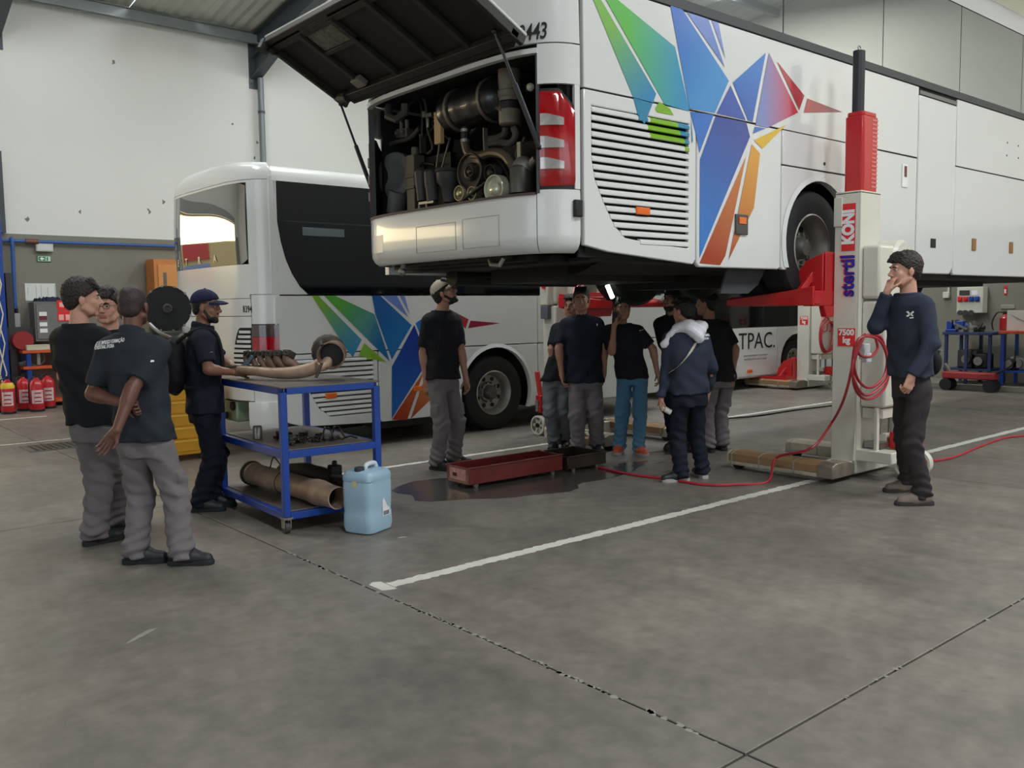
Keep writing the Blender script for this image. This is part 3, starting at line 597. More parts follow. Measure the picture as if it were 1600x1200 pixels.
# round fan housing with its duct, radiator tank
o = E(619, 274, 4.5); MB().lathe(o, (-1, -.3, 0), [(-.16, .17), (-.16, .20), (0, .21), (.03, .20), (.045, .16), (.04, .13), (.012, .09), (.0, .05), (.0, .001)], 36).build('air_intake_drum', M('dusty_grey_plastic', (104, 105, 106), .5, 0, .1, 12), B1, smooth=True)
a = E(624, 300, 4.5); b = E(618, 333, 4.5); MB().tube([a, b], [.10, .085], 16).build('intake_duct', M('dusty_grey_plastic', 0), B1, smooth=True)
a = E(643, 242, 4.45); b = E(641, 333, 4.45); mm = MB(); mm.box((4.43, a.y-.06, b.z), (4.55, a.y+.06, a.z)); mm.box((4.42, a.y-.07, a.z-.2), (4.56, a.y+.07, a.z-.17)); mm.box((4.42, a.y-.07, b.z+.2), (4.56, a.y+.07, b.z+.23)); mm.cyl((4.49, a.y-.0, a.z), (4.49, a.y, a.z+.07), .035, 12)
mm.build('radiator_end_tank', M('dusty_radiator', (108, 104, 92), .55, .4, .12, 10), B1, bev=.008)
MB().box((4.56, a.y-.42, b.z), (4.62, a.y-.06, a.z-.02)).build('radiator_core', GREASE, B1)
for px in (658, 673):
    o = E(px, 265, 4.42); q_ = E(px+3, 314, 4.42); m = MB(); m.tube([o, o-Vector((0, 0, .02)), (o+q_)/2-Vector((0, 0, .0)), (o+q_)/2-Vector((0, 0, .02)), q_], [.045, .06, .06, .054, .05], 12); m.build('filter_canister', M('dusty_black', (62, 61, 60), .5, 0, .2, 14), B1, smooth=True)
hose([(655, 262), (660, 256), (672, 256), (680, 258)], .012, 'hose'); a = E(655, 318, 4.4); b = E(678, 315, 4.4); MB().bar(a, b, .015, .02).tube([a, a-Vector((0, 0, .07))], .01, 6).tube([(a+b)/2, (a+b)/2-Vector((0, 0, .07))], .01, 6).build('filter_bracket', STEEL, B1)
# filler neck, lower right canister
o = E(702, 265, 4.5); MB().lathe(o-Vector((0, 0, .05)), (0, 0, 1), [(-.22, .06), (-.10, .075), (-.05, .11), (.02, .115), (.03, .125), (.05, .12), (.06, .001)], 20).build('breather', M('dusty_black', 0), B1, smooth=True)
o = E(817, 298, 4.5); MB().lathe(o, (0, 0, 1), [(-.02, .10), (0, .10), (.16, .10), (.18, .09), (.2, .06), (.2, .001)], 22).build('oil_filter', M('dull_grey_can', (104, 102, 98), .4, .5, .1, 10), B1, smooth=True)
o = E(818, 262, 4.5); mm = MB(); mm.sphere(o, (.08, .10, .09)); mm.cbox(o+Vector((-.02, .02, .12)), (.02, .04, .14)); mm.cyl(o+Vector((0, -.06, .0)), o+Vector((0, -.14, .05)), .03, 10); mm.build('filter_head', ALU, B1, smooth=True)
hose([(812, 255), (806, 240), (815, 225), (820, 214)], .010, 'thin_pipe', M('perished_hose', 0)); hose([(800, 272), (799, 300)], .010, 'thin_pipe', STEEL)
# valve block, upper left hardware, struts, wiring
o = E(628, 209, 4.6); mm = MB(); mm.cbox(o, (.08, .26, .08), rx=.1); 
for k in (-.09, 0, .09): mm.cyl(o+Vector((0, k, .03)), o+Vector((0, k, .11)), .022, 10); mm.cyl(o+Vector((-.04, k, 0)), o+Vector((-.07, k, 0)), .02, 10)
mm.build('valve_block', M('dusty_alloy', (132, 126, 116), .5, .5, .15, 20), B1, bev=.004)
hose([(602, 236), (612, 224), (640, 216), (655, 200)], .02, 'hose', M('perished_hose', 0)); hose([(628, 190), (640, 165), (655, 155), (660, 178), (660, 215)], .014, 'hose'); hose([(625, 180), (632, 160), (648, 150), (664, 158), (668, 200), (676, 230), (668, 240)], .012, 'hose', M('perished_hose', 0))
o = E(672, 180, 4.5); mm = MB(); mm.cbox(o, (.04, .08, .035)); mm.cbox(o+Vector((0, .08, .02)), (.03, .04, .05)); mm.cyl(o+Vector((0, .03, -.02)), o+Vector((0, .03, -.1)), .015, 8); mm.build('pipe_union', STEEL, B1, bev=.003)
a = E(660, 210, 4.62); b = E(661, 240, 4.62); MB().bar(a, b, .06, .02).build('bracket', M('dusty_radiator', 0), B1)
for p0, p1 in (((703, 215), (690, 265)), ((687, 225), (682, 262))): MB().bar(E(*p0, 4.45), E(*p1, 4.45), .012, .012).build('stay_rod', M('strap_steel', 0), B1)
a = E(590, 132, 4.3); mm = MB(); mm.tube([(4.32, 6.7, 3.36), (4.28, 6.66, 3.26), (4.3, 6.56, 3.22), (4.34, 6.48, 3.27), (4.34, 6.48, 3.34)], .035, 8); mm.build('hinge_arm', M('dusty_black', 0), B1, smooth=True)
q = random.Random(12)
for k in range(20):
    x = q.uniform(592, 825); y = q.uniform(110+(835-x)*.28, 150+(835-x)*.28); hose([(x, y, 4.75), (x+q.uniform(-12, 12), y+q.uniform(8, 22), 4.7), (x+q.uniform(-20, 20), y+q.uniform(16, 50), 4.75)], q.uniform(.006, .014), 'wiring', M('perished_hose', 0) if k % 3 else STEEL, n=6)
for k in range(10):
    x = q.uniform(600, 820); y = q.uniform(235, 310); o = E(x, y, 4.85); MB().cbox(o, (.12, q.uniform(.08, .2), q.uniform(.05, .2)), rx=q.uniform(-.4, .4)).build('engine_casting', GREASE, B1, bev=.012)
MB().box((4.8, 5.0, 2.4), (5.28, 6.5, 2.95)).build('engine_block', GREASE, B1, bev=.03)
p = ony(812, 130, 4.72); q_ = E(812, 110, 4.5)
for k, (px, py) in enumerate(((782, 115), (800, 108), (815, 118), (822, 140))): o = E(px, py, 4.65); MB().cbox(o, (.08, .10, .06)).build('relay_box', M('dusty_black', 0), B1, bev=.006)
o = E(829, 136, 4.45); MB().sphere(o, .03).build('bay_lamp', M('lamp_white', (210, 205, 190), .3), B1, smooth=True)
a = E(770, 165, 4.42); b = E(784, 172, 4.42); MB().tube([a+Vector((0, .05, .03)), a, b], .014, 8).build('lever', M('dusty_radiator', 0), B1)
# ---------------------------------------------------------------- engine cover, hinged up
cv = empty('engine_cover', (0, 0, 0)); cv.parent = B1; MW[cv.name] = MW[B1.name]
Hx, Hz = 4.16, 3.43; ang = math.atan2(.40, .76); ux, uz = -math.cos(ang), math.sin(ang); nx, nz = -math.sin(ang), -math.cos(ang)*1.0
nx, nz = -uz*1.0, ux*1.0   # lower side normal
if nz > 0: nx, nz = -nx, -nz
LN = .89
def lid(s_, y, d): return (Hx+ux*s_+nx*d, y, Hz+uz*s_+nz*d)
lidM = M('sooty_lid_lining', (22, 21, 21), .6, .1, .3, 3.5, .4, 12); lidE = M('sooty_lid_rib', (46, 44, 42), .55, .2, .3, 8, .3)
def lbox(s0, s1, y0, y1, d0, d1, name, mat, bev=0):
    m = MB(); v = [lid(s0, y0, d0), lid(s1, y0, d0), lid(s1, y1, d0), lid(s0, y1, d0), lid(s0, y0, d1), lid(s1, y0, d1), lid(s1, y1, d1), lid(s0, y1, d1)]
    m.add(v, [(3, 2, 1, 0), (4, 5, 6, 7), (0, 1, 5, 4), (1, 2, 6, 5), (2, 3, 7, 6), (3, 0, 4, 7)]); return m.build(name, mat, cv, bev=bev)
ya, yb = 4.72, 7.14
lbox(0, LN, ya, yb, -.055, -.03, 'outer_skin', WHITE, .01); lbox(0.02, LN-.01, ya+.01, yb-.01, -.03, -.012, 'inner_lining', lidM)
lbox(LN-.05, LN, ya, yb, -.03, .035, 'edge_rail', lidE, .006); lbox(LN-.14, LN-.08, ya+.05, yb-.05, -.012, .012, 'edge_rail', lidE, .004)
lbox(.06, .13, ya, yb, -.012, .045, 'edge_rail', lidE, .006); lbox(.0, .05, ya+.1, yb-.15, -.012, .03, 'edge_rail', lidM, .006)
lbox(0, LN, yb-.04, yb, -.03, .04, 'edge_rail', lidE, .006); lbox(0, LN, ya, ya+.04, -.03, .04, 'edge_rail', lidE, .006)
for y in (5.18, 5.62, 6.12, 6.62): lbox(.12, LN-.1, y, y+.045, -.012, .030, 'rib', lidE, .005)
lbox(.52, .56, 6.12, 6.66, -.012, .02, 'rib', lidE, .004); lbox(.56, .86, 6.16, 6.6, -.012, .006, 'torn_felt', M('torn_foil_felt', (104, 100, 94), .7, .2, .5, 22, .6, 30), .004)
lbox(.15, .24, 6.55, 6.68, .0, .05, 'latch_plate', M('light_latch', (132, 128, 120), .5, .4), .004)
m = MB(); m.cyl(lid(LN-.03, yb-.03, .0), lid(LN-.03, yb-.03, .09), .05, 12); m.tube([lid(LN-.03, yb-.03, .05), lid(LN-.1, yb-.1, .09), lid(LN-.14, yb-.05, .04)], .012, 6); m.build('lock', GREASE, cv)
m = MB(); m.cyl(lid(.1, yb-.03, .0), lid(.1, yb-.2, .03), .05, 10); m.build('hinge_roll', GREASE, cv)
strut = M('gas_strut_black', (26, 30, 36), .35, .2)
for (sa, ya_, xb_, yb_, zb_) in ((.18, 4.84, 4.26, 4.70, 2.72), (.05, 7.15, 4.32, 6.98, 2.62)):
    a = Vector(lid(sa, ya_, .03)); b = Vector((xb_, yb_, zb_)); m = MB(); m.tube([a, a*.55+b*.45], .011, 10); m.tube([a*.55+b*.45, b], .019, 10); m.sphere(a, .02); m.sphere(b, .022); m.build('gas_strut', strut, B1, smooth=True)
# ---------------------------------------------------------------- coach 2, on the floor behind
Y2 = 9.0; B2 = empty('coach_bus', (4.05, 10.25, 0), label='white coach parked on the floor behind the raised one, number 8394', cat='bus')
P2 = plan(4.0, Y2, 2.52, dx=.36, n=4.5, e=.5)
XF = 10.75
WC2 = 7.36
a_, r2 = [], .59
holed(rect(4.28, 8.10, 1.12, 1.765)[:], [], Y2, Y2+.04, 'body_panel', WHITE, B2); holed(rect(8.10, XF, 1.12, 1.765), [], Y2, Y2+.04, 'body_panel', WHITE, B2)
go = [(4.30, 1.113), (5.56, 1.113), (5.56, .30), (5.54, .27), (4.6, .31), (4.42, .36), (4.30, .42)]; gi = [(4.44, 1.06), (5.50, 1.06), (5.50, .395), (4.92, .395), (4.78, .5), (4.62, .78), (4.44, .95)]
holed(go, [gi], Y2, Y2+.04, 'grille_panel', WHITE, B2, bev=.008)
holed([(5.574, 1.113), (8.093, 1.113), (8.093, .27), (WC2+.57, .27)]+arc(WC2, .50, r2, -23, 203, 24)+[(WC2-.57, .27), (5.60, .27), (5.574, .30)], [], Y2, Y2+.04, 'wheel_arch_panel', WHITE, B2, bev=.01)
holed([(8.107, 1.113), (XF, 1.113), (XF, .27), (8.107, .27)], [], Y2, Y2+.04, 'luggage_flap', WHITE, B2, bev=.01)
pa = arc(WC2, .50, r2, 203, -23, 26); po = arc(WC2, .50, r2+.05, 201, -21, 26); vs = [(p_[0], Y2-.02, p_[1]) for p_ in pa]+[(p_[0], Y2-.004, p_[1]) for p_ in po]+[(p_[0], Y2+.05, p_[1]) for p_ in pa]
MB().add(vs, [(i, i+1, 28+i, 27+i) for i in range(26)]+[(i, i+1, 55+i, 54+i) for i in range(26)]).build('arch_lip', WHITE, B2, smooth=True)
MB().box((4.40, Y2+.045, .36), (5.54, Y2+.06, 1.08)).build('grille_backing', GAP, B2)
louvres(Y2, 1.06, .395, 12, lambda z: float(np.interp(z, [.395, .5, .78, .95], [4.91, 4.775, 4.615, 4.438])), 5.495, B2, [WHITE, gM[1], gM[2]], lambda x, z: 1 if inpoly(x, z, [(5.2, 1.10), (5.32, 1.1), (5.5, .98), (5.5, 1.10)]) else 0, seg=24)
# side window with swept rear edge
sw = [(4.325, 2.985), (XF, 2.985), (XF, 1.785), (4.70, 1.785), (4.60, 1.86), (4.51, 2.0), (4.44, 2.16), (4.39, 2.35), (4.35, 2.6), (4.33, 2.8)]
holed(sw, [], Y2+.002, Y2+.02, 'side_window', GLASS2, B2, bev=.003)
holed([(4.26, 3.04), (4.30, 3.04)]+[(p_[0]-.006, p_[1]) for p_ in ([(4.325, 2.99)]+list(reversed(sw[4:])))]+[(4.69, 1.775), (4.26, 1.775)], [], Y2+.002, Y2+.04, 'window_corner_panel', WHITE, B2, bev=.004)
cl = M('blind_grey', (120, 128, 132), .4); p = ony(506, 363, Y2)
MB().box((p.x-.26, Y2-.001, p.z-.045), (p.x+.26, Y2+.004, p.z+.045)).build('window_vent', M('window_vent_glass', (98, 108, 114), .15, .3), B2, bev=.003)
MB().box((4.42, Y2-.001, 2.56), (XF, Y2+.004, 2.575)).build('sliding_rail', M('window_rail', (30, 32, 36), .3), B2)
# roof edge: rounded
prof_ = [(Y2-.002, 2.99)]+[(Y2+.16-.16*math.cos(R(15*k)), 3.0+.17*math.sin(R(15*k))) for k in range(7)]+[(Y2+.7, 3.23), (Y2+1.26, 3.26)]
pts = prof_+[(2*(Y2+1.26)-a, b) for a, b in reversed(prof_[:-1])]; k = len(pts)
def section(x, s=1., dz=0.): return [(x, (Y2+1.26)+(a-(Y2+1.26))*s, (b-2.99)*s*1.0+2.99+dz) for a, b in pts]
vs = section(4.29)+section(XF); MB().add(vs, [(i, i+1, k+i+1, k+i) for i in range(k-1)]+[tuple(range(k)), tuple(range(2*k-1, k-1, -1))]).build('roof', WHITE, B2, smooth=True)
# roof tail dome: rings shrinking towards the top following the tail plan
def tail_dome(P, z0, name, parent, mat, n=40, H=.25, yc=None, xc=5.0, steps=8, zc=None):
    vs = []; fs = []
    for s_ in range(steps+1):
        a = math.pi/2*s_/steps; sc_ = .14*(1-math.cos(a)); z = z0+.19*math.sin(a)
        for i in range(n+1):
            t = -.985+1.97*i/n; x, y = P(t); d = Vector((xc-x, yc-y)); L = d.length; d.normalize(); q_ = Vector((x, y))+d*min(sc_*1.0, L)
            crown = .06*(1-((y-yc)/1.26)**2)*math.sin(a); vs.append((min(q_.x, 4.30), q_.y, z+crown))
    for s_ in range(steps):
        for i in range(n): a = s_*(n+1)+i; fs.append((a, a+1, a+n+2, a+n+1))
    top = steps*(n+1); b0 = len(vs)
    for i in range(n+1): v = vs[top+i]; vs.append((4.30, v[1], v[2]+.0))
    for i in range(n): fs.append((top+i, top+i+1, b0+i+1, b0+i))
    return MB().add(vs, fs).build(name, mat, parent, smooth=True)
tail_dome(P2, 3.005, 'roof_tail', B2, WHITE, yc=Y2+1.26)
m = MB(); m.box((4.29, Y2+2.46, .3), (XF, Y2+2.52, 3.0)); m.box((XF-.05, Y2+.03, .3), (XF+.05, Y2+2.5, 3.1)); m.build('far_side_panel', WHITE, B2)
m = MB(); m.box((4.5, Y2+.08, .30), (6.7, Y2+2.4, .40)); m.box((8.0, Y2+.06, .26), (XF, Y2+2.4, .36)); m.box((6.7, Y2+.4, .9), (8.1, Y2+2.3, 1.1)); m.box((6.7, Y2+.05, .3), (6.74, Y2+.8, 1.1)); m.build('floor_pan', GREASE, B2)
wheel(WC2, Y2+.05, .49, .49, B2, deep=.13); wheel(WC2, Y2+.38, .49, .49, B2); wheel(WC2, Y2+2.45, .49, .49, B2, side=1)
m = MB(); q = random.Random(4)
m.box((5.7, Y2+.2, .16), (6.6, Y2+1.0, .36)); m.cyl((4.6, Y2+.5, .26), (5.6, Y2+.5, .26), .09, 14); m.build('underbody', GREASE, B2)
# tail skin: window hole bounded by strips
def cz(z): return z
TW0, TW1 = -.50, .86
wt = [(-.985, -.54), (-.54, .90), (.90, .985)]
strip(P2, -.985, -.60, 1.78, 3.0, 'corner_pillar', WHITE, B2, n=16)
strip(P2, -.60, .985, 1.74, 2.105, 'rear_panel', WHITE, B2, n=34)
strip(P2, .88, .985, 2.105, 3.0, 'corner_pillar', WHITE, B2, n=8)
strip(P2, -.60, .88, 2.975, 3.0, 'rear_panel', WHITE, B2, n=28, off=.001)
strip(P2, -.59, .87, (lambda t: 2.108+.05*max(0, (abs(t-.14)-.66)/.07)), (lambda t: 2.972-.03*max(0, (abs(t-.14)-.66)/.07)), 'rear_window', MIRR, B2, n=36, off=.002, th=.02, prof=[(0, .0), (.25, -.012), (.5, -.018), (.75, -.012), (1, 0)])
SETM = M('pale_badge_letters', (206, 190, 150), .4)
for i, ch in enumerate('SETRA'):
    t_ = .52-.17*i; c_, T_ = on_plan(P2, t_, 2.19, .014); text(ch, .115, c_, T_, SETM, B2, 'badge_letter', bold=.003)
strip(P2, -.985, -.615, 1.40-.85, 1.775, 'corner_panel', WHITE, B2, n=14)
strip(P2, -.605, .985, 1.55, 1.735, 'rear_panel', WHITE, B2, n=30)
strip(P2, -.605, .985, .62, 1.543, 'engine_flap', WHITE, B2, n=30, off=-.004)
strip(P2, -.985, -.56, .28, .612, 'bumper', WHITE, B2, n=16, off=.03, prof=bprof); strip(P2, .3, .985, .28, .612, 'bumper', WHITE, B2, n=20, off=.03, prof=bprof)
m = MB(); m.box((4.2, 9.6, .35), (4.9, 10.6, .62)); m.cyl((4.06, 9.75, .48), (4.2, 9.75, .48), .10, 14); m.box((4.05, 9.55, .36), (4.25, 9.9, .6)); m.build('engine_sump', M('pale_green_casting', (150, 170, 140), .5, .2, .35, 9), B2, bev=.02)
m = MB(); m.cyl((4.02, 9.62, .54), (4.05, 9.62, .54), .05, 12); m.build('sump_plug', BLACK, B2); m = MB(); m.cyl((4.02, 9.82, .42), (4.05, 9.82, .42), .04, 12); m.build('sump_plug', BLACK, B2)
for i, ch in enumerate('8394'):
    c_, T_ = on_plan(P2, -.52-.022*i*1.35, 1.62, .004); text(ch, .10, c_, T_, INK, B2, 'fleet_number', sx=.62, bold=.001)
# tail light
a, b = -.955, -.61
strip(P2, a, b, 1.10, 1.46, 'lamp_housing', BLACK, B2, n=10, off=.006)
tl = strip(P2, a+.004, b-.01, 1.11, 1.32, 'tail_light', LRED, B2, n=12, off=.016)
strip(P2, a+.004, b-.01, 1.322, 1.45, 'smoked_lens', M('smoked_lens', (86, 72, 72), .1, .2, .2, 20, coat=.8), tl, n=12, off=.016); strip(P2, a+.004, b-.01, .88, .95, 'fog_lens', LRED, tl, n=12, off=.006)
# vent on the engine flap with arched top
strip(P2, -.60, -.36, .80, (lambda t: 1.42-.28*max(0, (t+.46)/.10)**2), 'vent_recess', GAP, B2, n=10, off=.001, th=.01)
for k in range(11):
    z = .84+.052*k; t1_ = -.37 if z < 1.2 else -.37-.10*math.sqrt(max(0, (z-1.2)/.24)); strip(P2, -.595, t1_, z, z+.03, 'louvre_slat', WHITE, B2, n=6, off=.012, th=.016)
p = ony(517, 618, Y2); MB().box((p.x-.07, Y2-.02, p.z-.03), (p.x+.07, Y2, p.z+.03)).build('side_reflector', LORG, B2, bev=.005)
for a, b in ((862, 588), (652, 607)): p = ony(a, b, Y2); MB().box((p.x-.06, Y2-.02, p.z-.03), (p.x+.06, Y2, p.z+.03)).build('side_reflector', LORG, B2, bev=.005)
o2 = Vector((4.05, 10.25, 0))
def g3(n, a, b, p, q_): p = ony(*p, Y2); q_ = ony(*q_, Y2); return MG(n, a, b, (p.x-4.05, 0, p.z), (q_.x-4.05, 0, q_.z))
def d2(pts, mat): return decal(pts, Y2, mat, B2)
d2([(487, 462), (497, 462), (565, 531), (551, 558), (543, 548)], g3('livery2_lime_teal', '#74ac2c', '#2a88b8', (500, 480), (552, 545)))
d2([(506, 462), (523, 462), (585, 491), (609, 565)], g3('livery2_green_blue', '#56a83c', '#1c6ca8', (530, 480), (598, 530)))
d2([(569, 536), (560, 556), (604, 566)], M('livery_lime', 0))
d2([(581, 462), (594, 462), (643, 508), (612, 562), (586, 490)], g3('livery2_blue', '#1c58a0', '#2070b0', (590, 465), (620, 530)))
d2([(597, 462), (620, 462), (638, 496)], M('livery_lavender', 0)); d2([(624, 462), (632, 462), (640, 492)], M('livery_lavender2', 0))
d2([(647, 508), (669, 563), (612, 654), (612, 573)], g3('livery2_royal', '#1c3c98', '#2464b4', (655, 540), (615, 640)))
d2([(649, 505), (688, 478), (671, 558)], M('livery_blue2', 0))
d2([(691, 479), (725, 520), (674, 562)], g3('livery2_blue_red', '#5870b0', '#b02838', (690, 520), (722, 520)))
d2([(700, 482), (732, 499), (727, 514)], M('livery2_red', (168, 36, 50), .25)); d2([(735, 501), (782, 505), (731, 513)], M('livery2_maroon', (150, 32, 52), .25))
d2([(712, 540), (672, 568), (683, 576)], M('livery_yellow', 0))
d2([(662, 580), (612, 656), (636, 656)], g3('livery2_brown', '#b85c30', '#a03418', (655, 595), (620, 650)))
d2([(670, 570), (680, 580), (672, 625), (641, 655)], g3('livery2_orange', '#c87c30', '#a84020', (670, 580), (645, 650)))
# ---------------------------------------------------------------- coach 3, far lift bay
Y3 = 9.95; B3 = empty('midi_bus', (14.5, 11.1, 0), label='low white bus with black lettering under dark windows, far behind beneath the raised coach', cat='bus')
def wpan(x0, x1, z0, z1, n='body_panel', mat=WHITE): return holed(rect(x0, x1, z0, z1), [], Y3, Y3+.04, n, mat, B3)
WC3 = 15.95
wpan(11.7, 15.28, .24, 1.17)
holed([(15.29, 1.16), (17.35, 1.16), (17.35, .24), (WC3+.50, .24)]+arc(WC3, .46, .55, -24, 204, 16)+[(WC3-.50, .24), (15.29, .24)], [], Y3, Y3+.04, 'wheel_arch_panel', WHITE, B3)
MB().box((11.7, Y3+.002, 1.175), (17.35, Y3+.02, 2.35)).build('side_window', GLASS2, B3); MB().box((11.7, Y3-.004, 2.35), (17.35, Y3+2.3, 2.75)).build('roof', WHITE, B3, bev=.1)
for x in (13.2, 14.75): MB().box((x, Y3-.004, 1.18), (x+.06, Y3+.002, 2.35)).build('window_pillar', GAP, B3)
m = MB(); m.box((11.66, Y3+.0, .24), (11.72, Y3+2.3, 2.6)); m.box((17.3, Y3, .24), (17.4, Y3+2.3, 2.6)); m.box((11.7, Y3+2.25, .24), (17.4, Y3+2.3, 2.6)); m.box((11.7, Y3+.1, .2), (17.3, Y3+2.2, .3)); m.build('body_shell', WHITE, B3)
wheel(WC3, Y3+.05, .46, .43, B3, deep=.06, nuts=8); wheel(12.7, Y3+2.2, .46, .43, B3, side=1)
p = ony(1180, 539, Y3-.01)
text('TPAC.', .44, (14.60, Y3-.006, .90), FACE_Y, INK, B3, 'lettering', sx=1.02)
fine = M('grey_small_print', (130, 130, 128), .6)
for k_, z in enumerate((.64, .57)): text(('service and transport of passengers', 'workshop of the coach company')[k_], .055, (14.55, Y3-.006, z), FACE_Y, fine, B3, 'small_print')
p = ony(1171, 580, Y3); MB().box((p.x-.08, Y3-.02, p.z-.03), (p.x+.08, Y3, p.z+.03)).build('side_reflector', LORG, B3, bev=.005)
# ================================================================ mobile column lifts (local: fork towards +Y, column round the origin)
LW = M('cream_lift_paint', (214, 210, 196), .38, 0, .04, 4, .03, 8, coat=.15)
LWD = M('dirty_cream_foot', (190, 182, 160), .55, 0, .18, 9)
WOOD = M('worn_brown_foot_cover', (142, 112, 78), .75, 0, .35, 7, .3, 20, stretch=(1, .25, 1))
WRAP = M('plastic_film_on_foot', (120, 110, 96), .25, 0, .25, 12, .3, 14, coat=.5)
BLUT = M('blue_lettering', (36, 36, 150), .4); REDT = M('red_sign', (224, 42, 44), .4); WHT = M('white_print', (240, 240, 238), .4)
def lift(x, y, fz, label, rz=0., signs=True, handle=True):
    hi_ = .46 if handle else .16
    L = empty('column_lift', (x, y, 0), rz, label=label, cat='lift', group=None)
    def b(m, n, mt, **k): return m.build(n, mt, L, W=False, **k)
    # column: open channel with a closed outside
    m = MB(); m.box((-.175, -.125, .05), (.175, -.10, 2.6)); m.box((-.175, -.10, .05), (-.155, .125, 2.6)); m.box((.155, -.10, .05), (.175, .125, 2.6)); m.box((-.155, .105, .05), (-.11, .125, 2.6)); m.box((.11, .105, .05), (.155, .125, 2.6)); m.box((-.175, -.125, 2.585), (.175, .125, 2.61))
    b(m, 'column', LW, bev=.004)
    m = MB(); m.box((-.19, .05, 2.30), (-.175, .13, 2.56)); b(m, 'side_lug', LW, bev=.003)
    m = MB(); m.cyl((0, .03, .3), (0, .03, 2.55), .03, 12); b(m, 'screw', STEEL, smooth=True)
    # base and feet
    m = MB(); m.box((-.52, -.10, .03), (.58, .11, .16)); m.prism([(-.20, .16), (.20, .16), (.175, .45), (-.175, .45)], 'y', -.118, -.10); b(m, 'base_beam', LW, bev=.006)
    for xf in (-.47, .55):
        pr_ = [(xf-.11, .045), (xf-.12, .07), (xf-.115, .15), (xf-.06, .175), (xf+.06, .175), (xf+.115, .15), (xf+.12, .07), (xf+.11, .045)]
        f_ = MB(); f_.prism(pr_, 'y', -.13 if xf < 0 else .1, 1.0); f_ = b(f_, 'foot', LWD, bev=.006)
        m = MB(); m.prism([(xf-.125, .085), (xf-.125, .155), (xf-.062, .18), (xf+.062, .18), (xf+.125, .155), (xf+.125, .085)], 'y', .0, .97); b(m, 'foot_cover', WOOD if xf < 0 else LWD, bev=.003)
        if xf < 0:
            m = MB(); m.prism([(xf-.13, .045), (xf-.13, .16), (xf-.06, .184), (xf+.13, .184), (xf+.25, .15), (xf+.25, .045)], 'y', -.14, .02); b(m, 'film_wrap', WRAP, bev=.01)
        for yy in (.25, .62, .93):
            m = MB(); m.prism([(xf-.128, .05), (xf-.128, .156), (xf-.064, .183), (xf+.064, .183), (xf+.128, .156), (xf+.128, .05)], 'y', yy, yy+.012); b(m, 'tape_band', M('grey_tape', (150, 148, 140), .4), bev=0)
        m = MB(); m.lathe((xf-.05, .93, .045), (1, 0, 0), [(0, .045), (.1, .045)], 16); b(m, 'foot_roller', BLACK)
    # top cover with slots, screw boot and eye
    m = MB(); m.prism([(-.10, -.105), (.13, -.105), (.15, -.085), (.15, .06), (.13, .08), (-.10, .08), (-.12, .06), (-.12, -.085)], 'z', 2.61, 3.28); m.prism([(-.09, -.095), (.12, -.095), (.14, -.075), (.14, .05), (.12, .07), (-.09, .07), (-.11, .05), (-.11, -.075)], 'z', 3.28, 3.32)
    cov = b(m, 'top_cover', RED, bev=.008)
    for k in range(17):
        m = MB(); m.box((.03, -.108, 2.65+.037*k), (.135, -.104, 2.664+.037*k)); b(m, 'vent_slot', M('slot_pink', (220, 120, 116), .5), bev=0).parent = cov
    m = MB(); m.prism([(-.05+.06*math.cos(a), -.01+.05*math.sin(a)) for a in [k*math.pi/6 for k in range(12)]], 'z', 3.32, 3.86); b(m, 'strap_post', M('black_strap', (30, 33, 38), .5)); m = MB(); m.tube([(-.05+.022*math.cos(a), -.01, 3.885+.022*math.sin(a)) for a in [k*math.pi/5 for k in range(8)]], .005, 6); b(m, 'hook', STEEL)
    # control side (-Y)
    cabm = MB(); cabm.box((-.13, -.36, .66), (.36, -.125, 1.62)); b(cabm, 'control_cabinet', LW, bev=.025)
    m = MB(); m.box((-.14, -.30, 1.64), (.34, -.125, 2.12)); b(m, 'motor_housing', LW, bev=.03)
    m = MB(); m.lathe((.24, -.24, 2.0), (0, 1, 0), [(-.09, .001), (-.09, .15), (-.06, .175), (.10, .175)], 28); b(m, 'motor_cowl', LW, smooth=True)
    m = MB(); m.box((.24, -.345, 1.62), (.42, -.19, 1.98)); b(m, 'operating_box', LW, bev=.02)
    m = MB(); m.box((.27, -.352, 1.76), (.39, -.345, 1.93)); b(m, 'display', M('blue_grey_display', (110, 134, 150), .2), bev=.002)
    m = MB(); m.box((.02, -.375, 1.46), (.17, -.36, 1.60)); m.box((.04, -.40, 1.36), (.15, -.36, 1.50)); m.box((-.04, -.41, 1.60), (.20, -.36, 1.615)); b(m, 'plug_socket', M('grey_socket', (96, 102, 108), .5), bev=.004)
    m = MB(); m.tube([(-.11, -.37, 1.08), (-.11, -.45, 1.10), (-.11, -.46, 1.22), (-.07, -.46, 1.27), (.08, -.46, 1.27), (.12, -.46, 1.22), (.12, -.45, 1.10), (.12, -.37, 1.08)], .011, 8); b(m, 'hose_hanger', RED, smooth=True)
    m = MB(); m.box((-.135, -.30, .20), (-.09, -.27, .66)); m.box((-.09, -.33, .56), (.36, -.13, .65)); m.box((.10, -.27, .28), (.20, -.2, .40)); b(m, 'bracket', LW, bev=.004)
    m = MB(); m.box((-.175, -.46, .165), (.02, -.12, .27)); b(m, 'axle_arm', LW, bev=.01); m = MB(); m.box((.26, -.46, .165), (.285, -.12, .27)); b(m, 'axle_arm', LW, bev=.01)
    m = MB(); m.cyl((.04, -.24, .4), (.04, -.24, .58), .012, 8); b(m, 'spring_rod', STEEL, smooth=True); m = MB(); m.cyl((.22, -.24, .38), (.22, -.24, .58), .018, 10); b(m, 'spring_rod', STEEL, smooth=True); m = MB(); m.box((-.06, -.3, .28), (.10, -.14, .33)); b(m, 'step_plate', STEEL)
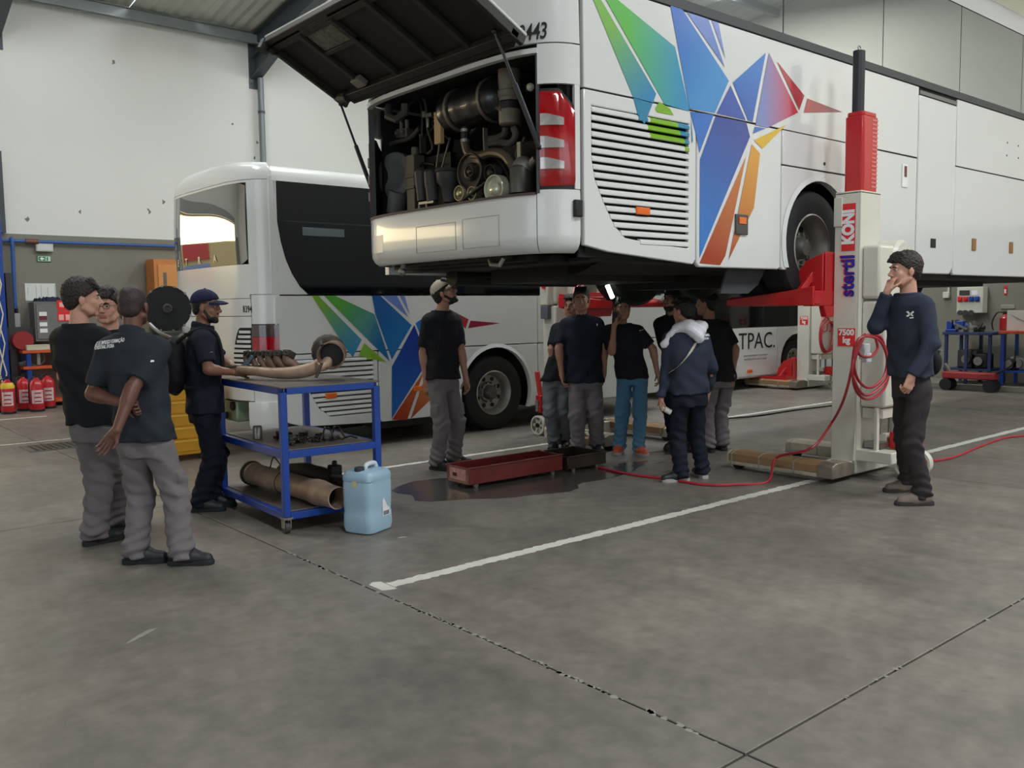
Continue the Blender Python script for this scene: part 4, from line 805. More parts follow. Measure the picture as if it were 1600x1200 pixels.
    rp = MB(); rp.box((.09, -.44, .27), (.26, -.30, .42)); rp.box((.22, -.50, .30), (.36, -.42, .36)); rp.cyl((.31, -.46, .28), (.31, -.46, .46), .045, 12); rp.box((.27, -.50, .42), (.36, -.41, .50)); rp.bar((.31, -.46, .48), (.33, -.50, .80), .07, .05); b(rp, 'pallet_pump', RED, bev=.008)
    m = MB(); m.cyl((.36, -.47, .30), (.36, -.47, .44), .025, 10); b(m, 'return_spring', STEEL, smooth=True)
    if handle: m = MB(); m.tube([(.33, -.50, .80), (.30, -.54, 1.25)], .018, 10); m.tube([(.16, -.54, 1.27), (.20, -.55, 1.38), (.40, -.55, 1.38), (.44, -.54, 1.27), (.30, -.54, 1.24)], .014, 8); b(m, 'tow_handle', RED, smooth=True)
    for xw in (.16, .34):
        t = MB(); t.lathe((xw-.035, -.46, .125), (1, 0, 0), [(0, .10), (0, .122), (.008, .125), (.062, .125), (.07, .122), (.07, .10)], 32, caps=False); t.lathe((xw-.02, -.46, .125), (1, 0, 0), [(0, .001), (0, .035), (.04, .035), (.04, .001)], 20)
        for k in range(6):
            a = math.pi*2*k/6; t.bar((xw, -.46+.03*math.cos(a), .125+.03*math.sin(a)), (xw, -.46+.105*math.cos(a), .125+.105*math.sin(a)), .03, .03)
        t = b(t, 'castor_wheel', M('cream_wheel', (206, 202, 188), .5, 0, .08, 9), smooth=True); 
        m = MB(); m.cyl((xw-.04, -.46, .125), (xw+.04, -.46, .125), .028, 12); b(m, 'wheel_hub', BLACK).parent = t
    m = MB(); m.lathe((.125, -.46, .125), (1, 0, 0), [(0, .001), (0, .04), (.012, .04)], 16)
    # carriage and forks
    m = MB(); m.prism([(.13, fz-.06), (.135, fz+.02), (.135, fz+hi_), (.155, fz+hi_+.02), (.17, fz+hi_-.06), (.17, fz+.1)], 'x', -.30, .30)
    if handle: m.prism([(.13, fz+.10), (.45, fz+.10), (.42, fz+.26), (.30, fz+.40), (.13, fz+.46)], 'x', -.36, -.34); m.prism([(.13, fz+.10), (.45, fz+.10), (.42, fz+.26), (.30, fz+.40), (.13, fz+.46)], 'x', .34, .36)
    m.prism([(-.50, fz-.02), (.50, fz-.02), (.52, fz+.12), (-.52, fz+.12)], 'y', .13, .24); m.prism([(-.34, fz-.02), (.34, fz-.02), (.30, fz-.12), (-.30, fz-.12)], 'y', .12, .18)
    b(m, 'carriage', RED, bev=.008)
    for xf in (-.52, .42):
        m = MB(); s_ = 1 if xf > 0 else -1
        m.prism([(.12, fz-.01), (1.05, fz-.01), (1.05, fz+.05), (.40, fz+.12), (.12, fz+.16)], 'x', xf-.015 if s_ < 0 else xf+.08, xf+.015 if s_ < 0 else xf+.11)
        m.cyl((xf+.05, .14, fz+.03), (xf+.05, 1.05, fz+.03), .045, 14); m.box((xf, .12, fz), (xf+.12, .36, fz+.12)); m.bar((xf+.05, .30, fz+.10), (xf+.16*(-s_)+.05, .24, fz+.30), .05, .06)
        b(m, 'fork_arm', RED, bev=.005)
    if signs:
        T = Matrix(((0, 0, -1), (0, 1, 0), (1, 0, 0))).to_4x4()
        m = MB(); m.box((-.179, -.075, 2.075), (-.1755, .055, 2.50)); b(m, 'sign_panel', REDT)
        text('KONI', .155, (-.1805, -.012, 2.29), T, WHT, L, 'lettering', sx=.80, bold=.009, W=False)
        text('stertil', .185, (-.1805, -.004, 1.855), T, REDT, L, 'lettering_shadow', sx=.86, bold=.005, W=False); text('stertil', .185, (-.182, -.017, 1.85), T, BLUT, L, 'lettering', sx=.86, bold=.006, W=False)
        m = MB(); m.box((-.179, -.095, 1.21), (-.1755, .075, 1.375)); b(m, 'sign_panel', REDT)
        Tx = Euler(FACE_X).to_matrix().to_4x4(); text('7500', .075, (-.1805, -.01, 1.335), Tx, WHT, L, 'lettering', bold=.003, W=False); text('kg', .08, (-.1805, -.01, 1.265), Tx, WHT, L, 'lettering', bold=.003, W=False)
    return L
L1 = lift(7.78, 4.24, 1.60, 'near cream column lift with red top cover beside the man in navy sweatshirt')
L2 = lift(15.28, 9.28, .12, 'far cream column lift with red hose coils beside the low white bus')
L3 = lift(7.78, 7.80, 1.60, 'cream column lift behind the men under the raised coach, seen above the men', rz=math.pi, handle=False)
m = MB(); m.cyl((7.365, 8.06, 1.86), (7.345, 8.06, 1.86), .035, 12); m.build('stop_button', REDT, L3); m = MB(); m.box((7.36, 8.0, 1.46), (7.46, 8.13, 1.62)); m.build('grey_box', M('grey_socket', 0), L3, bev=.01)
# hoses hanging on the lifts
HOSE = M('red_rubber_hose', (176, 44, 56), .42, 0, .06, 6)
def spline(P, k=6):
    P = [Vector(p) for p in P]; out = []
    for i in range(len(P)-1):
        p0 = P[max(i-1, 0)]; p1 = P[i]; p2 = P[i+1]; p3 = P[min(i+2, len(P)-1)]
        for j in range(k): t = j/k; out.append(.5*((2*p1)+(p2-p0)*t+(2*p0-5*p1+4*p2-p3)*t*t+(-p0+3*p1-3*p2+p3)*t**3))
    return out+[P[-1]]
def cable(name, pts, r, mat, label, cat, extra=None, **kw):
    o = MB().tube(spline(pts), r, 8).build(name, mat, None, smooth=True)
    tag(o, label, cat, **kw); 
    return o
yh = 3.79
def hp(px, py, Y=yh): v = ony(px, py, Y); return v
h1 = cable('hose', [hp(1352, 522), hp(1336, 560), hp(1334, 600, 3.83), hp(1348, 622, 3.80), hp(1368, 620, 3.8), hp(1385, 600, 3.8), hp(1390, 560, 3.8), hp(1375, 532, 3.8), hp(1352, 524), hp(1338, 548), hp(1332, 585), hp(1350, 617), hp(1375, 605), hp(1388, 580), hp(1378, 530), hp(1358, 523)], .012, HOSE, 'red hose coiled in long loops on the near column lift', 'hose')
h2 = cable('hose', [hp(1368, 527), hp(1371, 545), hp(1360, 557), hp(1344, 555), hp(1338, 540), hp(1344, 528), hp(1360, 526), hp(1376, 534), hp(1386, 560), hp(1380, 590), hp(1358, 606), hp(1340, 592), hp(1334, 560), hp(1342, 530)], .012, HOSE, 'small red hose loop hung under the red handle of the near lift', 'hose')
fl = [onz(x, y, .014) for x, y in ((1238, 742), (1200, 752), (1150, 757), (1100, 757), (1040, 748), (985, 741), (935, 730))]
h3 = cable('hose', [hp(1350, 524), hp(1336, 540, 3.86), hp(1330, 580, 3.9), hp(1318, 625, 3.98), hp(1300, 660, 4.3), ony(1268, 700, 4.2)]+[Vector((7.1, 4.62, .19))]+fl[1:], .012, HOSE, 'red hose running from the near lift down over the floor to the drip tray', 'hose')
m = MB(); p = hp(1350, 548, 3.82); m.box((p.x-.05, p.y-.03, p.z-.07), (p.x+.05, p.y+.02, p.z+.06)); m.box((p.x-.02, p.y-.035, p.z-.1), (p.x+.07, p.y+.015, p.z-.02))
tag(m.build('paper_tag', M('white_tag', (206, 206, 210), .4, 0, .2, 30), None, bev=.006), 'small white tag hanging in the hose loop of the near lift', 'tag')
fr_ = [onz(x, y, .014) for x, y in ((1408, 716), (1450, 720), (1490, 714), (1530, 698), (1570, 684), (1610, 680), (1660, 676))]
cable('hose', fr_, .012, HOSE, 'red hose lying on the floor behind the man at right', 'hose')
cable('cable', [onz(x, y, .014) for x, y in ((1000, 672), (1060, 664), (1120, 655), (1180, 650), (1240, 641), (1290, 635), (1330, 630))], .011, BLACK, 'black cable lying on the floor under the raised coach', 'cable')
q = random.Random(6)
for k in range(3):
    cx_, cz_ = 15.18+.03*k, 1.02-.02*k; pts = []
    for j in range(15): a = 2*math.pi*j/14+k; pts.append((cx_+(.24+.02*k)*math.cos(a)*.9, 8.86-.015*k, cz_+(.33-.03*k)*math.sin(a)))
    cable('hose', pts, .013, HOSE, 'red hose coil hanging on the far column lift', 'hose', group='hose coils on the far lift')
# ================================================================ trolley with parts
BLUE = M('blue_frame_paint', (12, 62, 150), .4, 0, .06, 5, coat=.2); TOPM = M('worn_steel_sheet', (112, 104, 96), .45, .35, .2, 6, .2, 20)
TR = empty('parts_trolley', (2.80, 5.84, 0), -.045, label='blue steel trolley with three shelves carrying old exhaust parts', cat='trolley')
TW, TD, TH = .80, 1.30, 1.06
def tb(m, n, mt, **k): return m.build(n, mt, TR, W=False, **k)
for i, (x, y) in enumerate(((0, 0), (TW, 0), (0, TD), (TW, TD))):
    tb(MB().box((x, y, .12), (x+.05*(1 if x == 0 else -1), y+.05*(1 if y == 0 else -1), TH-.04)), 'leg', BLUE, bev=.004)
    cx_, cy_ = x+.025*(1 if x == 0 else -1), y+.025*(1 if y == 0 else -1)
    m = MB(); m.box((cx_-.035, cy_-.035, .105), (cx_+.035, cy_+.035, .12)); m.box((cx_-.028, cy_-.02, .04), (cx_-.022, cy_+.03, .11)); m.box((cx_+.022, cy_-.02, .04), (cx_+.028, cy_+.03, .11)); cs = tb(m, 'castor', STEEL)
    m = MB(); m.cyl((cx_-.018, cy_+.01, .042), (cx_+.018, cy_+.01, .042), .042, 18); tb(m, 'castor_wheel', M('castor_grey', (70, 68, 64), .6)).parent = cs
for z0, nm in ((.10, 'bottom_shelf'), (.545, 'middle_shelf'), (TH-.055, 'top_shelf')):
    for a, b_ in (((.05, 0), (TW-.05, .05)), ((.05, TD-.05), (TW-.05, TD)), ((0, .05), (.05, TD-.05)), ((TW-.05, .05), (TW, TD-.05))):
        tb(MB().box((a[0], a[1], z0), (b_[0], b_[1], z0+.05)), 'rail', BLUE, bev=.003)
    tb(MB().box((.0 if nm[0] == 't' else .05, .0 if nm[0] == 't' else .05, z0+.045), (TW if nm[0] == 't' else TW-.05, TD if nm[0] == 't' else TD-.05, z0+.056)), nm, TOPM, bev=.002)
TM = MW[TR.name]
def tw(x, y, z): return TM @ Vector((x, y, z))
RUST = M('scaled_exhaust_iron', (132, 108, 92), .6, .45, .30, 12, .5, 30); RUSTD = M('dark_cast_iron', (72, 66, 60), .6, .5, .25, 14, .5, 30); PALE = M('heat_paled_iron', (176, 150, 128), .55, .35, .22, 9, .35, 30)
ZT = TH+.002
# exhaust manifold with six branches and the turbo mouth
MF = empty('exhaust_manifold', tw(.35, .6, ZT), label='rusty exhaust manifold with turbo mouth lying across the blue trolley top', cat='engine part')
def tp(px, py, Y): return ony(px, py, Y)
yr = 6.45
base = [tp(372, 577, 6.75), tp(400, 580, 6.6), tp(430, 583, 6.45), tp(462, 582, 6.3), tp(488, 576, 6.22), tp(505, 566, 6.2)]
MB().tube(spline(base), [.03+.022*min(1, i/20) for i in range(31)], 14).build('log_pipe', PALE, MF, smooth=True)
for i, px in enumerate((384, 395, 407, 420, 434, 449)):
    Y = 6.78-.075*i; top = tp(px, 556, Y); bot = tp(px+5+i*2.5, 578, Y-.04); r_ = .020+.0035*i
    MB().tube(spline([top, top+Vector((.0, 0, -.035)), (top+bot)/2+Vector((0, 0, -.01)), bot]), r_, 12).build('branch', RUST, MF, smooth=True)
    fl_ = MB(); fl_.cbox(top+Vector((.012, .0, .012)), (.03+.008*i, .055+.006*i, .05), ry=.5, rz=.2); fl_.cyl(top+Vector((-.02, -.02, .03)), top+Vector((.035, .02, .035)), .012, 8); fl_.build('flange', RUSTD, MF, bev=.004)
MB().tube([tp(352, 573, 6.8), tp(420, 572, 6.6), tp(470, 574, 6.5)], .010, 8).build('long_rod', RUSTD, MF, smooth=True)
c = tp(520, 553, 6.1); ax = Vector((-.62, -.78, -.10)).normalized()
m = MB(); m.lathe(c-ax*.02, ax, [(-.12, .075), (-.06, .095), (0, .10), (.05, .096), (.09, .105), (.11, .108), (.112, .096), (.05, .086), (0, .082), (-.03, .001)], 32); m.build('turbo_outlet', RUST, MF, smooth=True)
m = MB(); m.lathe(c+ax*.045, ax, [(.0, .084), (.002, .001)], 24); m.build('dark_bore', BLACK, MF)
sp = []
cc = c-ax*.14+Vector((-.04, .03, .0)); u_ = ax.orthogonal().normalized(); v_ = ax.cross(u_)
for k in range(20): a = 2*math.pi*k/16; sp.append(cc+(u_*math.cos(a)+v_*math.sin(a))*.085)
MB().tube(sp[:17], [.032+.0018*k for k in range(17)], 12).build('turbo_volute', RUSTD, MF, smooth=True)
MB().lathe(cc-ax*.05, ax, [(-.06, .001), (-.06, .09), (-.03, .115), (.0, .12), (.02, .115), (.03, .08)], 26).build('turbo_housing', RUSTD, MF, smooth=True)
a = tp(497, 570, 6.1); m = MB(); m.tube(spline([a+Vector((0, 0, -.02)), tp(508, 570, 6.1), tp(515, 560, 6.12), c-ax*.05]), [.035+.0012*k for k in range(19)], 14); m.build('elbow', PALE, MF, smooth=True)
m = MB(); m.tube([tp(503, 567, 6.02), tp(494, 590, 6.02)], .012, 8); m.tube([c+u_*.11+ax*.08, c+u_*.13-ax*.02, c-v_*.12], .012, 6); m.tube([c-v_*.10+ax*.10, c-v_*.13+ax*.06, c-v_*.12], .014, 8); m.build('clamp_bolt', RUSTD, MF, smooth=True)
# small tools and links on the middle shelf
MSZ = .603
q = random.Random(31)
for k in range(10):
    x, y = q.uniform(.18, .5), q.uniform(.18, .8); p = tw(x, y, MSZ+.014); a = q.uniform(0, 3.1)
    o = empty('rocker_arm', p, a, label='oily dark rocker arm in the heap on the middle trolley shelf', cat='engine part', group='rocker arms heaped on the middle shelf')
    m = MB(); m.bar((-.06, 0, 0), (.06, 0, .006), .024, .022); m.cyl((0, -.02, .004), (0, .02, .004), .02, 12); m.cyl((.06, 0, -.012), (.06, 0, .022), .012, 8); m.build('arm', M('oily_steel', (62, 58, 54), .3, .7, .3, 20), o, W=False, bev=.003)
lk = M('oily_steel', 0)
for i, (px, py) in enumerate(((517, 682), (528, 686), (540, 682), (550, 689), (508, 690), (490, 684))):
    Y = 6.0+.02*i; p = onz(px, py+4, MSZ+.012) if False else tw(.42+.06*i if i < 4 else .3-.06*(i-4), .20+.04*(i % 3), MSZ+.008)
    o = empty('linkage', p, label='bent steel linkage standing on the middle trolley shelf', cat='engine part', group='bent linkages at the front of the middle shelf')
    h = (.10, .02, .09, .015, .03, .02)[i]
    m = MB(); m.tube(spline([(-.03, 0, 0), (0, .01, h*.5), (.01, 0, h), (.06, .02, h*.9), (.08, 0, h*.3), (.10, -.01, 0)]), .007, 7); m.sphere((.01, 0, h), .012, 8, 5); m.build('rod', lk, o, W=False, smooth=True)
o = empty('steel_sleeve', tw(.12, .75, MSZ), label='short shiny steel sleeve standing on the middle shelf by the left leg', cat='engine part')
MB().lathe((0, 0, 0), (0, 0, 1), [(0, .03), (0, .036), (.09, .036), (.1, .03), (.1, .026), (.01, .026)], 20, caps=False).build('sleeve', STEEL, o, W=False, smooth=True)
# exhaust pipe on the bottom shelf
BZ = .158
A = tw(.22, 1.20, BZ+.10); Bp = tw(.34, -.17, BZ+.088); d = (Bp-A).normalized()
EP = empty('exhaust_pipe', tw(.3, .5, BZ), label='long pale rusty exhaust pipe sticking out of the bottom trolley shelf', cat='pipe')
Lp = (Bp-A).length
MB().lathe(A, d, [(0, .072), (0, .090), (.02, .094), (.03, .086), (.06, .086), (.07, .092), (.10, .092), (.11, .086), (Lp*.70, .086), (Lp*.74, .088), (Lp*.77, .096), (Lp*.82, .098), (Lp*.90, .084), (Lp-.01, .082), (Lp, .084), (Lp, .076), (Lp-.3, .074)], 32, caps=False).build('tube', PALE, EP, smooth=True)
MB().lathe(A+d*(Lp-.16), d, [(0, .074), (.002, .001)], 24).build('dark_bore', BLACK, EP)
MB().lathe(A+d*(Lp*.42), d, [(0, .0865), (.006, .091), (.012, .0865)], 30, caps=False).build('wire_loop', RUSTD, EP, smooth=True)
MB().lathe(A+d*.02, d, [(0, .09), (.0, .102), (.02, .102), (.02, .09)], 30, caps=False).build('clamp_ring', RUSTD, EP)
MB().tube(spline([A+d*.35+Vector((0, 0, .07)), A+d*.5+Vector((0, .1, .17)), A+d*.52+Vector((.02, .1, .16)), A+d*.58+Vector((.06, .08, .05))]), .005, 6).build('wire', BLACK, EP)
# dark castings behind it
AF = empty('intake_elbow', tw(.56, .75, BZ), label='oily dark intake casting behind the pale pipe on the bottom shelf', cat='engine part')
p0 = tw(.40, .95, BZ+.09); p1 = tw(.62, .45, BZ+.09); MB().tube(spline([p0, (p0+p1)/2+Vector((0, 0, .03)), p1, tw(.70, .2, BZ+.06)]), [.09]*7+[.08]*6+[.06]*6, 16).build('body', RUSTD, AF, smooth=True)
m = MB(); m.cbox(tw(.60, .40, BZ+.16), (.09, .09, .13)); m.cyl(tw(.60, .40, BZ+.2), tw(.60, .40, BZ+.26), .02, 10); m.build('sensor_block', BLACK, AF, bev=.012)
m = MB(); m.tube(spline([tw(.55, .35, BZ+.15), tw(.66, .2, BZ+.14), tw(.74, .06, BZ+.07)]), .014, 8); m.build('pipe_stub', STEEL, AF, smooth=True)
CP = empty('flange_casting', tw(.62, .08, BZ), label='dark oily flange casting at the front edge of the bottom shelf', cat='engine part')
m = MB(); m.lathe(tw(.62, .02, BZ+.055), (-.5, -1, 0), [(0, .03), (0, .055), (.03, .055), (.03, .03)], 22, caps=False); m.build('ring', RUSTD, CP, smooth=True); m = MB(); m.cbox(tw(.68, .10, BZ+.045), (.12, .10, .08)); m.build('body', GREASE, CP, bev=.015)
# ---------------------------------------------------------------- jerrycan
jm = bpy.data.materials.new('pale_blue_translucent_plastic'); jm.use_nodes = True; _b = jm.node_tree.nodes['Principled BSDF']
_b.inputs['Base Color'].default_value = lin((156, 184, 202))+(1,); _b.inputs['Roughness'].default_value = .38; _b.inputs['Subsurface Weight'].default_value = .25; _b.inputs['Subsurface Radius'].default_value = (.04, .05, .06)
JC = empty('jerrycan', (3.31, 5.545, 0), .38, label='pale blue plastic jerrycan standing in front of the blue trolley', cat='jerrycan')
def rr(w, d, r, n=5):
    o = []
    for cx_, cy_, a0 in ((w/2-r, d/2-r, 0), (-w/2+r, d/2-r, 90), (-w/2+r, -d/2+r, 180), (w/2-r, -d/2+r, 270)):
        for k in range(n+1): a = R(a0+90*k/n); o.append((cx_+r*math.cos(a), cy_+r*math.sin(a)))
    return o
vs = []; fs = []; lv = [(0, .25, .22), (.012, .28, .25), (.05, .295, .262), (.14, .29, .258), (.15, .283, .252), (.20, .29, .258), (.36, .292, .26), (.375, .285, .254), (.385, .295, .262), (.42, .29, .258), (.445, .262, .23), (.455, .20, .17)]
for z, w_, d_ in lv: vs += [(x, y, z) for x, y in rr(w_, d_, .05)]
k = len(rr(1, 1, .1))
for i in range(len(lv)-1): fs += [(i*k+j, i*k+(j+1) % k, (i+1)*k+(j+1) % k, (i+1)*k+j) for j in range(k)]
fs += [tuple(range(k-1, -1, -1)), tuple((len(lv)-1)*k+j for j in range(k))]
m = MB(); m.add(vs, fs); jb = m.build('body', jm, JC, W=False, smooth=True)
tpM = M('cloudy_white_plastic', (206, 216, 222), .45)
m = MB(); m.tube(spline([(-.02, .0, .445), (-.0, .0, .482), (.09, .0, .482), (.11, .0, .445)]), .017, 12); m.build('handle', tpM, JC, W=False, smooth=True)
m = MB(); m.cyl((-.085, .0, .44), (-.085, .0, .478), .036, 24); m.build('cap', M('dark_cap', (46, 50, 56), .5), JC, W=False, bev=.004)
m = MB(); m.box((-.1475, -.02, .34), (-.149, .02, .385)); m.build('small_sticker', M('yellowed_sticker', (206, 190, 150), .6), JC, W=False)
m = MB(); yf = -.1315; P = [(.0, .23), (.015, .25), (.06, .18), (.085, .165), (.08, .15), (.09, .145), (.09, .115), (.0, .115)]
m.prism(P, 'y', yf, yf-.001); m.build('torn_label', M('white_label', (228, 228, 230), .6), JC, W=False)
bc = MB()
for j in range(14): bc.box((.008+.0052*j, yf-.0016, .12), (.0105+.0052*j+.001*(j % 3), yf-.0008, .15))
bc.build('label_print', M('grey_print', (90, 90, 96), .7), JC, W=False)
# ---------------------------------------------------------------- drip trays
TRED = M('oily_red_tray_paint', (98, 32, 28), .35, 0, .2, 5, .15, 14, coat=.4)
def tray(x, y, rz, L_, W_, H_, z0, mat, label, extra=True):
    r = empty('drip_tray', (x, y, 0), rz, label=label, cat='tray')
    def wall_(a, b, n='side_wall'): return MB().box(a, b).build(n, mat, r, W=False, bev=.004)
    wall_((0, 0, z0), (L_, .012, z0+H_)); wall_((0, W_-.012, z0), (L_, W_, z0+H_)); wall_((0, .012, z0), (.012, W_-.012, z0+H_), 'end_wall'); wall_((L_-.012, .012, z0), (L_, W_-.012, z0+H_), 'end_wall')
    MB().box((.012, .012, z0+.02), (L_-.012, W_-.012, z0+.03)).build('tray_floor', M('tray_sludge', (52, 30, 26), .15, 0, .3, 4), r, W=False)
    MB().box((-.005, -.012, z0+H_-.006), (L_+.005, .014, z0+H_+.004)).box((-.005, W_-.014, z0+H_-.006), (L_+.005, W_+.012, z0+H_+.004)).build('rim', mat, r, W=False, bev=.003)
    for a in (.10, L_-.10):
        for b in (.04, W_-.04):
            m = MB(); m.cyl((a, b-.012, .022), (a, b+.012, .022), .022, 14); m.build('castor', STEEL, r, W=False)
    return r
t1 = tray(4.72, 6.17, -.015, 1.12, .34, .15, .04, TRED, 'long red drip tray on small castors under the raised coach')
m = MB(); m.box((-.004, .05, .07), (0, .29, .17)); m.build('pale_label', M('worn_pink_label', (196, 140, 136), .6, 0, .3, 20), t1, W=False); MB().box((-.007, .18, .10), (-.004, .24, .13)).build('handle_slot', BLACK, t1, W=False)
t2 = tray(5.90, 6.14, -.02, .52, .46, .12, .035, M('oily_black_brown', (50, 40, 34), .3, .2, .3, 7, .3), 'dark oily drip tray at the end of the red one')
pt = onz(950, 690); pallet = empty('wooden_block', (7.10, 6.98, 0), .1, label='pale wooden block behind the legs of the man in navy polo', cat='block')
m = MB(); m.box((-.15, -.1, 0), (.15, .1, .06)); m.build('lower_beam', M('cream_wheel', 0), pallet, W=False, bev=.01); m = MB(); m.box((-.13, -.08, .06), (.12, .08, .14)); m.build('upper_beam', WOOD, pallet, W=False, bev=.01)
# inspection lamp held by the man in black
IL = empty('inspection_lamp', (7.42, 6.75, 1.7), label='glowing inspection lamp hanging under the raised coach', cat='lamp')
a = ony(949, 446, 6.7); b = ony(957, 465, 6.7); IL.location = (a+b)/2; MW[IL.name] = Matrix.Translation((a+b)/2)
MB().tube([a, b], .024, 14).build('lamp_tube', emis('lamp_glow', (225, 255, 235), 9), IL, smooth=True); MB().tube([b, b+(b-a)*.9], .02, 12).build('grip', BLACK, IL, smooth=True); MB().tube([a, a-(b-a)*.1, a-(b-a)*.25+Vector((0, 0, .03))], .007, 8).build('hook', STEEL, IL)
# ---------------------------------------------------------------- tool chest, flywheel engine, orange case, rack, extinguishers ...
YEL = M('yellow_chest_paint', (226, 164, 34), .4, 0, .04, 4)
TC = empty('tool_chest', (3.25, 9.55, 0), 0, label='yellow drawer chest behind the man in the navy cap', cat='tool chest')
m = MB(); m.box((0, 0, .06), (.62, .55, 1.12)); m.build('body', YEL, TC, W=False, bev=.01)
for k in range(7):
    z = .10+.14*k; f_ = MB().box((.03, -.015, z), (.59, 0, z+.125)).build('drawer', YEL, TC, W=False, bev=.006); MB().box((.04, -.024, z+.105), (.58, -.015, z+.118)).build('pull', M('pale_yellow_pull', (240, 200, 90), .4), f_, W=False)
    f_ = MB().box((-.015, .03, z), (0, .52, z+.125)).build('drawer', YEL, TC, W=False, bev=.006); MB().box((-.024, .04, z+.105), (-.015, .51, z+.118)).build('pull', M('pale_yellow_pull', 0), f_, W=False)
for x in (.06, .56):
    for y in (.06, .49): MB().cyl((x-.02, y, .03), (x+.02, y, .03), .03, 14).build('castor', BLACK, TC, W=False)
EN = empty('clutch_housing', (3.45, 9.85, 1.12), label='black round clutch housing with a centre hub standing on the yellow chest', cat='engine part')
cx_ = ony(262, 482, 9.8); ax = Vector((-.33, -.94, 0)).normalized(); c = Vector((cx_.x, 9.8, cx_.z))
m = MB(); m.lathe(c, ax, [(-.20, .12), (-.18, .20), (-.05, .24), (0, .245), (.01, .24), (.012, .10), (.012, .001)], 40); m.build('disc_face', M('matt_black_disc', (14, 14, 17), .6), EN, smooth=True)
m = MB(); m.lathe(c+ax*.012, ax, [(0, .055), (.03, .05), (.035, .04), (.035, .03), (.02, .028), (.02, .001)], 26); m.build('hub', M('dusty_black', 0), EN, smooth=True)
u_ = Vector((0, 0, 1)); v_ = ax.cross(u_)
for k in range(12): a = 2*math.pi*k/12+.2; MB().cyl(c+(u_*math.cos(a)+v_*math.sin(a))*.245-ax*.01, c+(u_*math.cos(a)+v_*math.sin(a))*.245+ax*.018, .013, 8).build('bolt', STEEL, EN)
m = MB(); m.box((c.x-.18, 9.86, 1.125), (c.x+.22, 10.08, 1.55)); m.build('gear_casing', M('green_grey_casting', (74, 78, 66), .5, .3, .2, 10, .3), EN, bev=.03)
m = MB(); m.box((c.x-.10, 9.72, 1.20), (c.x+.14, 9.9, 1.40)); m.build('lower_cover', M('green_grey_casting', 0), EN, bev=.02)
m = MB(); m.tube(spline([c+Vector((-.20, 0, -.16)), c+Vector((-.12, -.1, -.26)), c+Vector((.02, -.12, -.32)), c+Vector((.12, -.08, -.28))]), .02, 8); m.build('lever_fork', STEEL, EN, smooth=True)
OC = empty('orange_cabinet', (5.3, 16.9, 1.9), label='orange wooden case standing up against the back wall left of the parked coach', cat='cabinet')
a = ony(243, 445, 16.9); b = ony(268, 405, 16.9)
orM = M('orange_stained_wood', (196, 124, 62), .55, 0, .12, 6, .1, 20)
MB().box((a.x, 16.95, 0), (b.x+.3, 17.40, b.z)).build('carcass', orM, OC, bev=.01); MB().box((a.x+.07, 16.93, 1.45), (b.x+.2, 16.95, b.z-.1)).build('door', M('orange_panel', (208, 140, 76), .5), OC, bev=.01); MB().box((a.x+.16, 16.925, 1.62), (a.x+.22, 16.93, b.z-.25)).build('vent', M('dusty_radiator', 0), OC)
# rack with orange shelves and blue uprights
OR = M('orange_shelf_beam', (206, 88, 48), .5); RK = empty('shelf_rack', (3.9, 17.0, 0), label='low rack with two orange shelves on blue posts at the left wall', cat='rack')
zA = ony(60, 547, 16.9).z; zB = ony(60, 572, 16.9).z; xa = ony(21, 560, 16.9).x+.14
for x in (xa+.06, xa+2.1):
    for y in (16.92, 17.36): MB().box((x, y-.02, 0), (x+.07, y+.02, zA)).build('post', BLUE, RK)
for z in (zA, zB, .12): MB().box((xa, 16.88, z-.05), (xa+2.2, 17.42, z)).build('shelf', OR, RK, bev=.005)
# things on the rack
def at17(px, py, Y=17.1): return ony(px, py, Y)
HR = empty('hose_reel', at17(34, 546, 17.1), label='red hose reel in a dark box on the left end of the rack', cat='hose reel')
p = at17(34, 534, 17.1); MB().cyl((p.x, 16.97, zA+.17), (p.x, 17.15, zA+.17), .16, 28).build('drum', M('dull_red', (150, 40, 42), .5), HR, smooth=True); MB().box((p.x-.24, 17.16, zA), (p.x+.24, 17.3, zA+.40)).build('box', M('dark_grey_box', (58, 56, 58), .6), HR, bev=.02)
def small(name, px, py, size, mat, label, cat, Y=16.98, zb=None, bev=.006, **kw):
    p = ony(px, py, Y); z = zb if zb is not None else p.z; r = empty(name, (p.x, Y, z), label=label, cat=cat, **kw); o = MB().box((-size[0]/2, -size[1]/2, 0), (size[0]/2, size[1]/2, size[2])).build('body', mat, r, W=False, bev=bev); return r
s_ = small('parts_box', 58, 545, (.36, .2, .09), M('cream_box', (206, 200, 176), .6), 'flat cream box on the upper orange shelf', 'box', zb=zA+.001); MB().box((-.17, -.105, .07), (.17, -.1, .085)).build('lid_edge', M('cream_lid', (190, 184, 160), .6), s_, W=False)
BR = empty('drum_ring', at17(57, 566, 17.0), label='grey metal ring standing on the lower orange shelf', cat='ring'); p = at17(57, 560, 17.0)
MB().lathe((p.x, 17.0, zB+.135), (0, 1, 0), [(0, .12), (0, .135), (.05, .135), (.05, .12)], 30, caps=False).build('ring', M('dull_grey_can', 0), BR, smooth=True); MB().box((p.x+.0, 16.96, zB+.02), (p.x+.05, 16.98, zB+.27)).build('spoke', ALU, BR)
for k, (px, s) in enumerate(((33, .08), (40, .10), (46, .07))):
    small('gearbox_part', px, 570, (s, .1, s), M('dusty_black', 0), ('small dark lump leftmost on the lower orange shelf', 'dark block next to the lump on the lower orange shelf', 'little dark cube beside the metal ring')[k], 'engine part', zb=zB+.001, bev=.02)
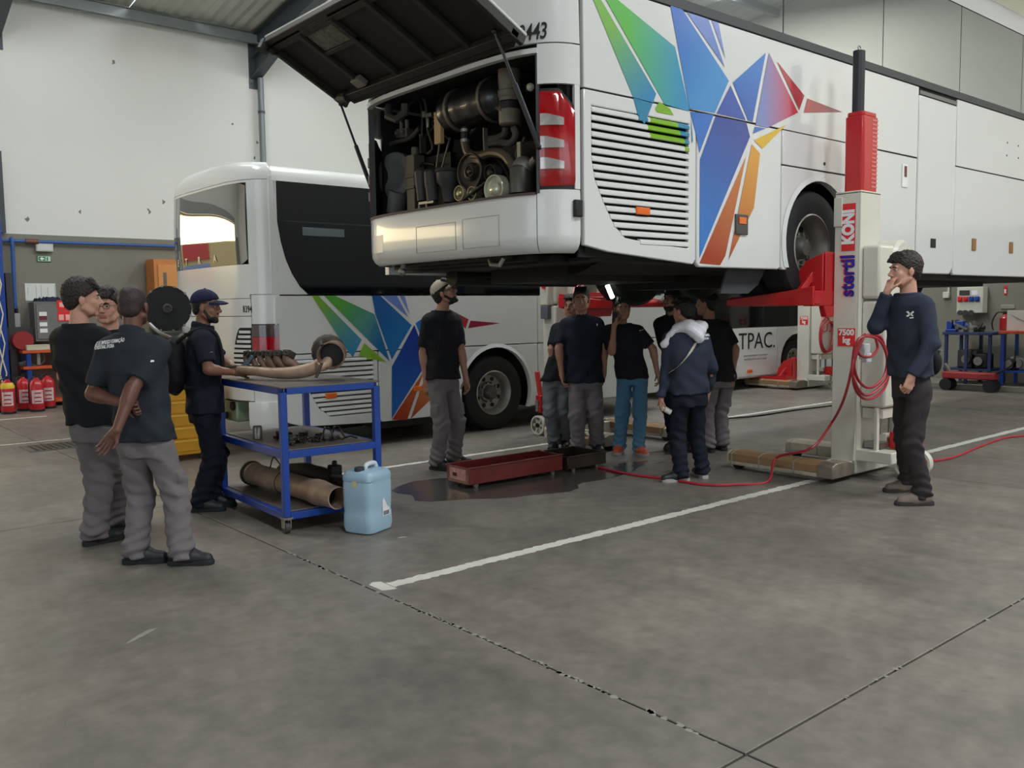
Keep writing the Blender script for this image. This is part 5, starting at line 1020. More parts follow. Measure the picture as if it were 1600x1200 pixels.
s_ = small('battery', 58, 600, (.34, .2, .22), M('light_grey_case', (150, 150, 146), .5), 'light grey battery standing on the floor shelf behind the extinguishers', 'battery', Y=17.0, zb=.121); MB().box((-.15, -.08, .22), (.15, .08, .235)).build('lid', BLACK, s_, W=False)
# extinguishers
def ext(px, y, label, r=.10, h=.50, yel=False, py=632):
    p = onz(px, py); x = p.x*(y/p.y); e = empty('fire_extinguisher', (x, y, 0), random.Random(px).uniform(-.4, .2), label=label, cat='fire extinguisher', group='fire extinguishers at the left wall')
    MB().lathe((0, 0, 0), (0, 0, 1), [(0, r*.9), (.02, r), (h*.82, r), (h*.93, r*.75), (h, r*.32), (h+.02, r*.28)], 24).build('cylinder', M('extinguisher_red', (186, 26, 38), .3, 0, .05, 5, coat=.4), e, W=False, smooth=True)
    MB().lathe((0, 0, 0), (0, 0, 1), [(0, r*1.02), (.035, r*1.02), (.04, r)], 24).build('foot_ring', BLACK, e, W=False)
    m = MB(); m.cyl((0, 0, h+.02), (0, 0, h+.06), .022, 10); m.bar((-.02, 0, h+.06), (.10, 0, h+.09), .02, .008); m.bar((-.02, 0, h+.045), (.09, 0, h+.05), .018, .008); m.build('valve', BLACK, e, W=False)
    MB().tube(spline([(-.03, 0, h+.03), (-r*.9, -.02, h*.98), (-r*1.08, -.03, h*.6), (-r*1.05, -.03, h*.25)]), .010, 8).build('hose', BLACK, e, W=False, smooth=True)
    vs = []; n = 8
    for i in range(n+1):
        a = R(-90-48+96*i/n)
        for z in (h*.25, h*.66): vs.append((r*1.004*math.cos(a), r*1.004*math.sin(a), z))
    lb = MB().add(vs, [(2*i, 2*i+2, 2*i+3, 2*i+1) for i in range(n)]).build('label', M('pale_label_print', (222, 190, 190), .5, 0, .3, 60), e, W=False)
    for j, zz in enumerate((.30, .42, .55)):
        MB().box((-.05, -r*1.012, h*zz), (.05, -r*1.0, h*zz+.02)).build('label_line', M('label_red', (170, 40, 50), .5), lb, W=False)
    if yel: MB().lathe((0, 0, 0), (0, 0, 1), [(h*.76, r*1.01), (h*.83, r*1.01), (h*.93, r*.77)], 24, caps=False).build('yellow_band', M('yellow_band', (226, 190, 60), .4), e, W=False, smooth=True)
ext(-2, 16.5, 'red fire extinguisher cut by the left edge of the photo', .10, .52); ext(13, 16.15, 'red fire extinguisher with a yellow shoulder', .105, .54, True)
ext(38, 16.5, 'red fire extinguisher with a hanging hose, left of the pair in front of the rack', .11, .54); ext(58, 16.2, 'red fire extinguisher with a large pale label in front of the rack', .11, .54); ext(76, 16.58, 'red fire extinguisher behind the man in black, right end of the row', .11, .54)
# wall fixtures, back wall
def wbox(name, x0, y0, x1, y1, th, mat, label, cat, Y=YF-.032, **kw):
    a = ony(x0, y1, Y); b = ony(x1, y0, Y); r = empty(name, ((a.x+b.x)/2, Y, (a.z+b.z)/2), label=label, cat=cat, **kw); w_, h_ = (b.x-a.x), (b.z-a.z)
    MB().box((-w_/2, -th, -h_/2), (w_/2, 0, h_/2)).build('panel', mat, r, W=False, bev=min(.006, th/3)); return r, w_, h_
r, w_, h_ = wbox('exit_sign', 58, 400, 79, 409, .02, M('exit_green', (20, 120, 70), .5), 'small green and white exit sign on the back wall', 'sign')
MB().box((-w_/2+.01, -.024, -h_/2+.01), (w_/2-.01, -.02, h_/2-.01)).build('pale_field', M('exit_pale', (200, 226, 206), .5), r, W=False); MB().box((-.09, -.028, -h_/2+.02), (.06, -.024, h_/2-.02)).build('green_field', M('exit_green', 0), r, W=False)
m = MB(); m.prism([(-.075, 0), (-.03, .035), (-.03, .012), (.0, .012), (.0, -.012), (-.03, -.012), (-.03, -.035)], 'y', -.031, -.028); m.sphere((.03, -.03, .025), .012, 8, 5); m.bar((.03, -.03, .01), (.022, -.03, -.03), .006, .016); m.build('pictogram', WHT, r, W=False)
r, w_, h_ = wbox('emergency_light', 55, 381, 81, 393, .09, M('lamp_casing', (196, 196, 190), .4), 'white emergency light box under the blue pipe', 'lamp'); MB().box((-w_/2+.02, -.096, -h_/2+.02), (w_/2-.02, -.09, h_/2-.03)).build('lens', M('lamp_lens', (214, 214, 208), .2), r, W=False)
r, w_, h_ = wbox('poster', 40, 443, 86, 470, .006, M('paper_white', (226, 228, 222), .7), 'white paper plan pinned to the back wall', 'poster')
for (x, z, a, b) in ((-.2, .0, .26, .26), (.12, .0, .22, .26), (.33, .02, .16, .30)):
    m = MB(); 
    for (p0, p1) in (((-a/2, -b/2), (a/2, -b/2)), ((a/2, -b/2), (a/2, b/2)), ((a/2, b/2), (-a/2, b/2)), ((-a/2, b/2), (-a/2, -b/2)), ((-a/4, 0), (a/4, 0)), ((0, -b/4), (0, b/3))): m.bar((x+p0[0], -.0068, z+p0[1]), (x+p1[0], -.0068, z+p1[1]), .006, .0008)
    m.build('drawing', M('pencil_grey', (150, 156, 150), .7), r, W=False)
r, w_, h_ = wbox('steel_cabinet', 48, 472, 118, 533, .38, M('grey_cabinet', (112, 112, 112), .5, .1), 'grey steel wall cabinet with red fire stickers', 'cabinet')
MB().box((-w_/2+.03, -.40, -h_/2+.04), (w_/2-.03, -.38, h_/2-.04)).build('door', M('grey_cabinet_door', (120, 120, 120), .5, .1), r, W=False, bev=.006)
for z, hh, nm in ((.20, .17, 0), (-.0, .19, 1)):
    s = MB().box((-w_/2+.36+.0, -.404, z), (-w_/2+.56+.03*nm, -.40, z+hh)).build('sticker', REDT, r, W=False)
    STK = M('sticker_pale', (240, 176, 170), .5)
    if nm: MB().box((-w_/2+.38, -.406, z+.02), (-w_/2+.46, -.404, z+.12)).box((-w_/2+.49, -.406, z+.02), (-w_/2+.57, -.404, z+.12)).build('pictogram', STK, s, W=False)
    else: MB().box((-w_/2+.40, -.406, z+.05), (-w_/2+.48, -.404, z+.13)).prism([(-w_/2+.49, z+.09), (-w_/2+.53, z+.12), (-w_/2+.53, z+.06)], 'y', -.406, -.404).build('pictogram', STK, s, W=False)
for k, (z, c_) in enumerate(((.10, WHT), (.03, M('maroon_label', (110, 36, 44), .5)), (-.08, WHT), (-.19, WHT))): MB().box((-w_/2+.07, -.404, z), (-w_/2+.19, -.40, z+.07)).build('label', c_, r, W=False)
cm = empty('work_jacket', (0, 0, 0), label='dark jacket thrown on top of the grey steel cabinet', cat='clothing'); a = ony(54, 473, 17.2); b = ony(98, 473, 17.2); cm.location = (a.x, 17.2, a.z); MW[cm.name] = Matrix.Translation((a.x, 17.2, a.z))
vs = []; fs = []; q = random.Random(2); nn = 16
zt = ony(60, 472, YF-.032).z+.004
for i in range(nn+1):
    for j in range(5): x = a.x+(b.x-a.x)*i/nn; y = 17.12+.07*j; e_ = 0 if i in (0, nn) or j in (0, 4) else 1; vs.append((x, y, zt+.004+e_*(.02+q.random()*.07)))
for i in range(nn):
    for j in range(4): k = i*5+j; fs.append((k, k+5, k+6, k+1))
m = MB(); m.add(vs, fs); m.build('cloth', M('dark_blue_cloth', (34, 40, 60), .8), cm, smooth=True)
pb = M('blue_air_pipe', (48, 92, 160), .4)
AP = empty('air_pipe', (4, 17.4, 2.9), label='thin blue compressed air pipe along the back wall with two drops', cat='pipe')
z_ = ony(100, 379, 17.38).z
MB().cyl((ony(-10, 375, 17.38).x, 17.38, z_), (8.1, 17.38, z_), .028, 10).build('pipe_run', pb, AP, smooth=True)
MB().tube(spline([(ony(18, 400, 17.38).x, 17.38, z_), (ony(19, 400, 17.38).x, 17.33, z_+.03), (ony(19, 400, 17.38).x, 17.33, z_-.2)])+[Vector((ony(24, 488, 17.33).x, 17.33, ony(24, 488, 17.33).z))], .032, 10).build('drop_pipe', pb, AP, smooth=True)
p = ony(26, 502, 17.33); MB().box((p.x-.05, 17.26, p.z-.14), (p.x+.05, 17.36, p.z+.14)).build('regulator', M('light_regulator', (170, 170, 172), .4, .3), AP, bev=.015); MB().cyl((p.x, 17.31, p.z-.22), (p.x, 17.31, p.z+.22), .03, 10).build('coupling', BLACK, AP)
for px in (45, 55): p = ony(px, 378, 17.38); MB().cyl((p.x-.05, 17.38, z_), (p.x+.05, 17.38, z_), .045, 10).build('fitting', M('brass_red', (120, 80, 70), .5, .4), AP)
BP = empty('blue_post', (ony(2, 500, 17.2).x, 17.2, 0), label='tall blue steel post at the left edge before the gate', cat='post')
x0 = ony(6, 560, 17.15).x; MB().box((x0-.09, 17.1, 0), (x0+.07, 17.3, 3.2)).build('post', BLUE, BP, bev=.006); MB().box((x0+.1, 17.15, 0), (x0+.2, 17.3, 2.3)).build('side_rail', M('dark_grey_box', 0), BP)
GPp = empty('grey_post', (x0, 17.35, 3.0), label='grey steel flat on the white wall above the blue post', cat='post'); a = ony(-2, 236, 17.4); b = ony(9, 364, 17.4); MB().box((a.x-.05, 17.36, b.z), (b.x, 17.46, a.z)).build('flat', beamM, GPp)
# folded lattice gate
LG = empty('lattice_gate', (x0-.6, 17.0, 0), label='folded cream lattice gate behind the extinguishers at the left edge', cat='gate')
for k in range(5):
    xa_, xb_ = x0-.5+.10*k, x0-.5+.10*(k+1)
    MB().box((xa_-.006, 17.02, .08), (xa_+.018, 17.05, 2.6)).build('upright', M('cream_steel', (220, 212, 190), .5), LG)
    for j in range(5): z = .1+.5*j; MB().bar((xa_, 17.0, z), (xb_, 17.0, z+.5), .006, .02).build('lattice_bar', M('cream_steel', 0), LG); MB().bar((xb_, 16.99, z), (xa_, 16.99, z+.5), .006, .02).build('lattice_bar', M('cream_steel', 0), LG)
rb = empty('red_banner', (-3, YF+12.9, 3.2), label='red and blue banner on the sunny wall outside the gate', cat='banner')
MB().box((-4.4, YF+12.9, 2.6), (-1.6, YF+12.98, 4.6)).build('red_field', REDT, rb); MB().box((-4.4, YF+12.9, .8), (1.5, YF+12.98, 2.4)).build('blue_field', M('pale_blue_field', (150, 170, 214), .6), rb)
# ---------------------------------------------------------------- right-hand bay
XW = XR-.032
def rbox(name, x0_, y0_, x1_, y1_, th, mat, label, cat, X=None):
    X = X or XW; a = onx(x0_, y1_, X); b = onx(x1_, y0_, X); r = empty(name, (X, (a.y+b.y)/2, (a.z+b.z)/2), label=label, cat=cat); w_, h_ = abs(a.y-b.y), b.z-a.z
    MB().box((-th, -w_/2, -h_/2), (0, w_/2, h_/2)).build('case', mat, r, W=False, bev=.01); return r, w_, h_
r, w_, h_ = rbox('socket_cabinet', 1502, 448, 1544, 489, .22, M('cream_cabinet', (206, 206, 190), .45), 'cream power cabinet with red and blue sockets on the far right wall', 'electrical cabinet')
MB().box((-.228, -.0, h_*.18), (-.22, w_*.40, h_*.38)).build('breaker_window', M('smoked_window', (66, 72, 70), .15), r, W=False, bev=.002); MB().box((-.226, -w_*.30, h_*.18), (-.22, -w_*.08, h_*.36)).build('switch_plate', WHT, r, W=False, bev=.002)
for k, (c_, y) in enumerate(((REDT, .36), (REDT, .14), (BLUE, -.08), (BLUE, -.30))): s = MB().box((-.26, w_*y-.042, -.03), (-.22, w_*y+.042, .07)).build('socket', c_, r, W=False, bev=.012); MB().cyl((-.275, w_*y, .02), (-.26, w_*y, .02), .03, 14).build('socket_lid', c_, s, W=False)
for y in (.34, .14, -.08): MB().cyl((-.25, w_*y, -.24), (-.22, w_*y, -.24), .05, 14).build('socket', M('dark_grey_box', 0), r, W=False)
r, w_, h_ = rbox('junction_box', 1475, 456, 1485, 466, .07, M('cream_cabinet', 0), 'small cream junction box with a conduit on the far right wall', 'junction box'); MB().cyl((-.03, -w_/2+.02, 0), (-.03, -w_/2+.02, 1.3), .02, 8).build('conduit', M('cream_cabinet', 0), r, W=False)
r, w_, h_ = rbox('wall_plate', 1564, 476, 1586, 483, .02, M('faded_plate', (150, 146, 132), .6), 'faded blank plate on the far right wall', 'plate')
r, w_, h_ = rbox('red_sign', 1569, 446, 1574, 461, .02, REDT, 'narrow red sign at the far right wall below the coach', 'sign'); MB().box((-.024, -w_*.3, -h_*.3), (-.02, w_*.3, h_*.1)).build('print', WHT, r, W=False)
# workbenches
KZ = .10
def bench(name, y0_, y1_, x0_, x1_, top, tm, pm, label, shelf=True):
    r = empty(name, (x0_, y0_, KZ), label=label, cat='workbench'); w_, d_ = y1_-y0_, x1_-x0_
    MB().box((0, 0, top-.05), (d_, w_, top)).build('top', tm, r, W=False, bev=.005)
    for a in (.03, d_-.08):
        for b in (.03, w_/2, w_-.08): MB().box((a, b, 0), (a+.05, b+.05, top-.05)).build('leg', pm, r, W=False)
    if shelf: MB().box((.02, .02, .25), (d_-.02, w_-.02, .28)).build('shelf', pm, r, W=False)
    return r
DB = M('dark_blue_bench', (36, 52, 92), .5)
p1 = onx(1478, 520, 17.0); p2 = onx(1556, 520, 17.0); bt = onx(1530, 519, 17.0).z-KZ
bench('workbench', p2.y, p1.y, 16.85, 17.6, bt, DB, DB, 'dark blue workbench under the power cabinet')
p3 = onx(1562, 517, 16.9); bench('workbench', p3.y-2.6, p3.y, 16.85, 17.6, p3.z-KZ, OR, BLUE, 'orange topped workbench on blue legs at the right edge')
VZ = bt+KZ+.002
vc = empty('bench_vice', (17.1, onx(1490, 515, 17.1).y, VZ), label='blue bench vice on the left end of the dark workbench', cat='vice')
m = MB(); m.box((-.12, -.10, 0), (.12, .10, .05)); m.box((-.08, .0, .05), (.08, .10, .20)); m.box((-.08, -.20, .08), (.08, -.05, .20)); m.cyl((0, -.3, .11), (0, 0, .11), .03, 10); m.build('body', BLUE, vc, W=False, bev=.012)
m = MB(); m.box((-.09, -.06, .17), (.09, -.03, .22)); m.box((-.09, 0, .17), (.09, .03, .22)); m.cyl((-.12, -.30, .11), (.12, -.30, .11), .01, 8); m.build('jaw', STEEL, vc, W=False)
q = random.Random(9)
for k, px in enumerate((1504, 1512, 1520, 1528, 1534)):
    y = onx(px, 515, 17.05).y; o = empty('machined_part', (17.0+.1*(k % 2), y, VZ), q.uniform(0, 3), label=('bright machined part nearest the vice on the dark workbench', 'shiny bracket second from the vice', 'steel bar end in the middle of the dark workbench', 'grey steel block right of the middle of the dark workbench', 'dark shiny coil at the right end of the dark workbench')[k], cat='metal part')
    m = MB(); m.cyl((0, 0, 0), (0, 0, .04+.02*(k % 3)), .06, 14); m.bar((-.12, 0, .05), (.14, .03, .16+.03*(k % 2)), .03, .03); m.cyl((.05, -.05, .08), (.05, .07, .08), .035, 12); m.build('body', STEEL if k != 4 else GREASE, o, W=False, smooth=True)
e = empty('fire_extinguisher', (17.2, onx(1572, 510, 17.2).y, p3.z+.002), label='red fire extinguisher standing on the orange workbench', cat='fire extinguisher')
MB().lathe((0, 0, 0), (0, 0, 1), [(0, .10), (.01, .11), (.22, .11), (.27, .07), (.29, .03)], 20).build('cylinder', M('extinguisher_red', 0), e, W=False, smooth=True); MB().tube(spline([(0, 0, .30), (0, .15, .32), (0, .24, .15), (0, .22, .0)]), .012, 8).build('hose', BLACK, e, W=False); MB().box((-.02, -.02, .28), (.02, .05, .34)).build('valve', BLACK, e, W=False)
wb = empty('white_board', (17.1, onx(1592, 500, 17.1).y, p3.z+.002), label='white sketch board leaning on the orange workbench at the right edge', cat='board')
bw = .75; MB().box((0, -bw, 0), (.03, .20, .36)).build('board', M('paper_white', 0), wb, W=False, bev=.004); m = MB()
for k in range(6): m.bar((-.002, -.3+.06*k, .08+.02*k), (-.002, -.1+.05*k, .15+.03*k), .001, .006)
m.build('sketch', M('pencil_grey', 0), wb, W=False)
rc = empty('red_jack', (16.62, onx(1515, 570, 16.6).y, 0), label='red low trolley jack under the dark workbench', cat='jack')
MB().box((-.12, -.45, .22), (.12, .45, .34)).build('frame', M('dull_red', 0), rc, W=False, bev=.02)
for a in (-.38, .38): MB().cyl((-.12, a, .11), (.12, a, .11), .11, 16).build('wheel', BLACK, rc, W=False)
MB().tube(spline([(0, -.4, .3), (0, -.7, .5), (0, -.75, .75)]), .015, 8).build('handle', GREASE, rc, W=False)
gcase = M('dark_grey_box', 0)
for k, (px, py, s, lab) in enumerate(((1516, 555, (.3, .35, .5), 'grey machine casing under the dark workbench'), (1535, 555, (.3, .3, .42), 'dark crate under the right half of the dark workbench'), (1583, 580, (.4, .3, .34), 'dark engine part on the floor under the orange workbench'), (1596, 575, (.3, .3, .4), 'silvery engine part at the right edge under the orange workbench'))):
    y = onx(px, py, 17.2).y; o = empty('machine_part', (17.2, y, KZ+.28 if k < 2 else KZ+.282), label=lab, cat='machine part'); m = MB(); h_ = (.34, .28, .2, .24)[k]
    m.box((-s[0]/2, -s[1]/2, 0), (s[0]/2, s[1]/2, h_)); m.build('casing', [gcase, GREASE, GREASE, ALU][k], o, W=False, bev=.03); m = MB(); m.cyl((-s[0]/2-.05, 0, h_*.5), (-s[0]/2, 0, h_*.5), .08, 16); m.build('flange', STEEL, o, W=False)
# ================================================================ people: signed-distance figures meshed by surface nets
def axis(lo, hi, h, fine, hf):
    out = [lo]; 
    while out[-1] < hi:
        p = out[-1]; st = hf if any(a-.012 <= p <= b for a, b in fine) else h
        if st == h:
            nx = [a-.012 for a, b in fine if a-.012 > p+1e-6]
            if nx and min(nx) < p+h: st = max(hf*.6, min(nx)-p+1e-5)
        out.append(p+st)
    return np.array(out, dtype=np.float32)
class Grid:
    def __init__(s, lo, hi, h, fine=(), hf=.005):
        s.ax = [axis(lo[i], hi[i], h, [(f[0][i], f[1][i]) for f in fine], hf) for i in range(3)]
        s.D = np.full([len(a) for a in s.ax], .5, np.float32)
    def sl(s, lo, hi):
        r = []
        for i in range(3):
            a = max(0, int(np.searchsorted(s.ax[i], lo[i]))-1); b = min(len(s.ax[i]), int(np.searchsorted(s.ax[i], hi[i]))+1)
            if b <= a: return None
            r.append(slice(a, b))
        return tuple(r)
    def co(s, q): return s.ax[0][q[0]][:, None, None], s.ax[1][q[1]][None, :, None], s.ax[2][q[2]][None, None, :]
    def mix(s, q, d, k):
        A = s.D[q]
        if k > 0: h = np.clip(.5+.5*(A-d)/k, 0, 1); s.D[q] = A*(1-h)+d*h-k*h*(1-h)
        else: s.D[q] = np.minimum(A, d)
    def cone(s, a, b, ra, rb, k=.01, sub=False, cut=None, flat=1.):
        a = np.array(a, np.float32); b = np.array(b, np.float32); m = max(ra, rb)+.04
        q = s.sl(np.minimum(a, b)-m, np.maximum(a, b)+m)
        if q is None: return
        X, Y, Z = s.co(q); ba = b-a; L = float(ba@ba)+1e-9
        h = np.clip(((X-a[0])*ba[0]+(Y-a[1])*ba[1]+(Z-a[2])*ba[2])/L, 0, 1)
        d = np.sqrt((X-a[0]-h*ba[0])**2+((Y-a[1]-h*ba[1])/flat)**2+(Z-a[2]-h*ba[2])**2)-(ra+(rb-ra)*h)
        if cut is not None:   # (point, normal): keep the side against the normal
            p, n = cut; d = np.maximum(d, (X-p[0])*n[0]+(Y-p[1])*n[1]+(Z-p[2])*n[2])
        if sub: s.D[q] = np.maximum(s.D[q], -d) if k == 0 else -s._sm(-s.D[q], d, k)
        else: s.mix(q, d, k)
    def _sm(s, A, d, k): h = np.clip(.5+.5*(A-d)/k, 0, 1); return A*(1-h)+d*h-k*h*(1-h)
    def ell(s, c, r, k=.01, Rm=None, sub=False, cuts=()):
        c = np.array(c, np.float32); m = max(r)+.04; q = s.sl(c-m, c+m)
        if q is None: return
        X, Y, Z = s.co(q); x, y, z = X-c[0], Y-c[1], Z-c[2]
        if Rm is not None: x, y, z = x*Rm[0][0]+y*Rm[1][0]+z*Rm[2][0], x*Rm[0][1]+y*Rm[1][1]+z*Rm[2][1], x*Rm[0][2]+y*Rm[1][2]+z*Rm[2][2]
        k0 = np.sqrt((x/r[0])**2+(y/r[1])**2+(z/r[2])**2); k1 = np.sqrt((x/r[0]**2)**2+(y/r[1]**2)**2+(z/r[2]**2)**2)+1e-9
        d = k0*(k0-1)/k1
        for (n, o) in cuts: d = np.maximum(d, x*n[0]+y*n[1]+z*n[2]-o)
        if sub: s.D[q] = -s._sm(-s.D[q], d, max(k, 1e-4))
        else: s.mix(q, d, k)
    def loft(s, P, Rs, right, k=.02, infl=0., z0=None, z1=None):
        """elliptic sections: P centres, Rs (half width, half depth); right = unit vector of the width"""
        zs = np.array([p[2] for p in P]); lo = np.min(np.array(P), 0)-.30; hi = np.max(np.array(P), 0)+.30
        lo[2] = (z0 if z0 is not None else zs[0])-.03; hi[2] = (z1 if z1 is not None else zs[-1])+.03
        q = s.sl(lo, hi); X, Y, Z = s.co(q); zz = Z.ravel()
        cx = np.interp(zz, zs, [p[0] for p in P]); cy = np.interp(zz, zs, [p[1] for p in P])
        def sm(v):
            t = np.interp(zz, zs, v); return t
        rx = (sm([r[0] for r in Rs])+infl)[None, None, :]; ry = (sm([r[1] for r in Rs])+infl)[None, None, :]
        x, y = X-cx[None, None, :], Y-cy[None, None, :]; u = x*right[0]+y*right[1]; v = -x*right[1]+y*right[0]
        f = ((np.abs(u)/rx)**2.4+(np.abs(v)/ry)**2.4)**(1/2.4); d = (f-1)*np.minimum(rx, ry)
        d = np.maximum(d, Z-(z1 if z1 is not None else zs[-1])); d = np.maximum(d, (z0 if z0 is not None else zs[0])-Z)
        s.mix(q, d.astype(np.float32), k)
    def noise(s, fn): X, Y, Z = s.co((slice(None),)*3); s.D += np.where(np.abs(s.D) < .08, fn(X, Y, Z), 0).astype(np.float32)
    def mesh(s):
        D = s.D; S = D < 0
        S[0], S[-1], S[:, 0], S[:, -1], S[:, :, 0], S[:, :, -1] = (False,)*6
        D = np.where(S, np.minimum(D, -1e-5), np.maximum(D, 1e-5))
        n = np.zeros([d-1 for d in D.shape], np.uint8)
        for i in (0, 1):
            for j in (0, 1):
                for k in (0, 1): n += S[i:S.shape[0]-1+i, j:S.shape[1]-1+j, k:S.shape[2]-1+k]
        act = (n > 0) & (n < 8); I = np.argwhere(act); idx = np.full(act.shape, -1, np.int64); idx[act] = np.arange(len(I))
        acc = np.zeros((len(I), 3), np.float64); cnt = np.zeros(len(I)); ax = s.ax
        cor = {}
        for c in [(i, j, k) for i in (0, 1) for j in (0, 1) for k in (0, 1)]: cor[c] = D[I[:, 0]+c[0], I[:, 1]+c[1], I[:, 2]+c[2]].astype(np.float64)
        P0 = [ax[a][I[:, a]] for a in range(3)]; P1_ = [ax[a][I[:, a]+1] for a in range(3)]
        for a in range(3):
            for c in cor:
                if c[a] == 1: continue
                e = list(c); e[a] = 1; d0, d1 = cor[c], cor[tuple(e)]; m = (d0 < 0) != (d1 < 0)
                t = np.where(m, d0/(d0-d1+1e-12), 0)
                for b in range(3):
                    v = (P0[b]+t*(P1_[b]-P0[b])) if b == a else (P1_[b] if c[b] else P0[b])
                    acc[:, b] += np.where(m, v, 0)
                cnt += m
        V = acc/cnt[:, None]; F_ = []
        for a in range(3):
            b, c = (a+1) % 3, (a+2) % 3
            sl0 = [slice(None)]*3; sl1 = [slice(None)]*3; sl0[a] = slice(0, -1); sl1[a] = slice(1, None)
            A = S[tuple(sl0)]; B = S[tuple(sl1)]; E_ = np.argwhere(A != B); E_ = E_[(E_[:, b] > 0) & (E_[:, c] > 0) & (E_[:, b] < S.shape[b]-1) & (E_[:, c] < S.shape[c]-1)]
            inside = A[E_[:, 0], E_[:, 1], E_[:, 2]]; q = []
            for db, dc_ in ((1, 1), (0, 1), (0, 0), (1, 0)):
                w_ = E_.copy(); w_[:, b] -= db; w_[:, c] -= dc_; q.append(idx[w_[:, 0], w_[:, 1], w_[:, 2]])
            Q = np.stack(q, 1); Q[~inside] = Q[~inside][:, ::-1]; F_.append(Q)
        return V, np.concatenate(F_)
    def build(s, name, mat, parent, pick=None, smooth=1):
        V, Fq = s.mesh()
        me = bpy.data.meshes.new(name); me.vertices.add(len(V)); me.vertices.foreach_set('co', V.astype(np.float32).ravel())
        me.loops.add(len(Fq)*4); me.loops.foreach_set('vertex_index', Fq.astype(np.int32).ravel())
        me.polygons.add(len(Fq)); me.polygons.foreach_set('loop_start', np.arange(0, len(Fq)*4, 4, dtype=np.int32))
        for m in (mat if isinstance(mat, (list, tuple)) else [mat]): me.materials.append(m)
        if pick is not None: C_ = V[Fq].mean(1); me.polygons.foreach_set('material_index', pick(C_).astype(np.int32))
        me.update(calc_edges=True); me.validate(); me.shade_smooth()
        o = bpy.data.objects.new(name, me); COL.objects.link(o); o.parent = parent; MW[o.name] = MW[parent.name]; return o
def cloth_mat(name, c, rough=.85): return M(name, c, rough, 0, .10, 5, .25, 90, spec=.25)
SK = {'light': M('light_skin', (200, 150, 128), .5, 0, .05, 12), 'tan': M('tan_skin', (168, 122, 98), .5, 0, .05, 12), 'dark': M('dark_brown_skin', (104, 68, 56), .42, 0, .08, 12), 'brown': M('brown_skin', (140, 98, 78), .45, 0, .06, 12)}
LIP = M('lip', (170, 100, 92), .5); EYEW = M('eye_white', (168, 162, 156), .35); IRIS = M('iris', (40, 28, 22), .2)
HAIRD = M('dark_brown_hair', (40, 30, 25), .6, 0, .25, 40, .5, 120, stretch=(1, 1, .3)); HAIRB = M('black_hair', (22, 20, 20), .55, 0, .3, 40, .5, 120)
V3 = lambda *a: np.array(a, np.float64)
def unit(v): v = np.array(v, float); return v/np.linalg.norm(v)
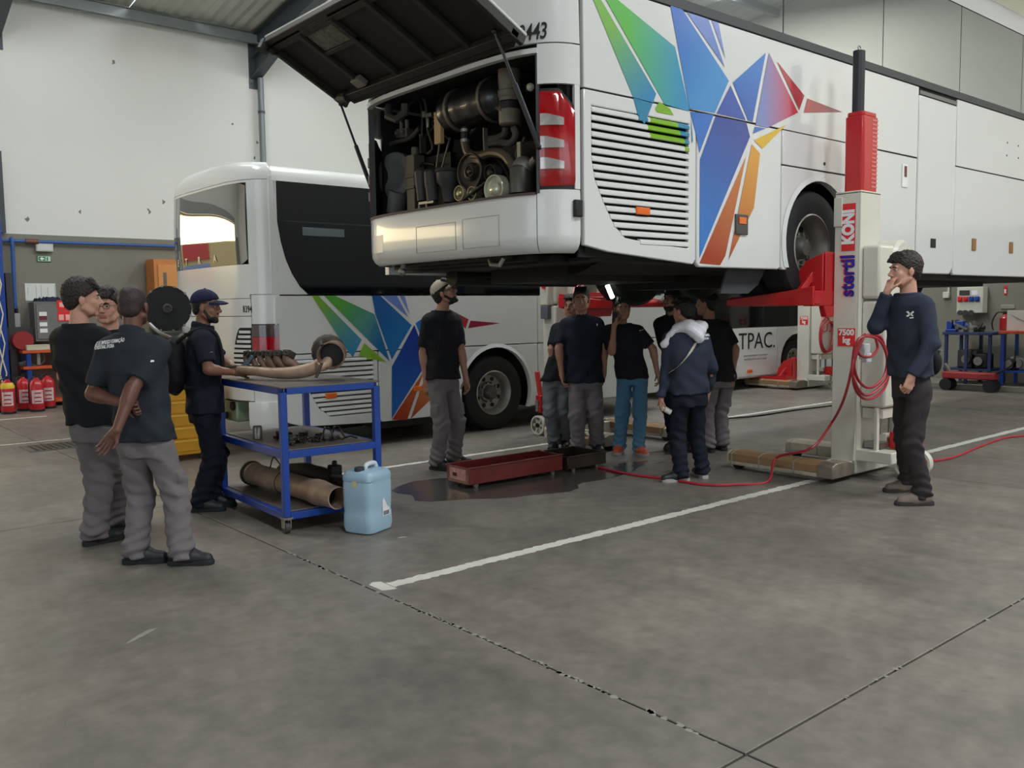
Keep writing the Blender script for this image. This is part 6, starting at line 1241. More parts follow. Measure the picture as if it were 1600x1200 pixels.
def person(label, root, az, H, head, pelvis, ank, toe, elb, wri, hands, haz, hp=0., skin='light', shirt=None, sleeve=.62, hem=.86, trous=None, shoe=None, hair=None, hairstyle='short', cap=None, beard=False, glasses=False, qual=1., shorts=False, collar=False, hood=False, girth=1., arm=1., sho=0., text_=None, fold=1., wz=1., drop=0.02):
    cargo = trous in (GP_, GPD)
    rp = onz(*root); k = H/1.75
    r = empty('person', (rp.x, rp.y, 0), az-math.pi/2, label=label, cat='person'); Mi = MW[r.name].inverted()
    dep = (rp-CAM).dot(f0)
    def px(p, rel=0.):
        d = ray(p[0], p[1]); t = (dep+(p[2] if len(p) > 2 else 0)+rel)/d.dot(f0); return np.array(Mi @ (CAM+d*t))
    def gnd(p): return np.array(Mi @ onz(p[0], p[1]))
    pel = px(pelvis); hc = px(head); hcz = hc[2]
    hy = haz-az; cyw, syw = math.cos(hy), math.sin(hy); cp, sp_ = math.cos(hp), math.sin(hp)
    fwd = V3(-syw*cp, cyw*cp, sp_); rgt = V3(cyw, syw, 0); upv = np.cross(rgt, fwd); RH = np.stack([rgt, fwd, upv], 1)   # columns
    hk = k*1.06
    def hd(x, y, z): return hc+(RH @ V3(x, y, z))*hk
    RHl = RH.tolist()
    nb = hc+V3(0, 0, -.165*k)-V3(0, .015, 0)*k - fwd*V3(1, 1, 0)*.02
    spine = [pel+V3(0, 0, -.06), pel, pel*.68+nb*.32, pel*.35+nb*.65, pel*.14+nb*.86+V3(0, 0, -.0), nb+V3(0, 0, -.025*k)]
    g_ = girth
    secs = [(.160*g_, .115*g_), (.160*g_, .115*g_), (.142*g_, .105*g_), (.160*g_, .118*g_), (.165, .098), (.075, .066)]
    secs = [(a*k, b*k) for a, b in secs]
    shc = pel*.10+nb*.90
    sh = [shc+V3(-.172*k, 0, -.035*k-sho), shc+V3(.172*k, 0, -.035*k+0*sho)]
    EL = [px(e) for e in elb]; WR = [px(w_) for w_ in wri]
    # keep anatomical segment lengths: pull each elbow/wrist along its ray direction
    for i in (0, 1):
        v = EL[i]-sh[i]; L_ = np.linalg.norm(v); EL[i] = sh[i]+v/L_*min(max(L_, .25*k), .32*k)
        v = WR[i]-EL[i]; L_ = np.linalg.norm(v); WR[i] = EL[i]+v/L_*min(max(L_, .22*k), .28*k)
    AN = []
    for i in (0, 1): a = gnd(ank[i]); a[2] = .085*k; AN.append(a)
    HP = [pel+V3(-.088*k, 0, -.03), pel+V3(.088*k, 0, -.03)]
    KN = []
    for i in (0, 1):
        mid = HP[i]*.49+AN[i]*.51; L_ = np.linalg.norm(HP[i]-AN[i]); full = .86*k
        KN.append(mid+V3(0, max(0, min(.06, math.sqrt(max(0, full*full-L_*L_))*.5)), 0)+V3(0, .015, 0))
    pts = np.array(spine+sh+EL+WR+AN+KN+[hc+V3(0, 0, .15), hc])
    lo, hi = pts.min(0)-.16, pts.max(0)+.16; lo[2] = 0.0
    # ---------------- body
    q = qual
    fine = [(hc-V3(.11, .13, .15)*k, hc+V3(.11, .13, .13)*k)]
    if q < 1.3: fine += [(w_-.11, w_+.11) for w_ in WR]
    G = Grid(lo, hi, .013*q, fine, .0052*q)
    G.loft(spine, [(a*(.84 if j < 3 else .94), b*(.84 if j < 3 else .94)) for j, (a, b) in enumerate(secs)], (1, 0), k=0)
    G.cone(nb+V3(0, 0, -.03), hd(0, -.022, -.06), .062*k, .054*k, .03)
    for i in (0, 1):
        G.cone(sh[i], EL[i], .048*k*arm, .040*k*arm, .03); G.cone(EL[i], WR[i], .041*k*arm, .026*k*arm, .02)
        m_ = EL[i]*.7+WR[i]*.3; G.cone(EL[i]*.85+WR[i]*.15, m_, .041*k*arm, .040*k*arm, .02)
        G.cone(HP[i], KN[i], .066*k, .050*k, .02); G.cone(KN[i], AN[i], .052*k, .036*k, .02); G.cone(AN[i], AN[i]+V3(0, .06, -.03), .035*k, .03*k, .02)
    # head
    G.ell(hd(0, -.012, .030), (.076*hk, .096*hk, .086*hk), .02, RHl); G.ell(hd(0, .020, -.035), (.062*hk, .074*hk, .082*hk), .02, RHl)
    G.ell(hd(0, .034, -.076), (.050*hk, .050*hk, .036*hk), .02, RHl); G.cone(hd(-.014, .070, -.100), hd(.014, .070, -.100), .016*hk, .016*hk, .016)
    G.cone(hd(-.032, .078, .022), hd(.032, .078, .022), .012*hk, .012*hk, .012)
    for s_ in (-1, 1):
        G.ell(hd(.031*s_, .101, .001), (.018*hk, .016*hk, .012*hk), .008, RHl, sub=True)
        G.cone(hd(.042*s_, .058, -.028), hd(.036*s_, .066, -.05), .020*hk, .016*hk, .016)
        G.ell(hd(.079*s_, -.008, -.012), (.010*hk, .019*hk, .031*hk), .005, RHl); G.cone(hd(.012*s_, .098, -.036), hd(.010*s_, .092, -.036), .008*hk, .008*hk, .006)
        G.cone(hd(.062*s_, .0, -.06), hd(.045*s_, .04, -.088), .018*hk, .018*hk, .02)
    G.cone(hd(0, .086, .004), hd(0, .108, -.030), .009*hk, .0125*hk, .008); G.cone(hd(0, .086, .015), hd(0, .095, .0), .008*hk, .008*hk, .01)
    G.cone(hd(-.017, .086, -.061), hd(.017, .086, -.061), .0075*hk, .0075*hk, .006); G.cone(hd(-.014, .085, -.072), hd(.014, .085, -.072), .0080*hk, .0080*hk, .005)
    # hands
    for i in (0, 1):
        h_ = hands[i]; d = unit(h_['d']) if 'd' in h_ else unit(WR[i]-EL[i])
        if h_.get('img'):   # direction given in the picture: (right, up, away)
            v = h_['img']; wv = r0*v[0]+up*v[1]+f0*v[2]; d = unit(np.array(Mi.to_3x3() @ wv))
        n_ = h_.get('n', (1, 0, 0) if i == 0 else (-1, 0, 0))
        if h_.get('nimg'): v = h_['nimg']; wv = r0*v[0]+up*v[1]+f0*v[2]; n_ = np.array(Mi.to_3x3() @ wv)
        n_ = np.array(n_, float); n_ = unit(n_-d*(n_@d)); s_ = np.cross(d, n_)*(1 if i == 0 else -1)
        s_ = s_*h_.get('flip', 1)
        c = h_.get('curl', .35); W0 = WR[i]; kk = k*.98
        G.cone(W0, W0+d*.03*kk, .025*k, .024*k, .01)
        for j, of in enumerate((.030, .010, -.010, -.029)):
            kn = W0+d*(.092-.004*abs(j-1))*kk+s_*of*kk; G.cone(W0+d*.015*kk+s_*of*.55*kk, kn, .0155*kk, .0115*kk, .012)
            a0 = c*(.6+.12*j); p = kn; L3 = ((.040, .024, .020), (.044, .028, .022), (.041, .026, .021), (.032, .020, .018))[j]; an = a0
            dirn = d+s_*of*1.2
            for l_, rr_ in zip(L3, (.0088, .0080, .0072)):
                dd_ = unit(dirn*math.cos(an)+n_*math.sin(an)); p2 = p+dd_*l_*kk; G.cone(p, p2, rr_*kk, rr_*.94*kk, .0035); p = p2; an += c*1.25
        t0 = W0+d*.028*kk+s_*.026*kk+n_*.006; t1 = t0+unit(d*.75+s_*.62+n_*.35)*.042*kk; t2 = t1+unit(d*.95+s_*.15+n_*(.3+c*.5))*.034*kk
        G.cone(W0+d*.02*kk, t0, .016*kk, .014*kk, .01); G.cone(t0, t1, .013*kk, .0105*kk, .006); G.cone(t1, t2, .0105*kk, .0085*kk, .004)
    def pk(C_):
        L = (C_-hc) @ RH/hk; return ((np.abs(L[:, 0]) < .024) & (L[:, 1] > .078) & (L[:, 2] < -.056) & (L[:, 2] > -.081)).astype(int)
    body = G.build('body', [SK[skin], LIP if skin != 'dark' else M('lip_dark', (110, 66, 60), .5)], r, pk); del G
    # eyes, brows
    for s_ in (-1, 1):
        c = hd(.031*s_, .0765, .001); e_ = MB(); e_.sphere(c, .0105*hk, 12, 8); eo = e_.build('eye', EYEW, r, W=False, smooth=True, fix=False)
        e_ = MB(); e_.sphere(hd(.031*s_, .0840, .001), .0052*hk, 10, 6); e_.build('iris', IRIS, eo, W=False, smooth=True, fix=False)
        e_ = MB(); e_.tube([hd(.014*s_, .094, .018), hd(.030*s_, .095, .024), hd(.046*s_, .084, .019)], [.004*hk, .0045*hk, .003*hk], 6); e_.build('eyebrow', hair or HAIRD, r, W=False, smooth=True)
    # ---------------- hair
    if hair:
        rh = (.083, .103, .094) if hairstyle != 'crop' else (.0775, .0975, .0875)
        if hairstyle == 'full': rh = (.088, .108, .106)
        G = Grid(hc-.19*hk, hc+.19*hk, .0055*q)
        cuts = [((0, .62, -.78), .040*hk), ((0, .25, -.97), .064*hk)] if hairstyle != 'bald' else []
        G.ell(hd(0, -.016, .034), tuple(v*hk for v in rh), 0, RHl, cuts=cuts)
        if hairstyle in ('short', 'full', 'crop'):
            e3 = (.066, .058, .062) if hairstyle != 'crop' else (.060, .048, .056); G.ell(hd(0, -.055, -.02), tuple(v*hk for v in e3), .015, RHl, cuts=[((0, 1, 0), .03*hk)])
        if hairstyle == 'full':
            for a in np.linspace(-.05, .05, 5): G.cone(hd(a, .05, .108), hd(a+.010, .088, .066), .020*hk, .012*hk, .02)
        if hairstyle == 'short':
            for a in np.linspace(-.045, .045, 5): G.cone(hd(a, .045, .112), hd(a*1.1, .088, .082), .018*hk, .012*hk, .01)
        rs = random.Random(int(abs(hc[0])*1000)+7)
        am = .0012 if hairstyle == 'crop' else .0034
        G.noise(lambda X, Y, Z: am*np.sin(X*150+6*np.sin(Z*60))*np.sin(Y*130+5*np.sin(X*50))+am*.6*np.sin(X*260+Y*90+4*np.sin(Z*90)))
        G.build('hair', hair, r)
    if beard:
        G = Grid(hc-.16*hk, hc+.12*hk, .0055*q); G.ell(hd(0, .034, -.080), (.0575*hk, .057*hk, .044*hk), 0, RHl, cuts=[((0, 0, 1), .016*hk)]); G.cone(hd(-.014, .072, -.104), hd(.014, .072, -.104), .020*hk, .020*hk, .012)
        for s_ in (-1, 1): G.cone(hd(.068*s_, .0, -.03), hd(.050*s_, .04, -.088), .014*hk, .018*hk, .012)
        G.cone(hd(0, .094, -.076), hd(0, .100, -.066), .010*hk, .012*hk, 0, sub=True); G.cone(hd(-.02, .088, -.052), hd(.02, .088, -.052), .007*hk, .007*hk, .004)
        G.build('beard', hair, r)
    if glasses:
        m = MB()
        for s_ in (-1, 1):
            m.tube([hd(s_*.032+.022*math.cos(a), .103, .0+.017*math.sin(a)) for a in [j*math.pi/8 for j in range(17)]], .0018*hk, 6); m.tube([hd(s_*.054, .100, .004), hd(s_*.077, .05, .006), hd(s_*.082, -.005, .004)], .0018*hk, 6)
        m.tube([hd(-.010, .105, .004), hd(.010, .105, .004)], .0018*hk, 6); m.build('eyeglasses', BLACK, r, W=False)
    if cap:
        cm_, back = cap
        G = Grid(hc-.22*hk, hc+.26*hk, .006*q); G.ell(hd(0, -.010, .040), (.089*hk, .108*hk, .092*hk), 0, RHl, cuts=[((0, .22, -.975), -.0*hk)])
        G.cone(hd(0, -.012, .128), hd(0, -.012, .133), .009*hk, .008*hk, .006)
        G.build('cap', cm_, r)
        m = MB(); vs = []; nn = 12
        for layer in (0, 1):
            for j in range(nn+1):
                a = math.pi*(j/nn); x = .082*math.cos(a); yb_ = .045+.045*math.sin(a); 
                for (t, dz) in ((0, 0), (.5, -.004), (1, -.016)):
                    yy = yb_+t*(.075*math.sin(a)**.6 if 0 < j < nn else 0); zz = .052+dz-.018*abs(math.cos(a))**2-.004*layer; vs.append(hd(x*(1+.0*t), yy, zz))
        fs = []; N_ = (nn+1)*3
        for j in range(nn):
            for t in (0, 1): a = j*3+t; fs += [(a, a+3, a+4, a+1), (a+N_+1, a+N_+4, a+N_+3, a+N_)]
            a = j*3+2; fs.append((a, a+3, a+3+N_, a+N_))
        m.add(vs, fs); m.build('visor', cm_, r, W=False, smooth=True)
    # ---------------- trousers
    rs = random.Random(int(root[0])); ph = [rs.uniform(0, 6) for _ in range(6)]
    wz_ = wz
    if trous:
        l2, h2 = np.minimum(pel, np.minimum(AN[0], AN[1]))-.22, np.maximum(pel, np.maximum(AN[0], AN[1]))+.22; l2[2] = 0.01; h2[2] = pel[2]+.14
        G = Grid(l2, h2, .0088*q)
        top = pel+(nb-pel)*.22
        G.loft([pel+V3(0, 0, -.09), pel, top], [(.150*k*g_, .115*k*g_), (.158*k*g_, .120*k*g_), (.150*k*g_, .110*k*g_)], (1, 0), 0)
        for i in (0, 1):
            if shorts:
                kk_ = KN[i]; G.cone(HP[i], kk_, .09*k, .088*k, .03, cut=(kk_, unit(kk_-HP[i])))
            else:
                G.cone(HP[i], KN[i], .088*k*wz_, .080*k*wz_, .03); lo_ = AN[i]+V3(0, -.012, -.01); G.cone(KN[i], lo_, .080*k*wz_, .071*k*wz_, .02, cut=(lo_+V3(0, 0, -.025), V3(0, 0, -1)))
                G.cone(lo_+V3(0, .0, .03), lo_+V3(0, .03, .03), .070*k*wz_, .066*k*wz_, .02, cut=(lo_+V3(0, 0, -.025), V3(0, 0, -1)))
                # cargo pocket
                o_ = -1 if i == 0 else 1; mp_ = HP[i]*.35+KN[i]*.65; 
                if cargo: G.ell(mp_+V3(o_*.072*k, 0, 0), (.020*k, .070*k, .085*k), .006, cuts=[((0, 0, 1), .06*k), ((0, 0, -1), .06*k), ((0, 1, 0), .05*k), ((0, -1, 0), .05*k)])
        kz = KN[0][2]
        def fn(X, Y, Z):
            lowz = np.clip((.34-Z)/.26, 0, 1); kn_ = np.exp(-((Z-kz)/.10)**2)
            a = .0085*lowz*np.sin(Z*95+2.2*np.sin(X*22+ph[0])+2.0*np.sin(Y*20+ph[1])) + .006*kn_*np.sin(Z*70+X*30+2*np.sin(Y*25+ph[2]))
            return fold*(a+.0055*np.sin(X*38+Z*14+2.5*np.sin(Z*9+ph[3]))*np.sin(Y*30+Z*16+ph[4])+.010*(.5-np.abs(np.sin(Z*15+X*9+1.8*np.sin(Z*5+Y*9+ph[2])+ph[4])))*np.clip(np.sin(Z*8+X*6+ph[1]), 0, 1))
        G.noise(fn); G.build('trousers', trous, r)
    # ---------------- shirt
    if shirt:
        l2, h2 = np.minimum.reduce([pel]+sh+EL+(WR if sleeve > 1 else []))-.16, np.maximum.reduce([pel, nb]+sh+EL+(WR if sleeve > 1 else []))+.16
        zh = pel[2]-drop; l2[2] = zh-.03; h2[2] = nb[2]+.05+(.1 if hood else 0)
        G = Grid(l2, h2, .0088*q)
        Pn = [pel+V3(0, 0, -.20)]+spine[1:]
        hw = .026
        G.loft(Pn, [secs[0]]+secs[1:], (1, 0), 0, infl=hw*k, z0=zh, z1=nb[2]-.005*k+(.0 if not hood else .02))
        G.cone(sh[0]*.7+nb*.3-V3(0, 0, .02), sh[1]*.7+nb*.3-V3(0, 0, .02), .078*k, .078*k, .04, flat=1.1)
        for i in (0, 1):
            if sleeve <= 1:
                e_ = sh[i]+(EL[i]-sh[i])*(sleeve+.25 if sleeve > .7 else .80); G.cone(sh[i], e_+(EL[i]-sh[i])*.2, .073*k, .064*k, .035, cut=(e_, unit(EL[i]-sh[i])))
            else:
                G.cone(sh[i], EL[i], .072*k, .058*k, .035); e_ = EL[i]+(WR[i]-EL[i])*.95; G.cone(EL[i], WR[i]+(WR[i]-EL[i])*.1, .058*k, .042*k, .02, cut=(e_, unit(WR[i]-EL[i])))
        if collar: G.cone(nb+V3(0, .02, .0), nb+V3(0, -.02, .015), .070*k, .066*k, .01, cut=(nb+V3(0, 0, .035), V3(0, .25, .97)))
        if hood: G.cone(nb+V3(-.05, -.06, .0), nb+V3(.05, -.06, .0), .05*k, .05*k, .02)
        # neck opening
        G.cone(nb+V3(0, .02, -.01), nb+V3(0, .05, .15), .060*k, .064*k, 0, sub=True)
        def fn(X, Y, Z):
            w_ = np.clip((nb[2]-.12-Z)/.3, .15, 1)
            return fold*w_*(.0065*np.sin(X*32+Z*13+2.4*np.sin(Z*11+ph[1]))*np.sin(Y*26+Z*11+ph[2])+.0045*np.sin(Z*34+2.2*np.sin(X*16+ph[3])+1.6*np.sin(Y*18+ph[0]))+.0075*(.5-np.abs(np.sin(X*14+Z*9+1.6*np.sin(Z*6+Y*8+ph[4])+ph[0])))*np.clip(np.sin(Z*7+X*5+ph[2]), 0, 1)+.006*(.5-np.abs(np.sin(Z*17-X*11+1.8*np.sin(X*7+ph[1])+ph[3])))*np.clip(np.sin(X*9+Z*5+ph[5]), 0, 1))
        G.noise(fn); G.build('sweatshirt' if sleeve > 1 else 't_shirt', shirt, r)
    # ---------------- shoes
    for i in (0, 1):
        t_ = toe[i]-az; f_ = V3(-math.sin(t_), math.cos(t_), 0); a = AN[i].copy(); a[2] = 0; sd = V3(f_[1], -f_[0], 0)
        um, sm_ = shoe; G = Grid(a-V3(.26, .26, 0)+V3(0, 0, .012), a+V3(.26, .26, .17), .0075*q)
        G.cone(a+f_*-.035+V3(0, 0, .06), a+f_*.06+V3(0, 0, .055), .046*k, .046*k, .02); G.cone(a+f_*.06+V3(0, 0, .045), a+f_*.155+V3(0, 0, .035), .046*k, .038*k, .03); G.cone(a+V3(0, 0, .06), a+V3(0, 0, .125)-f_*.005, .046*k, .044*k, .03, cut=(a+V3(0, 0, .125), V3(0, 0, 1)))
        q_ = G.sl(a-.3, a+.3)
        so = G.build('shoe', um, r)
        rs_ = []; pr = []
        for tt, hw_ in ((-.088, .012), (-.080, .030), (-.05, .040), (0, .041), (.06, .043), (.12, .049), (.165, .044), (.190, .028), (.198, .01)):
            pr.append((tt, hw_))
        base_ = [a+f_*tt*k+sd*w2*k for tt, w2 in pr]+[a+f_*tt*k-sd*w2*k for tt, w2 in reversed(pr)]
        nn = len(base_); vs = [(*p[:2], .0) for p in base_]+[(*(a+(p-a)*1.02)[:2], .018+.0*0) for p in base_]+[(*(a+(p-a)*.98)[:2], .032) for p in base_]
        MB().add(vs, [tuple(range(nn-1, -1, -1)), tuple(2*nn+j for j in range(nn))]+[(l*nn+j, l*nn+(j+1) % nn, (l+1)*nn+(j+1) % nn, (l+1)*nn+j) for l in (0, 1) for j in range(nn)]).build('sole', sm_, so, W=False, smooth=True)
    info = dict(r=r, hd=hd, nb=nb, pel=pel, sh=sh, EL=EL, WR=WR, k=k, px=px, Mi=Mi, AN=AN, spine=spine, secs=secs)
    return info
A_ = lambda d: R(d)
TB = cloth_mat('black_cotton', (30, 31, 35)); TC_ = cloth_mat('charcoal_polo_cotton', (44, 50, 56)); NV = cloth_mat('navy_cotton', (29, 33, 46)); NV2 = cloth_mat('navy_sweatshirt_cotton', (48, 54, 68))
GP_ = cloth_mat('grey_work_trouser', (116, 110, 112)); GPD = cloth_mat('grey_trouser_cooler', (104, 106, 110)); NVT = cloth_mat('navy_trouser', (26, 29, 42)); JN = cloth_mat('light_blue_jeans', (80, 122, 150)); BRT = cloth_mat('dark_brown_trouser', (56, 50, 52))
BS = M('black_work_shoe', (34, 37, 42), .5, 0, .15, 20, .2, 50); SL = M('dark_sole', (26, 28, 30), .7); SLW = M('pale_sole', (170, 166, 158), .6)
relax = lambda c=.4: dict(curl=c)
people = {}
people['a'] = person('person in a black t-shirt and grey cargo trousers at far left, seen from behind', (165, 846), A_(30), 1.80, (129, 466), (152, 668), ((150, 850), (182, 828)), (A_(10), A_(5)), ((100, 588, .12), (168, 588, .25)), ((120, 600, .32), (160, 600, .42)), (relax(), relax()), A_(-12), 0, 'light', TB, .62, 0, GP_, (BS, SL), HAIRD, 'full', girth=1.12, wz=1.12, drop=-.03)
people['b'] = person('person with glasses and dark fringe facing the camera between two others', (176, 822), A_(238), 1.79, (168, 478), (180, 660), ((190, 818), (170, 822)), (A_(240), A_(230)), ((200, 590, 0), (150, 590, 0)), ((200, 640, -.1), (150, 640, -.1)), (relax(), relax()), A_(232), -.05, 'light', TB, .62, 0, NVT, (BS, SL), HAIRD, 'full', glasses=True, shorts=True, qual=1.1)
people['c'] = person('person in a charcoal polo with both hands behind the back', (246, 878), A_(42), 1.76, (208, 478), (228, 690), ((214, 880), (285, 882)), (A_(-32), A_(-38)), ((145, 616, -.04), (207, 606, -.20)), ((206, 634, -.21), (181, 676, -.34)), (dict(img=(1, -.25, .05), nimg=(.1, -.5, -1), curl=1.15), dict(img=(-.62, -.78, 0), nimg=(-.1, -.2, -1), curl=.25)), A_(52), -.06, 'dark', TC_, .62, 0, GP_, (BS, SL), M('cropped_hair', (52, 40, 37), .6, 0, .1, 30), 'crop', collar=True, girth=1.0, wz=1.05, drop=-.01, arm=1.05)
people['d'] = person('person in a navy cap and black polo standing at the trolley, seen in profile', (322, 796), A_(-22), 1.74, (322, 479), (320, 640), ((332, 791), (314, 799)), (A_(-38), A_(-35)), ((345, 560, .15), (324, 568, -.24)), ((368, 576, .05), (350, 580, -.16)), (dict(curl=.8, img=(1, .0, 0)), dict(curl=.8, img=(1, .1, 0), nimg=(0, .4, 1))), A_(-38), -.06, 'brown', NV, .62, 0, NVT, (BS, SL), HAIRB, 'crop', cap=(cloth_mat('navy_cap', (34, 36, 66)), 0), beard=True, girth=1.05, collar=True)
people['e'] = person('person in a beige cap and black t-shirt looking up at the raised coach', (698, 730), A_(-82), 1.80, (694, 458), (692, 596), ((710, 727), (684, 734)), (A_(-42), A_(-70)), ((722, 555, .02), (660, 560, -.04)), ((728, 592, .0), (666, 602, -.08)), (relax(.5), relax(.7)), A_(-48), .42, 'tan', TB, .62, 0, GP_, (BS, SL), HAIRB, 'short', cap=(cloth_mat('beige_cap', (168, 160, 142)), 0), beard=True, glasses=True, drop=-.03)
people['f'] = person('person in grey cargo trousers half hidden, leftmost under the raised coach', (873, 700), A_(215), 1.74, (894, 478), (871, 592), ((884, 699), (866, 701)), (A_(225), A_(215)), ((892, 545, .1), (862, 545, -.02)), ((900, 585, 0), (868, 585, 0)), (relax(), relax()), A_(200), 0, 'tan', TB, .62, 0, GPD, (BS, SL), HAIRB, 'short', qual=1.25)
people['g'] = person('person in a navy polo and grey cargo trousers facing the camera', (918, 706), A_(226), 1.79, (908, 468), (914, 594), ((933, 706), (903, 708)), (A_(242), A_(222)), ((944, 540, .0), (873, 545, -.02)), ((944, 585, .0), (878, 588, -.05)), (relax(.5), relax(.6)), A_(222), 0, 'tan', NV, .62, 0, GP_, (BS, SL), HAIRB, 'short', collar=True, qual=1.1, girth=1.12, wz=1.08)
OR_S = M('orange_black_trainer', (196, 84, 56), .5, 0, .3, 30)
people['h'] = person('person in a black t-shirt and light blue jeans with a radio at the face', (984, 706), A_(226), 1.72, (972, 482), (988, 588), ((998, 710), (968, 708)), (A_(248), A_(212)), ((1020, 545, .0), (955, 545, -.06)), ((1027, 582, -.03), (960, 507, -.13)), (relax(.5), dict(img=(.08, 1, 0), nimg=(.6, 0, .6), curl=.8)), A_(232), 0, 'tan', TB, .62, 0, JN, (OR_S, M('pale_grey_sole', (150, 146, 150), .6)), HAIRB, 'short', qual=1.1, wz=.95)
people['i'] = person('bearded person with glasses behind the boy with the scarf', (1062, 700), A_(195), 1.80, (1050, 468), (1062, 590), ((1072, 700), (1054, 700)), (A_(200), A_(190)), ((1078, 545, .1), (1040, 545, -.05)), ((1078, 590, .1), (1042, 590, 0)), (relax(), relax()), A_(185), .1, 'tan', TB, .62, 0, NVT, (BS, SL), HAIRB, 'bald', beard=True, glasses=True, qual=1.25)
people['j'] = person('young person in a navy sweatshirt with a white scarf, seen from behind', (1078, 750), A_(62), 1.62, (1068, 486), (1077, 618), ((1064, 752), (1097, 746)), (A_(150), A_(62)), ((1042, 578, .0), (1112, 575, .04)), ((1033, 622, -.02), (1106, 615, .18)), (dict(curl=.9), relax()), A_(90), -.05, 'tan', NV2, 1.2, 0, NVT, (BS, SLW), HAIRB, 'short', qual=1.0, girth=1.12, hood=False, fold=1.1, drop=-.02)
people['k'] = person('person in a black t-shirt and grey cargo trousers behind the boy with the scarf', (1118, 706), A_(70), 1.80, (1104, 474), (1124, 592), ((1106, 706), (1128, 703)), (A_(80), A_(60)), ((1088, 545, .1), (1146, 540, .0)), ((1090, 590, .15), (1145, 584, -.02)), (relax(), relax(.5)), A_(110), 0, 'tan', TB, .62, 0, GP_, (BS, SL), HAIRB, 'short', qual=1.2)
GRS = M('taupe_trainer', (122, 108, 98), .7, 0, .15, 14, .2, 60)
people['l'] = person('tall person in a navy sweatshirt standing in front of the near lift, hand at mouth', (1428, 786), A_(152), 1.86, (1414, 422), (1424, 603), ((1440, 789), (1418, 768)), (A_(138), A_(142)), ((1455, 535, -.26), (1374, 504, .10)), ((1424, 588, -.27), (1386, 456, -.02)), (dict(img=(-.3, -1, 0), curl=.9), dict(img=(.35, 1, .0), nimg=(1, 0, .2), curl=.8)), A_(142), -.02, 'light', NV2, 1.2, 0, BRT, (GRS, M('dark_brown_sole', (52, 46, 42), .7)), HAIRD, 'full', girth=.98, wz=.92, arm=.98, drop=-.08)

# ---------------------------------------------------------------- print and logos that follow the cloth
from mathutils.bvhtree import BVHTree
def cloth_of(p):
    for c in p['r'].children:
        if c.name.split('.')[0] in ('sweatshirt', 't_shirt'): return c
def press(me, o, dirn, off=.004):
    """lay the points of a flat print onto the cloth o along dirn (local)"""
    bv = BVHTree.FromPolygons([v.co[:] for v in o.data.vertices], [pp.vertices[:] for pp in o.data.polygons]); d = Vector(dirn).normalized()
    for v in me.vertices:
        h = bv.ray_cast(v.co-d*.5, d)
        if h[0] is None: h = bv.find_nearest(v.co)
        v.co = h[0]-d*off
def cloth_text(p, txt, pxy, size, nimg=(0, 0, -1), tilt=0., sx=1., rel=0., mat=WHT, shear=0.):
    o = cloth_of(p); Mi = p['Mi'].to_3x3(); n = Vector(r0*nimg[0]+up*nimg[1]+f0*nimg[2]).normalized(); nl = (Mi @ n).normalized()
    xa = (Vector((0, 0, 1)).cross(nl)).normalized(); ya = nl.cross(xa); c_, s_ = math.cos(tilt), math.sin(tilt); xa, ya = xa*c_+ya*s_, ya*c_-xa*s_
    T = Matrix((xa, ya, nl)).transposed().to_4x4(); T.translation = Vector(p['px'](pxy))+nl*.25
    t = text(txt, size, (0, 0, 0), (0, 0, 0), mat, None, 'lettering', ext=0, sx=sx, bold=.001, shear=shear); me = t.data
    bm = bmesh.new(); bm.from_mesh(me)
    for _ in range(1): bmesh.ops.subdivide_edges(bm, edges=[e for e in bm.edges if e.calc_length() > .03], cuts=1)
    bmesh.ops.triangulate(bm, faces=bm.faces); bm.to_mesh(me); bm.free(); me.transform(T); press(me, o, -nl, .005); t.parent = o; return t
cloth_text(people['c'], 'CENTRO DE EMPREGO FORMAÇÃO', (180, 534), .031, (-.15, 0, -1), .11, .56, shear=.1)
cloth_text(people['c'], 'PROFISSIONAL ÉVORA', (177, 541), .031, (-.15, 0, -1), .09, .56, shear=.1)
cloth_text(people['j'], 'CENTRO DE EMPREGO FORMAÇÃO', (1090, 524), .027, (.1, 0, -1), .04, .52); cloth_text(people['j'], 'PROFISSIONAL ÉVORA', (1092, 529), .027, (.1, 0, -1), .04, .52)
def logo(p, pxy, s, nimg, shapes, mat=WHT):
    o = cloth_of(p); Mi = p['Mi'].to_3x3(); n = Vector(r0*nimg[0]+up*nimg[1]+f0*nimg[2]).normalized(); nl = (Mi @ n).normalized(); xa = (Vector((0, 0, 1)).cross(nl)).normalized(); ya = nl.cross(xa); c = Vector(p['px'](pxy))+nl*.25
    m = MB()
    for P in shapes: m.add([c+xa*a*s+ya*b*s for a, b in P], [tuple(range(len(P)))])
    l = m.build('logo', mat, o, W=False, fix=False); press(l.data, o, -nl, .005); return l
logo(people['l'], (1420, 491), .028, (-.35, 0, -.9), [[(-1, .7), (-.5, 1), (0, .3), (-.3, .1)], [(0, .3), (.7, 1), (1, .6), (.3, 0)], [(-.3, .1), (.2, 0), (-.6, -.7), (-1, -.4)], [(.1, -.1), (.4, .1), (.9, -.3), (.5, -.5)], [(-.1, -.8), (.9, -.7), (.9, -1), (-.1, -1.1)]])
logo(people['h'], (1001, 516), .030, (.1, 0, -1), [[(-1, -.3), (-.2, 0), (-.2, .2), (-1, 0)], [(-.1, 0), (.9, .3), (1, .5), (-.1, .2)]])
logo(people['g'], (931, 507), .014, (.1, 0, -1), [[(-.6, -.8), (0, -1), (.5, .4), (-.3, 1)]])
logo(people['c'], (238, 562), .012, (.4, 0, -1), [[(-1, -.5), (1, -.3), (.8, .5), (-.6, .6)]])
logo(people['d'], (332, 548), .012, (.3, 0, -1), [[(-1, -.3), (1, -.1), (.8, .3), (-.8, .2)]], M('dull_print', (110, 112, 120), .6))
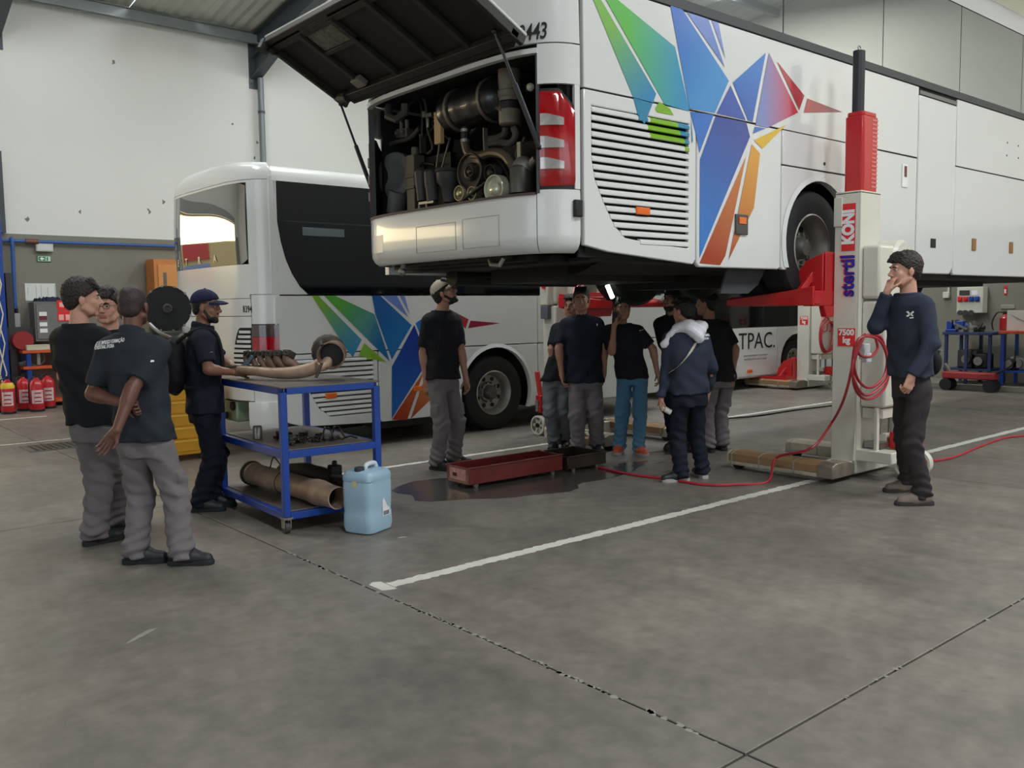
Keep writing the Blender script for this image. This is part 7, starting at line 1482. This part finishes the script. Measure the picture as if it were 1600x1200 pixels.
# ---------------------------------------------------------------- carried things
def wpt(p, q): return p['r'].matrix_world @ Vector(q) if False else MW[p['r'].name] @ Vector([float(v) for v in q])
BPK = cloth_mat('black_nylon', (26, 26, 30), .7)
def sdf_thing(name, label, cat, p, parts, mat, h=.010, fn=None, part='body'):
    c = wpt(p, parts[0][1]); e = empty(name, (c.x, c.y, c.z), label=label, cat=cat); I = MW[e.name].inverted()
    pts = []
    for q in parts: pts += [I @ wpt(p, q[1])]+([I @ wpt(p, q[2])] if q[0] == 'c' else [])
    P = np.array([list(v) for v in pts]); G = Grid(P.min(0)-.26, P.max(0)+.26, h); G.D[:] = .5
    Rl = (MW[p['r'].name].to_3x3())
    for q in parts:
        if q[0] == 'c': G.cone(np.array(I @ wpt(p, q[1])), np.array(I @ wpt(p, q[2])), q[3], q[4], q[5], flat=1.)
        else: G.ell(np.array(I @ wpt(p, q[1])), q[2], q[3], [list(r_) for r_ in Rl])
    if fn: G.noise(fn)
    G.build(part, mat, e); return e
d_ = people['d']; nb = d_['nb']; pl = d_['pel']
mid = nb*.5+pl*.5
e = sdf_thing('backpack', 'black backpack worn by the person in the navy cap', 'backpack', d_, [('e', mid+V3(0, -.22, .02), (.15, .095, .23), .02), ('e', mid+V3(0, -.27, -.07), (.12, .07, .12), .02), ('e', mid+V3(0, -.20, .16), (.11, .07, .10), .03)], BPK, fn=lambda X, Y, Z: .004*np.sin(Z*60+3*np.sin(X*20))*np.sin(X*40+Y*30))
m = MB()
for s_ in (-.11, .11): m.tube([wpt(d_, q) for q in spline([V3(s_, -.16, mid[2]+.22), nb+V3(s_, -.09, -.04), nb+V3(s_, .02, -.01), nb+V3(s_, .11, -.08), mid+V3(s_*1.2, .14, .02), mid+V3(s_*1.3, .02, -.12), mid+V3(s_*1.1, -.15, -.14)])], .016, 8)
m.build('strap', BPK, e, smooth=True)
m = MB(); q_ = nb+V3(.11, -.10, -.045); a = wpt(d_, q_+V3(0, -.02, .03)); m.cbox(a, (.05, .03, .05), rz=.3); m.build('patch', M('pale_patch', (190, 190, 190), .6), e, bev=.004)
e_ = people['e']; mid = e_['nb']*.55+e_['pel']*.45
e = sdf_thing('backpack', 'small dark backpack on the back of the person in the beige cap', 'backpack', e_, [('e', mid+V3(.0, -.20, -.02), (.12, .08, .17), .02)], BPK)
m = MB()
for s_ in (-.12, .12): m.tube([wpt(e_, q) for q in spline([mid+V3(s_, -.15, .12), e_['nb']+V3(s_, -.08, -.05), e_['nb']+V3(s_, .03, -.03), e_['nb']+V3(s_, .10, -.10), mid+V3(s_*1.2, .10, -.04), mid+V3(s_*1.3, .0, -.14), mid+V3(s_, -.14, -.12)])], .011, 8)
m.build('strap', BPK, e, smooth=True)
# white scarf, strap and roll of the boy
j_ = people['j']; nb = j_['nb']; SCF = cloth_mat('white_knit', (224, 222, 228), .9)
e = sdf_thing('scarf', 'white knitted scarf round the neck of the young person', 'scarf', j_, [('c', nb+V3(-.09, -.05, .01), nb+V3(.0, -.10, .02), .045, .056, .03), ('c', nb+V3(.0, -.10, .02), nb+V3(.12, -.08, .01), .056, .05, .03), ('c', nb+V3(-.09, -.05, .0), nb+V3(-.15, -.05, -.03), .040, .030, .02), ('c', nb+V3(-.15, -.05, -.03), nb+V3(-.225, -.03, -.15), .026, .032, .01), ('c', nb+V3(-.01, -.125, .0), nb+V3(.06, -.155, -.11), .05, .026, .03), ('c', nb+V3(.10, -.11, .0), nb+V3(.06, -.155, -.10), .05, .026, .03), ('c', nb+V3(.04, -.13, -.02), nb+V3(.06, -.15, -.07), .06, .045, .03), ('c', nb+V3(.12, -.07, .01), nb+V3(.09, .06, -.0), .045, .04, .02)], SCF, .008, fn=lambda X, Y, Z: .003*np.sin(X*160)*np.sin(Z*160)+.005*np.sin(X*50+Z*60), part='knit')
o_ = cloth_of(j_); bv = BVHTree.FromPolygons([v.co[:] for v in o_.data.vertices], [pp.vertices[:] for pp in o_.data.polygons])
def snap(q, back=True):
    d = Vector((0, 1, 0)) if back else Vector((0, -1, 0)); h = bv.ray_cast(Vector(q)-d*.6, d); return (h[0]-d*.006) if h[0] is not None else Vector(q)
e = empty('shoulder_strap', wpt(j_, nb), label='cream strap slung across the back of the young person with the scarf', cat='strap')
pts = [snap((nb[0]+.05-.20*t, 0, nb[2]-.12-.27*t)) for t in np.linspace(0, 1, 9)]
vs = []; 
for q in pts: vs += [wpt(j_, Vector(q)+Vector((-.022, 0, -.016))), wpt(j_, Vector(q)+Vector((.022, -.003, .016)))]
vs2 = [v+Vector((wpt(j_, (0, -.004, 0))-wpt(j_, (0, 0, 0)))) for v in vs]; n = len(pts)
m = MB(); m.add(vs+vs2, [f for i in range(n-1) for f in ((2*i, 2*i+1, 2*i+3, 2*i+2), (2*n+2*i, 2*n+2*i+2, 2*n+2*i+3, 2*n+2*i+1))]); m.build('webbing', cloth_mat('cream_webbing', (198, 192, 176), .8), e)
w_ = wpt(j_, j_['WR'][0]); e = empty('paper_roll', (w_.x, w_.y, w_.z-.08), label='white roll held in the left hand of the young person with the scarf', cat='roll')
v = r0*.8-up*.45; MB().cyl(w_+Vector(up)*-.085-v*.03, w_+Vector(up)*-.085+v*.11, .026, 16).build('roll', M('white_roll', (214, 208, 200), .6), e, smooth=True)
# radio of the jeans man, tool of the cap man, waist bag of the tall man
h_ = people['h']; w_ = wpt(h_, h_['WR'][1]); e = empty('handheld_radio', w_, label='black handheld radio at the face of the person in jeans', cat='radio'); m = MB(); m.cbox(w_+Vector(up)*.10+r0*.008-f0*.0, (.035, .055, .12), rz=YAW); m.cyl(w_+Vector(up)*.15+r0*-.01, w_+Vector(up)*.24+r0*-.012, .006, 8); m.build('case', BLACK, e, bev=.006)
w_ = wpt(d_, d_['WR'][1]); w_ = w_+r0*.085+Vector(up)*.02; e = empty('hand_tool', w_, label='blue grey hand tool held over the trolley by the person in the navy cap', cat='tool'); m = MB(); m.bar(w_-r0*.03-Vector(up)*.03, w_+r0*.07+Vector(up)*.11, .035, .025); m.bar(w_-r0*.05+Vector(up)*.0, w_+r0*.03+Vector(up)*.07, .03, .02); m.build('body', M('tool_blue_grey', (74, 96, 112), .4), e, bev=.006)
l_ = people['l']; c = l_['pel']*.75+l_['nb']*.25
e = sdf_thing('waist_bag', 'dark waist bag with metal clips behind the tall person in navy', 'bag', l_, [('e', c+V3(-.02, -.17, .0), (.10, .06, .11), .02)], BPK)
m = MB(); a = wpt(l_, c+V3(-.08, -.20, .09)); m.cbox(a, (.03, .03, .02)); b = wpt(l_, c+V3(-.10, -.23, -.01)); m.cyl(b, b+Vector((.05, -.01, -.05)), .014, 8); m.build('clip', STEEL, e, bev=.003)
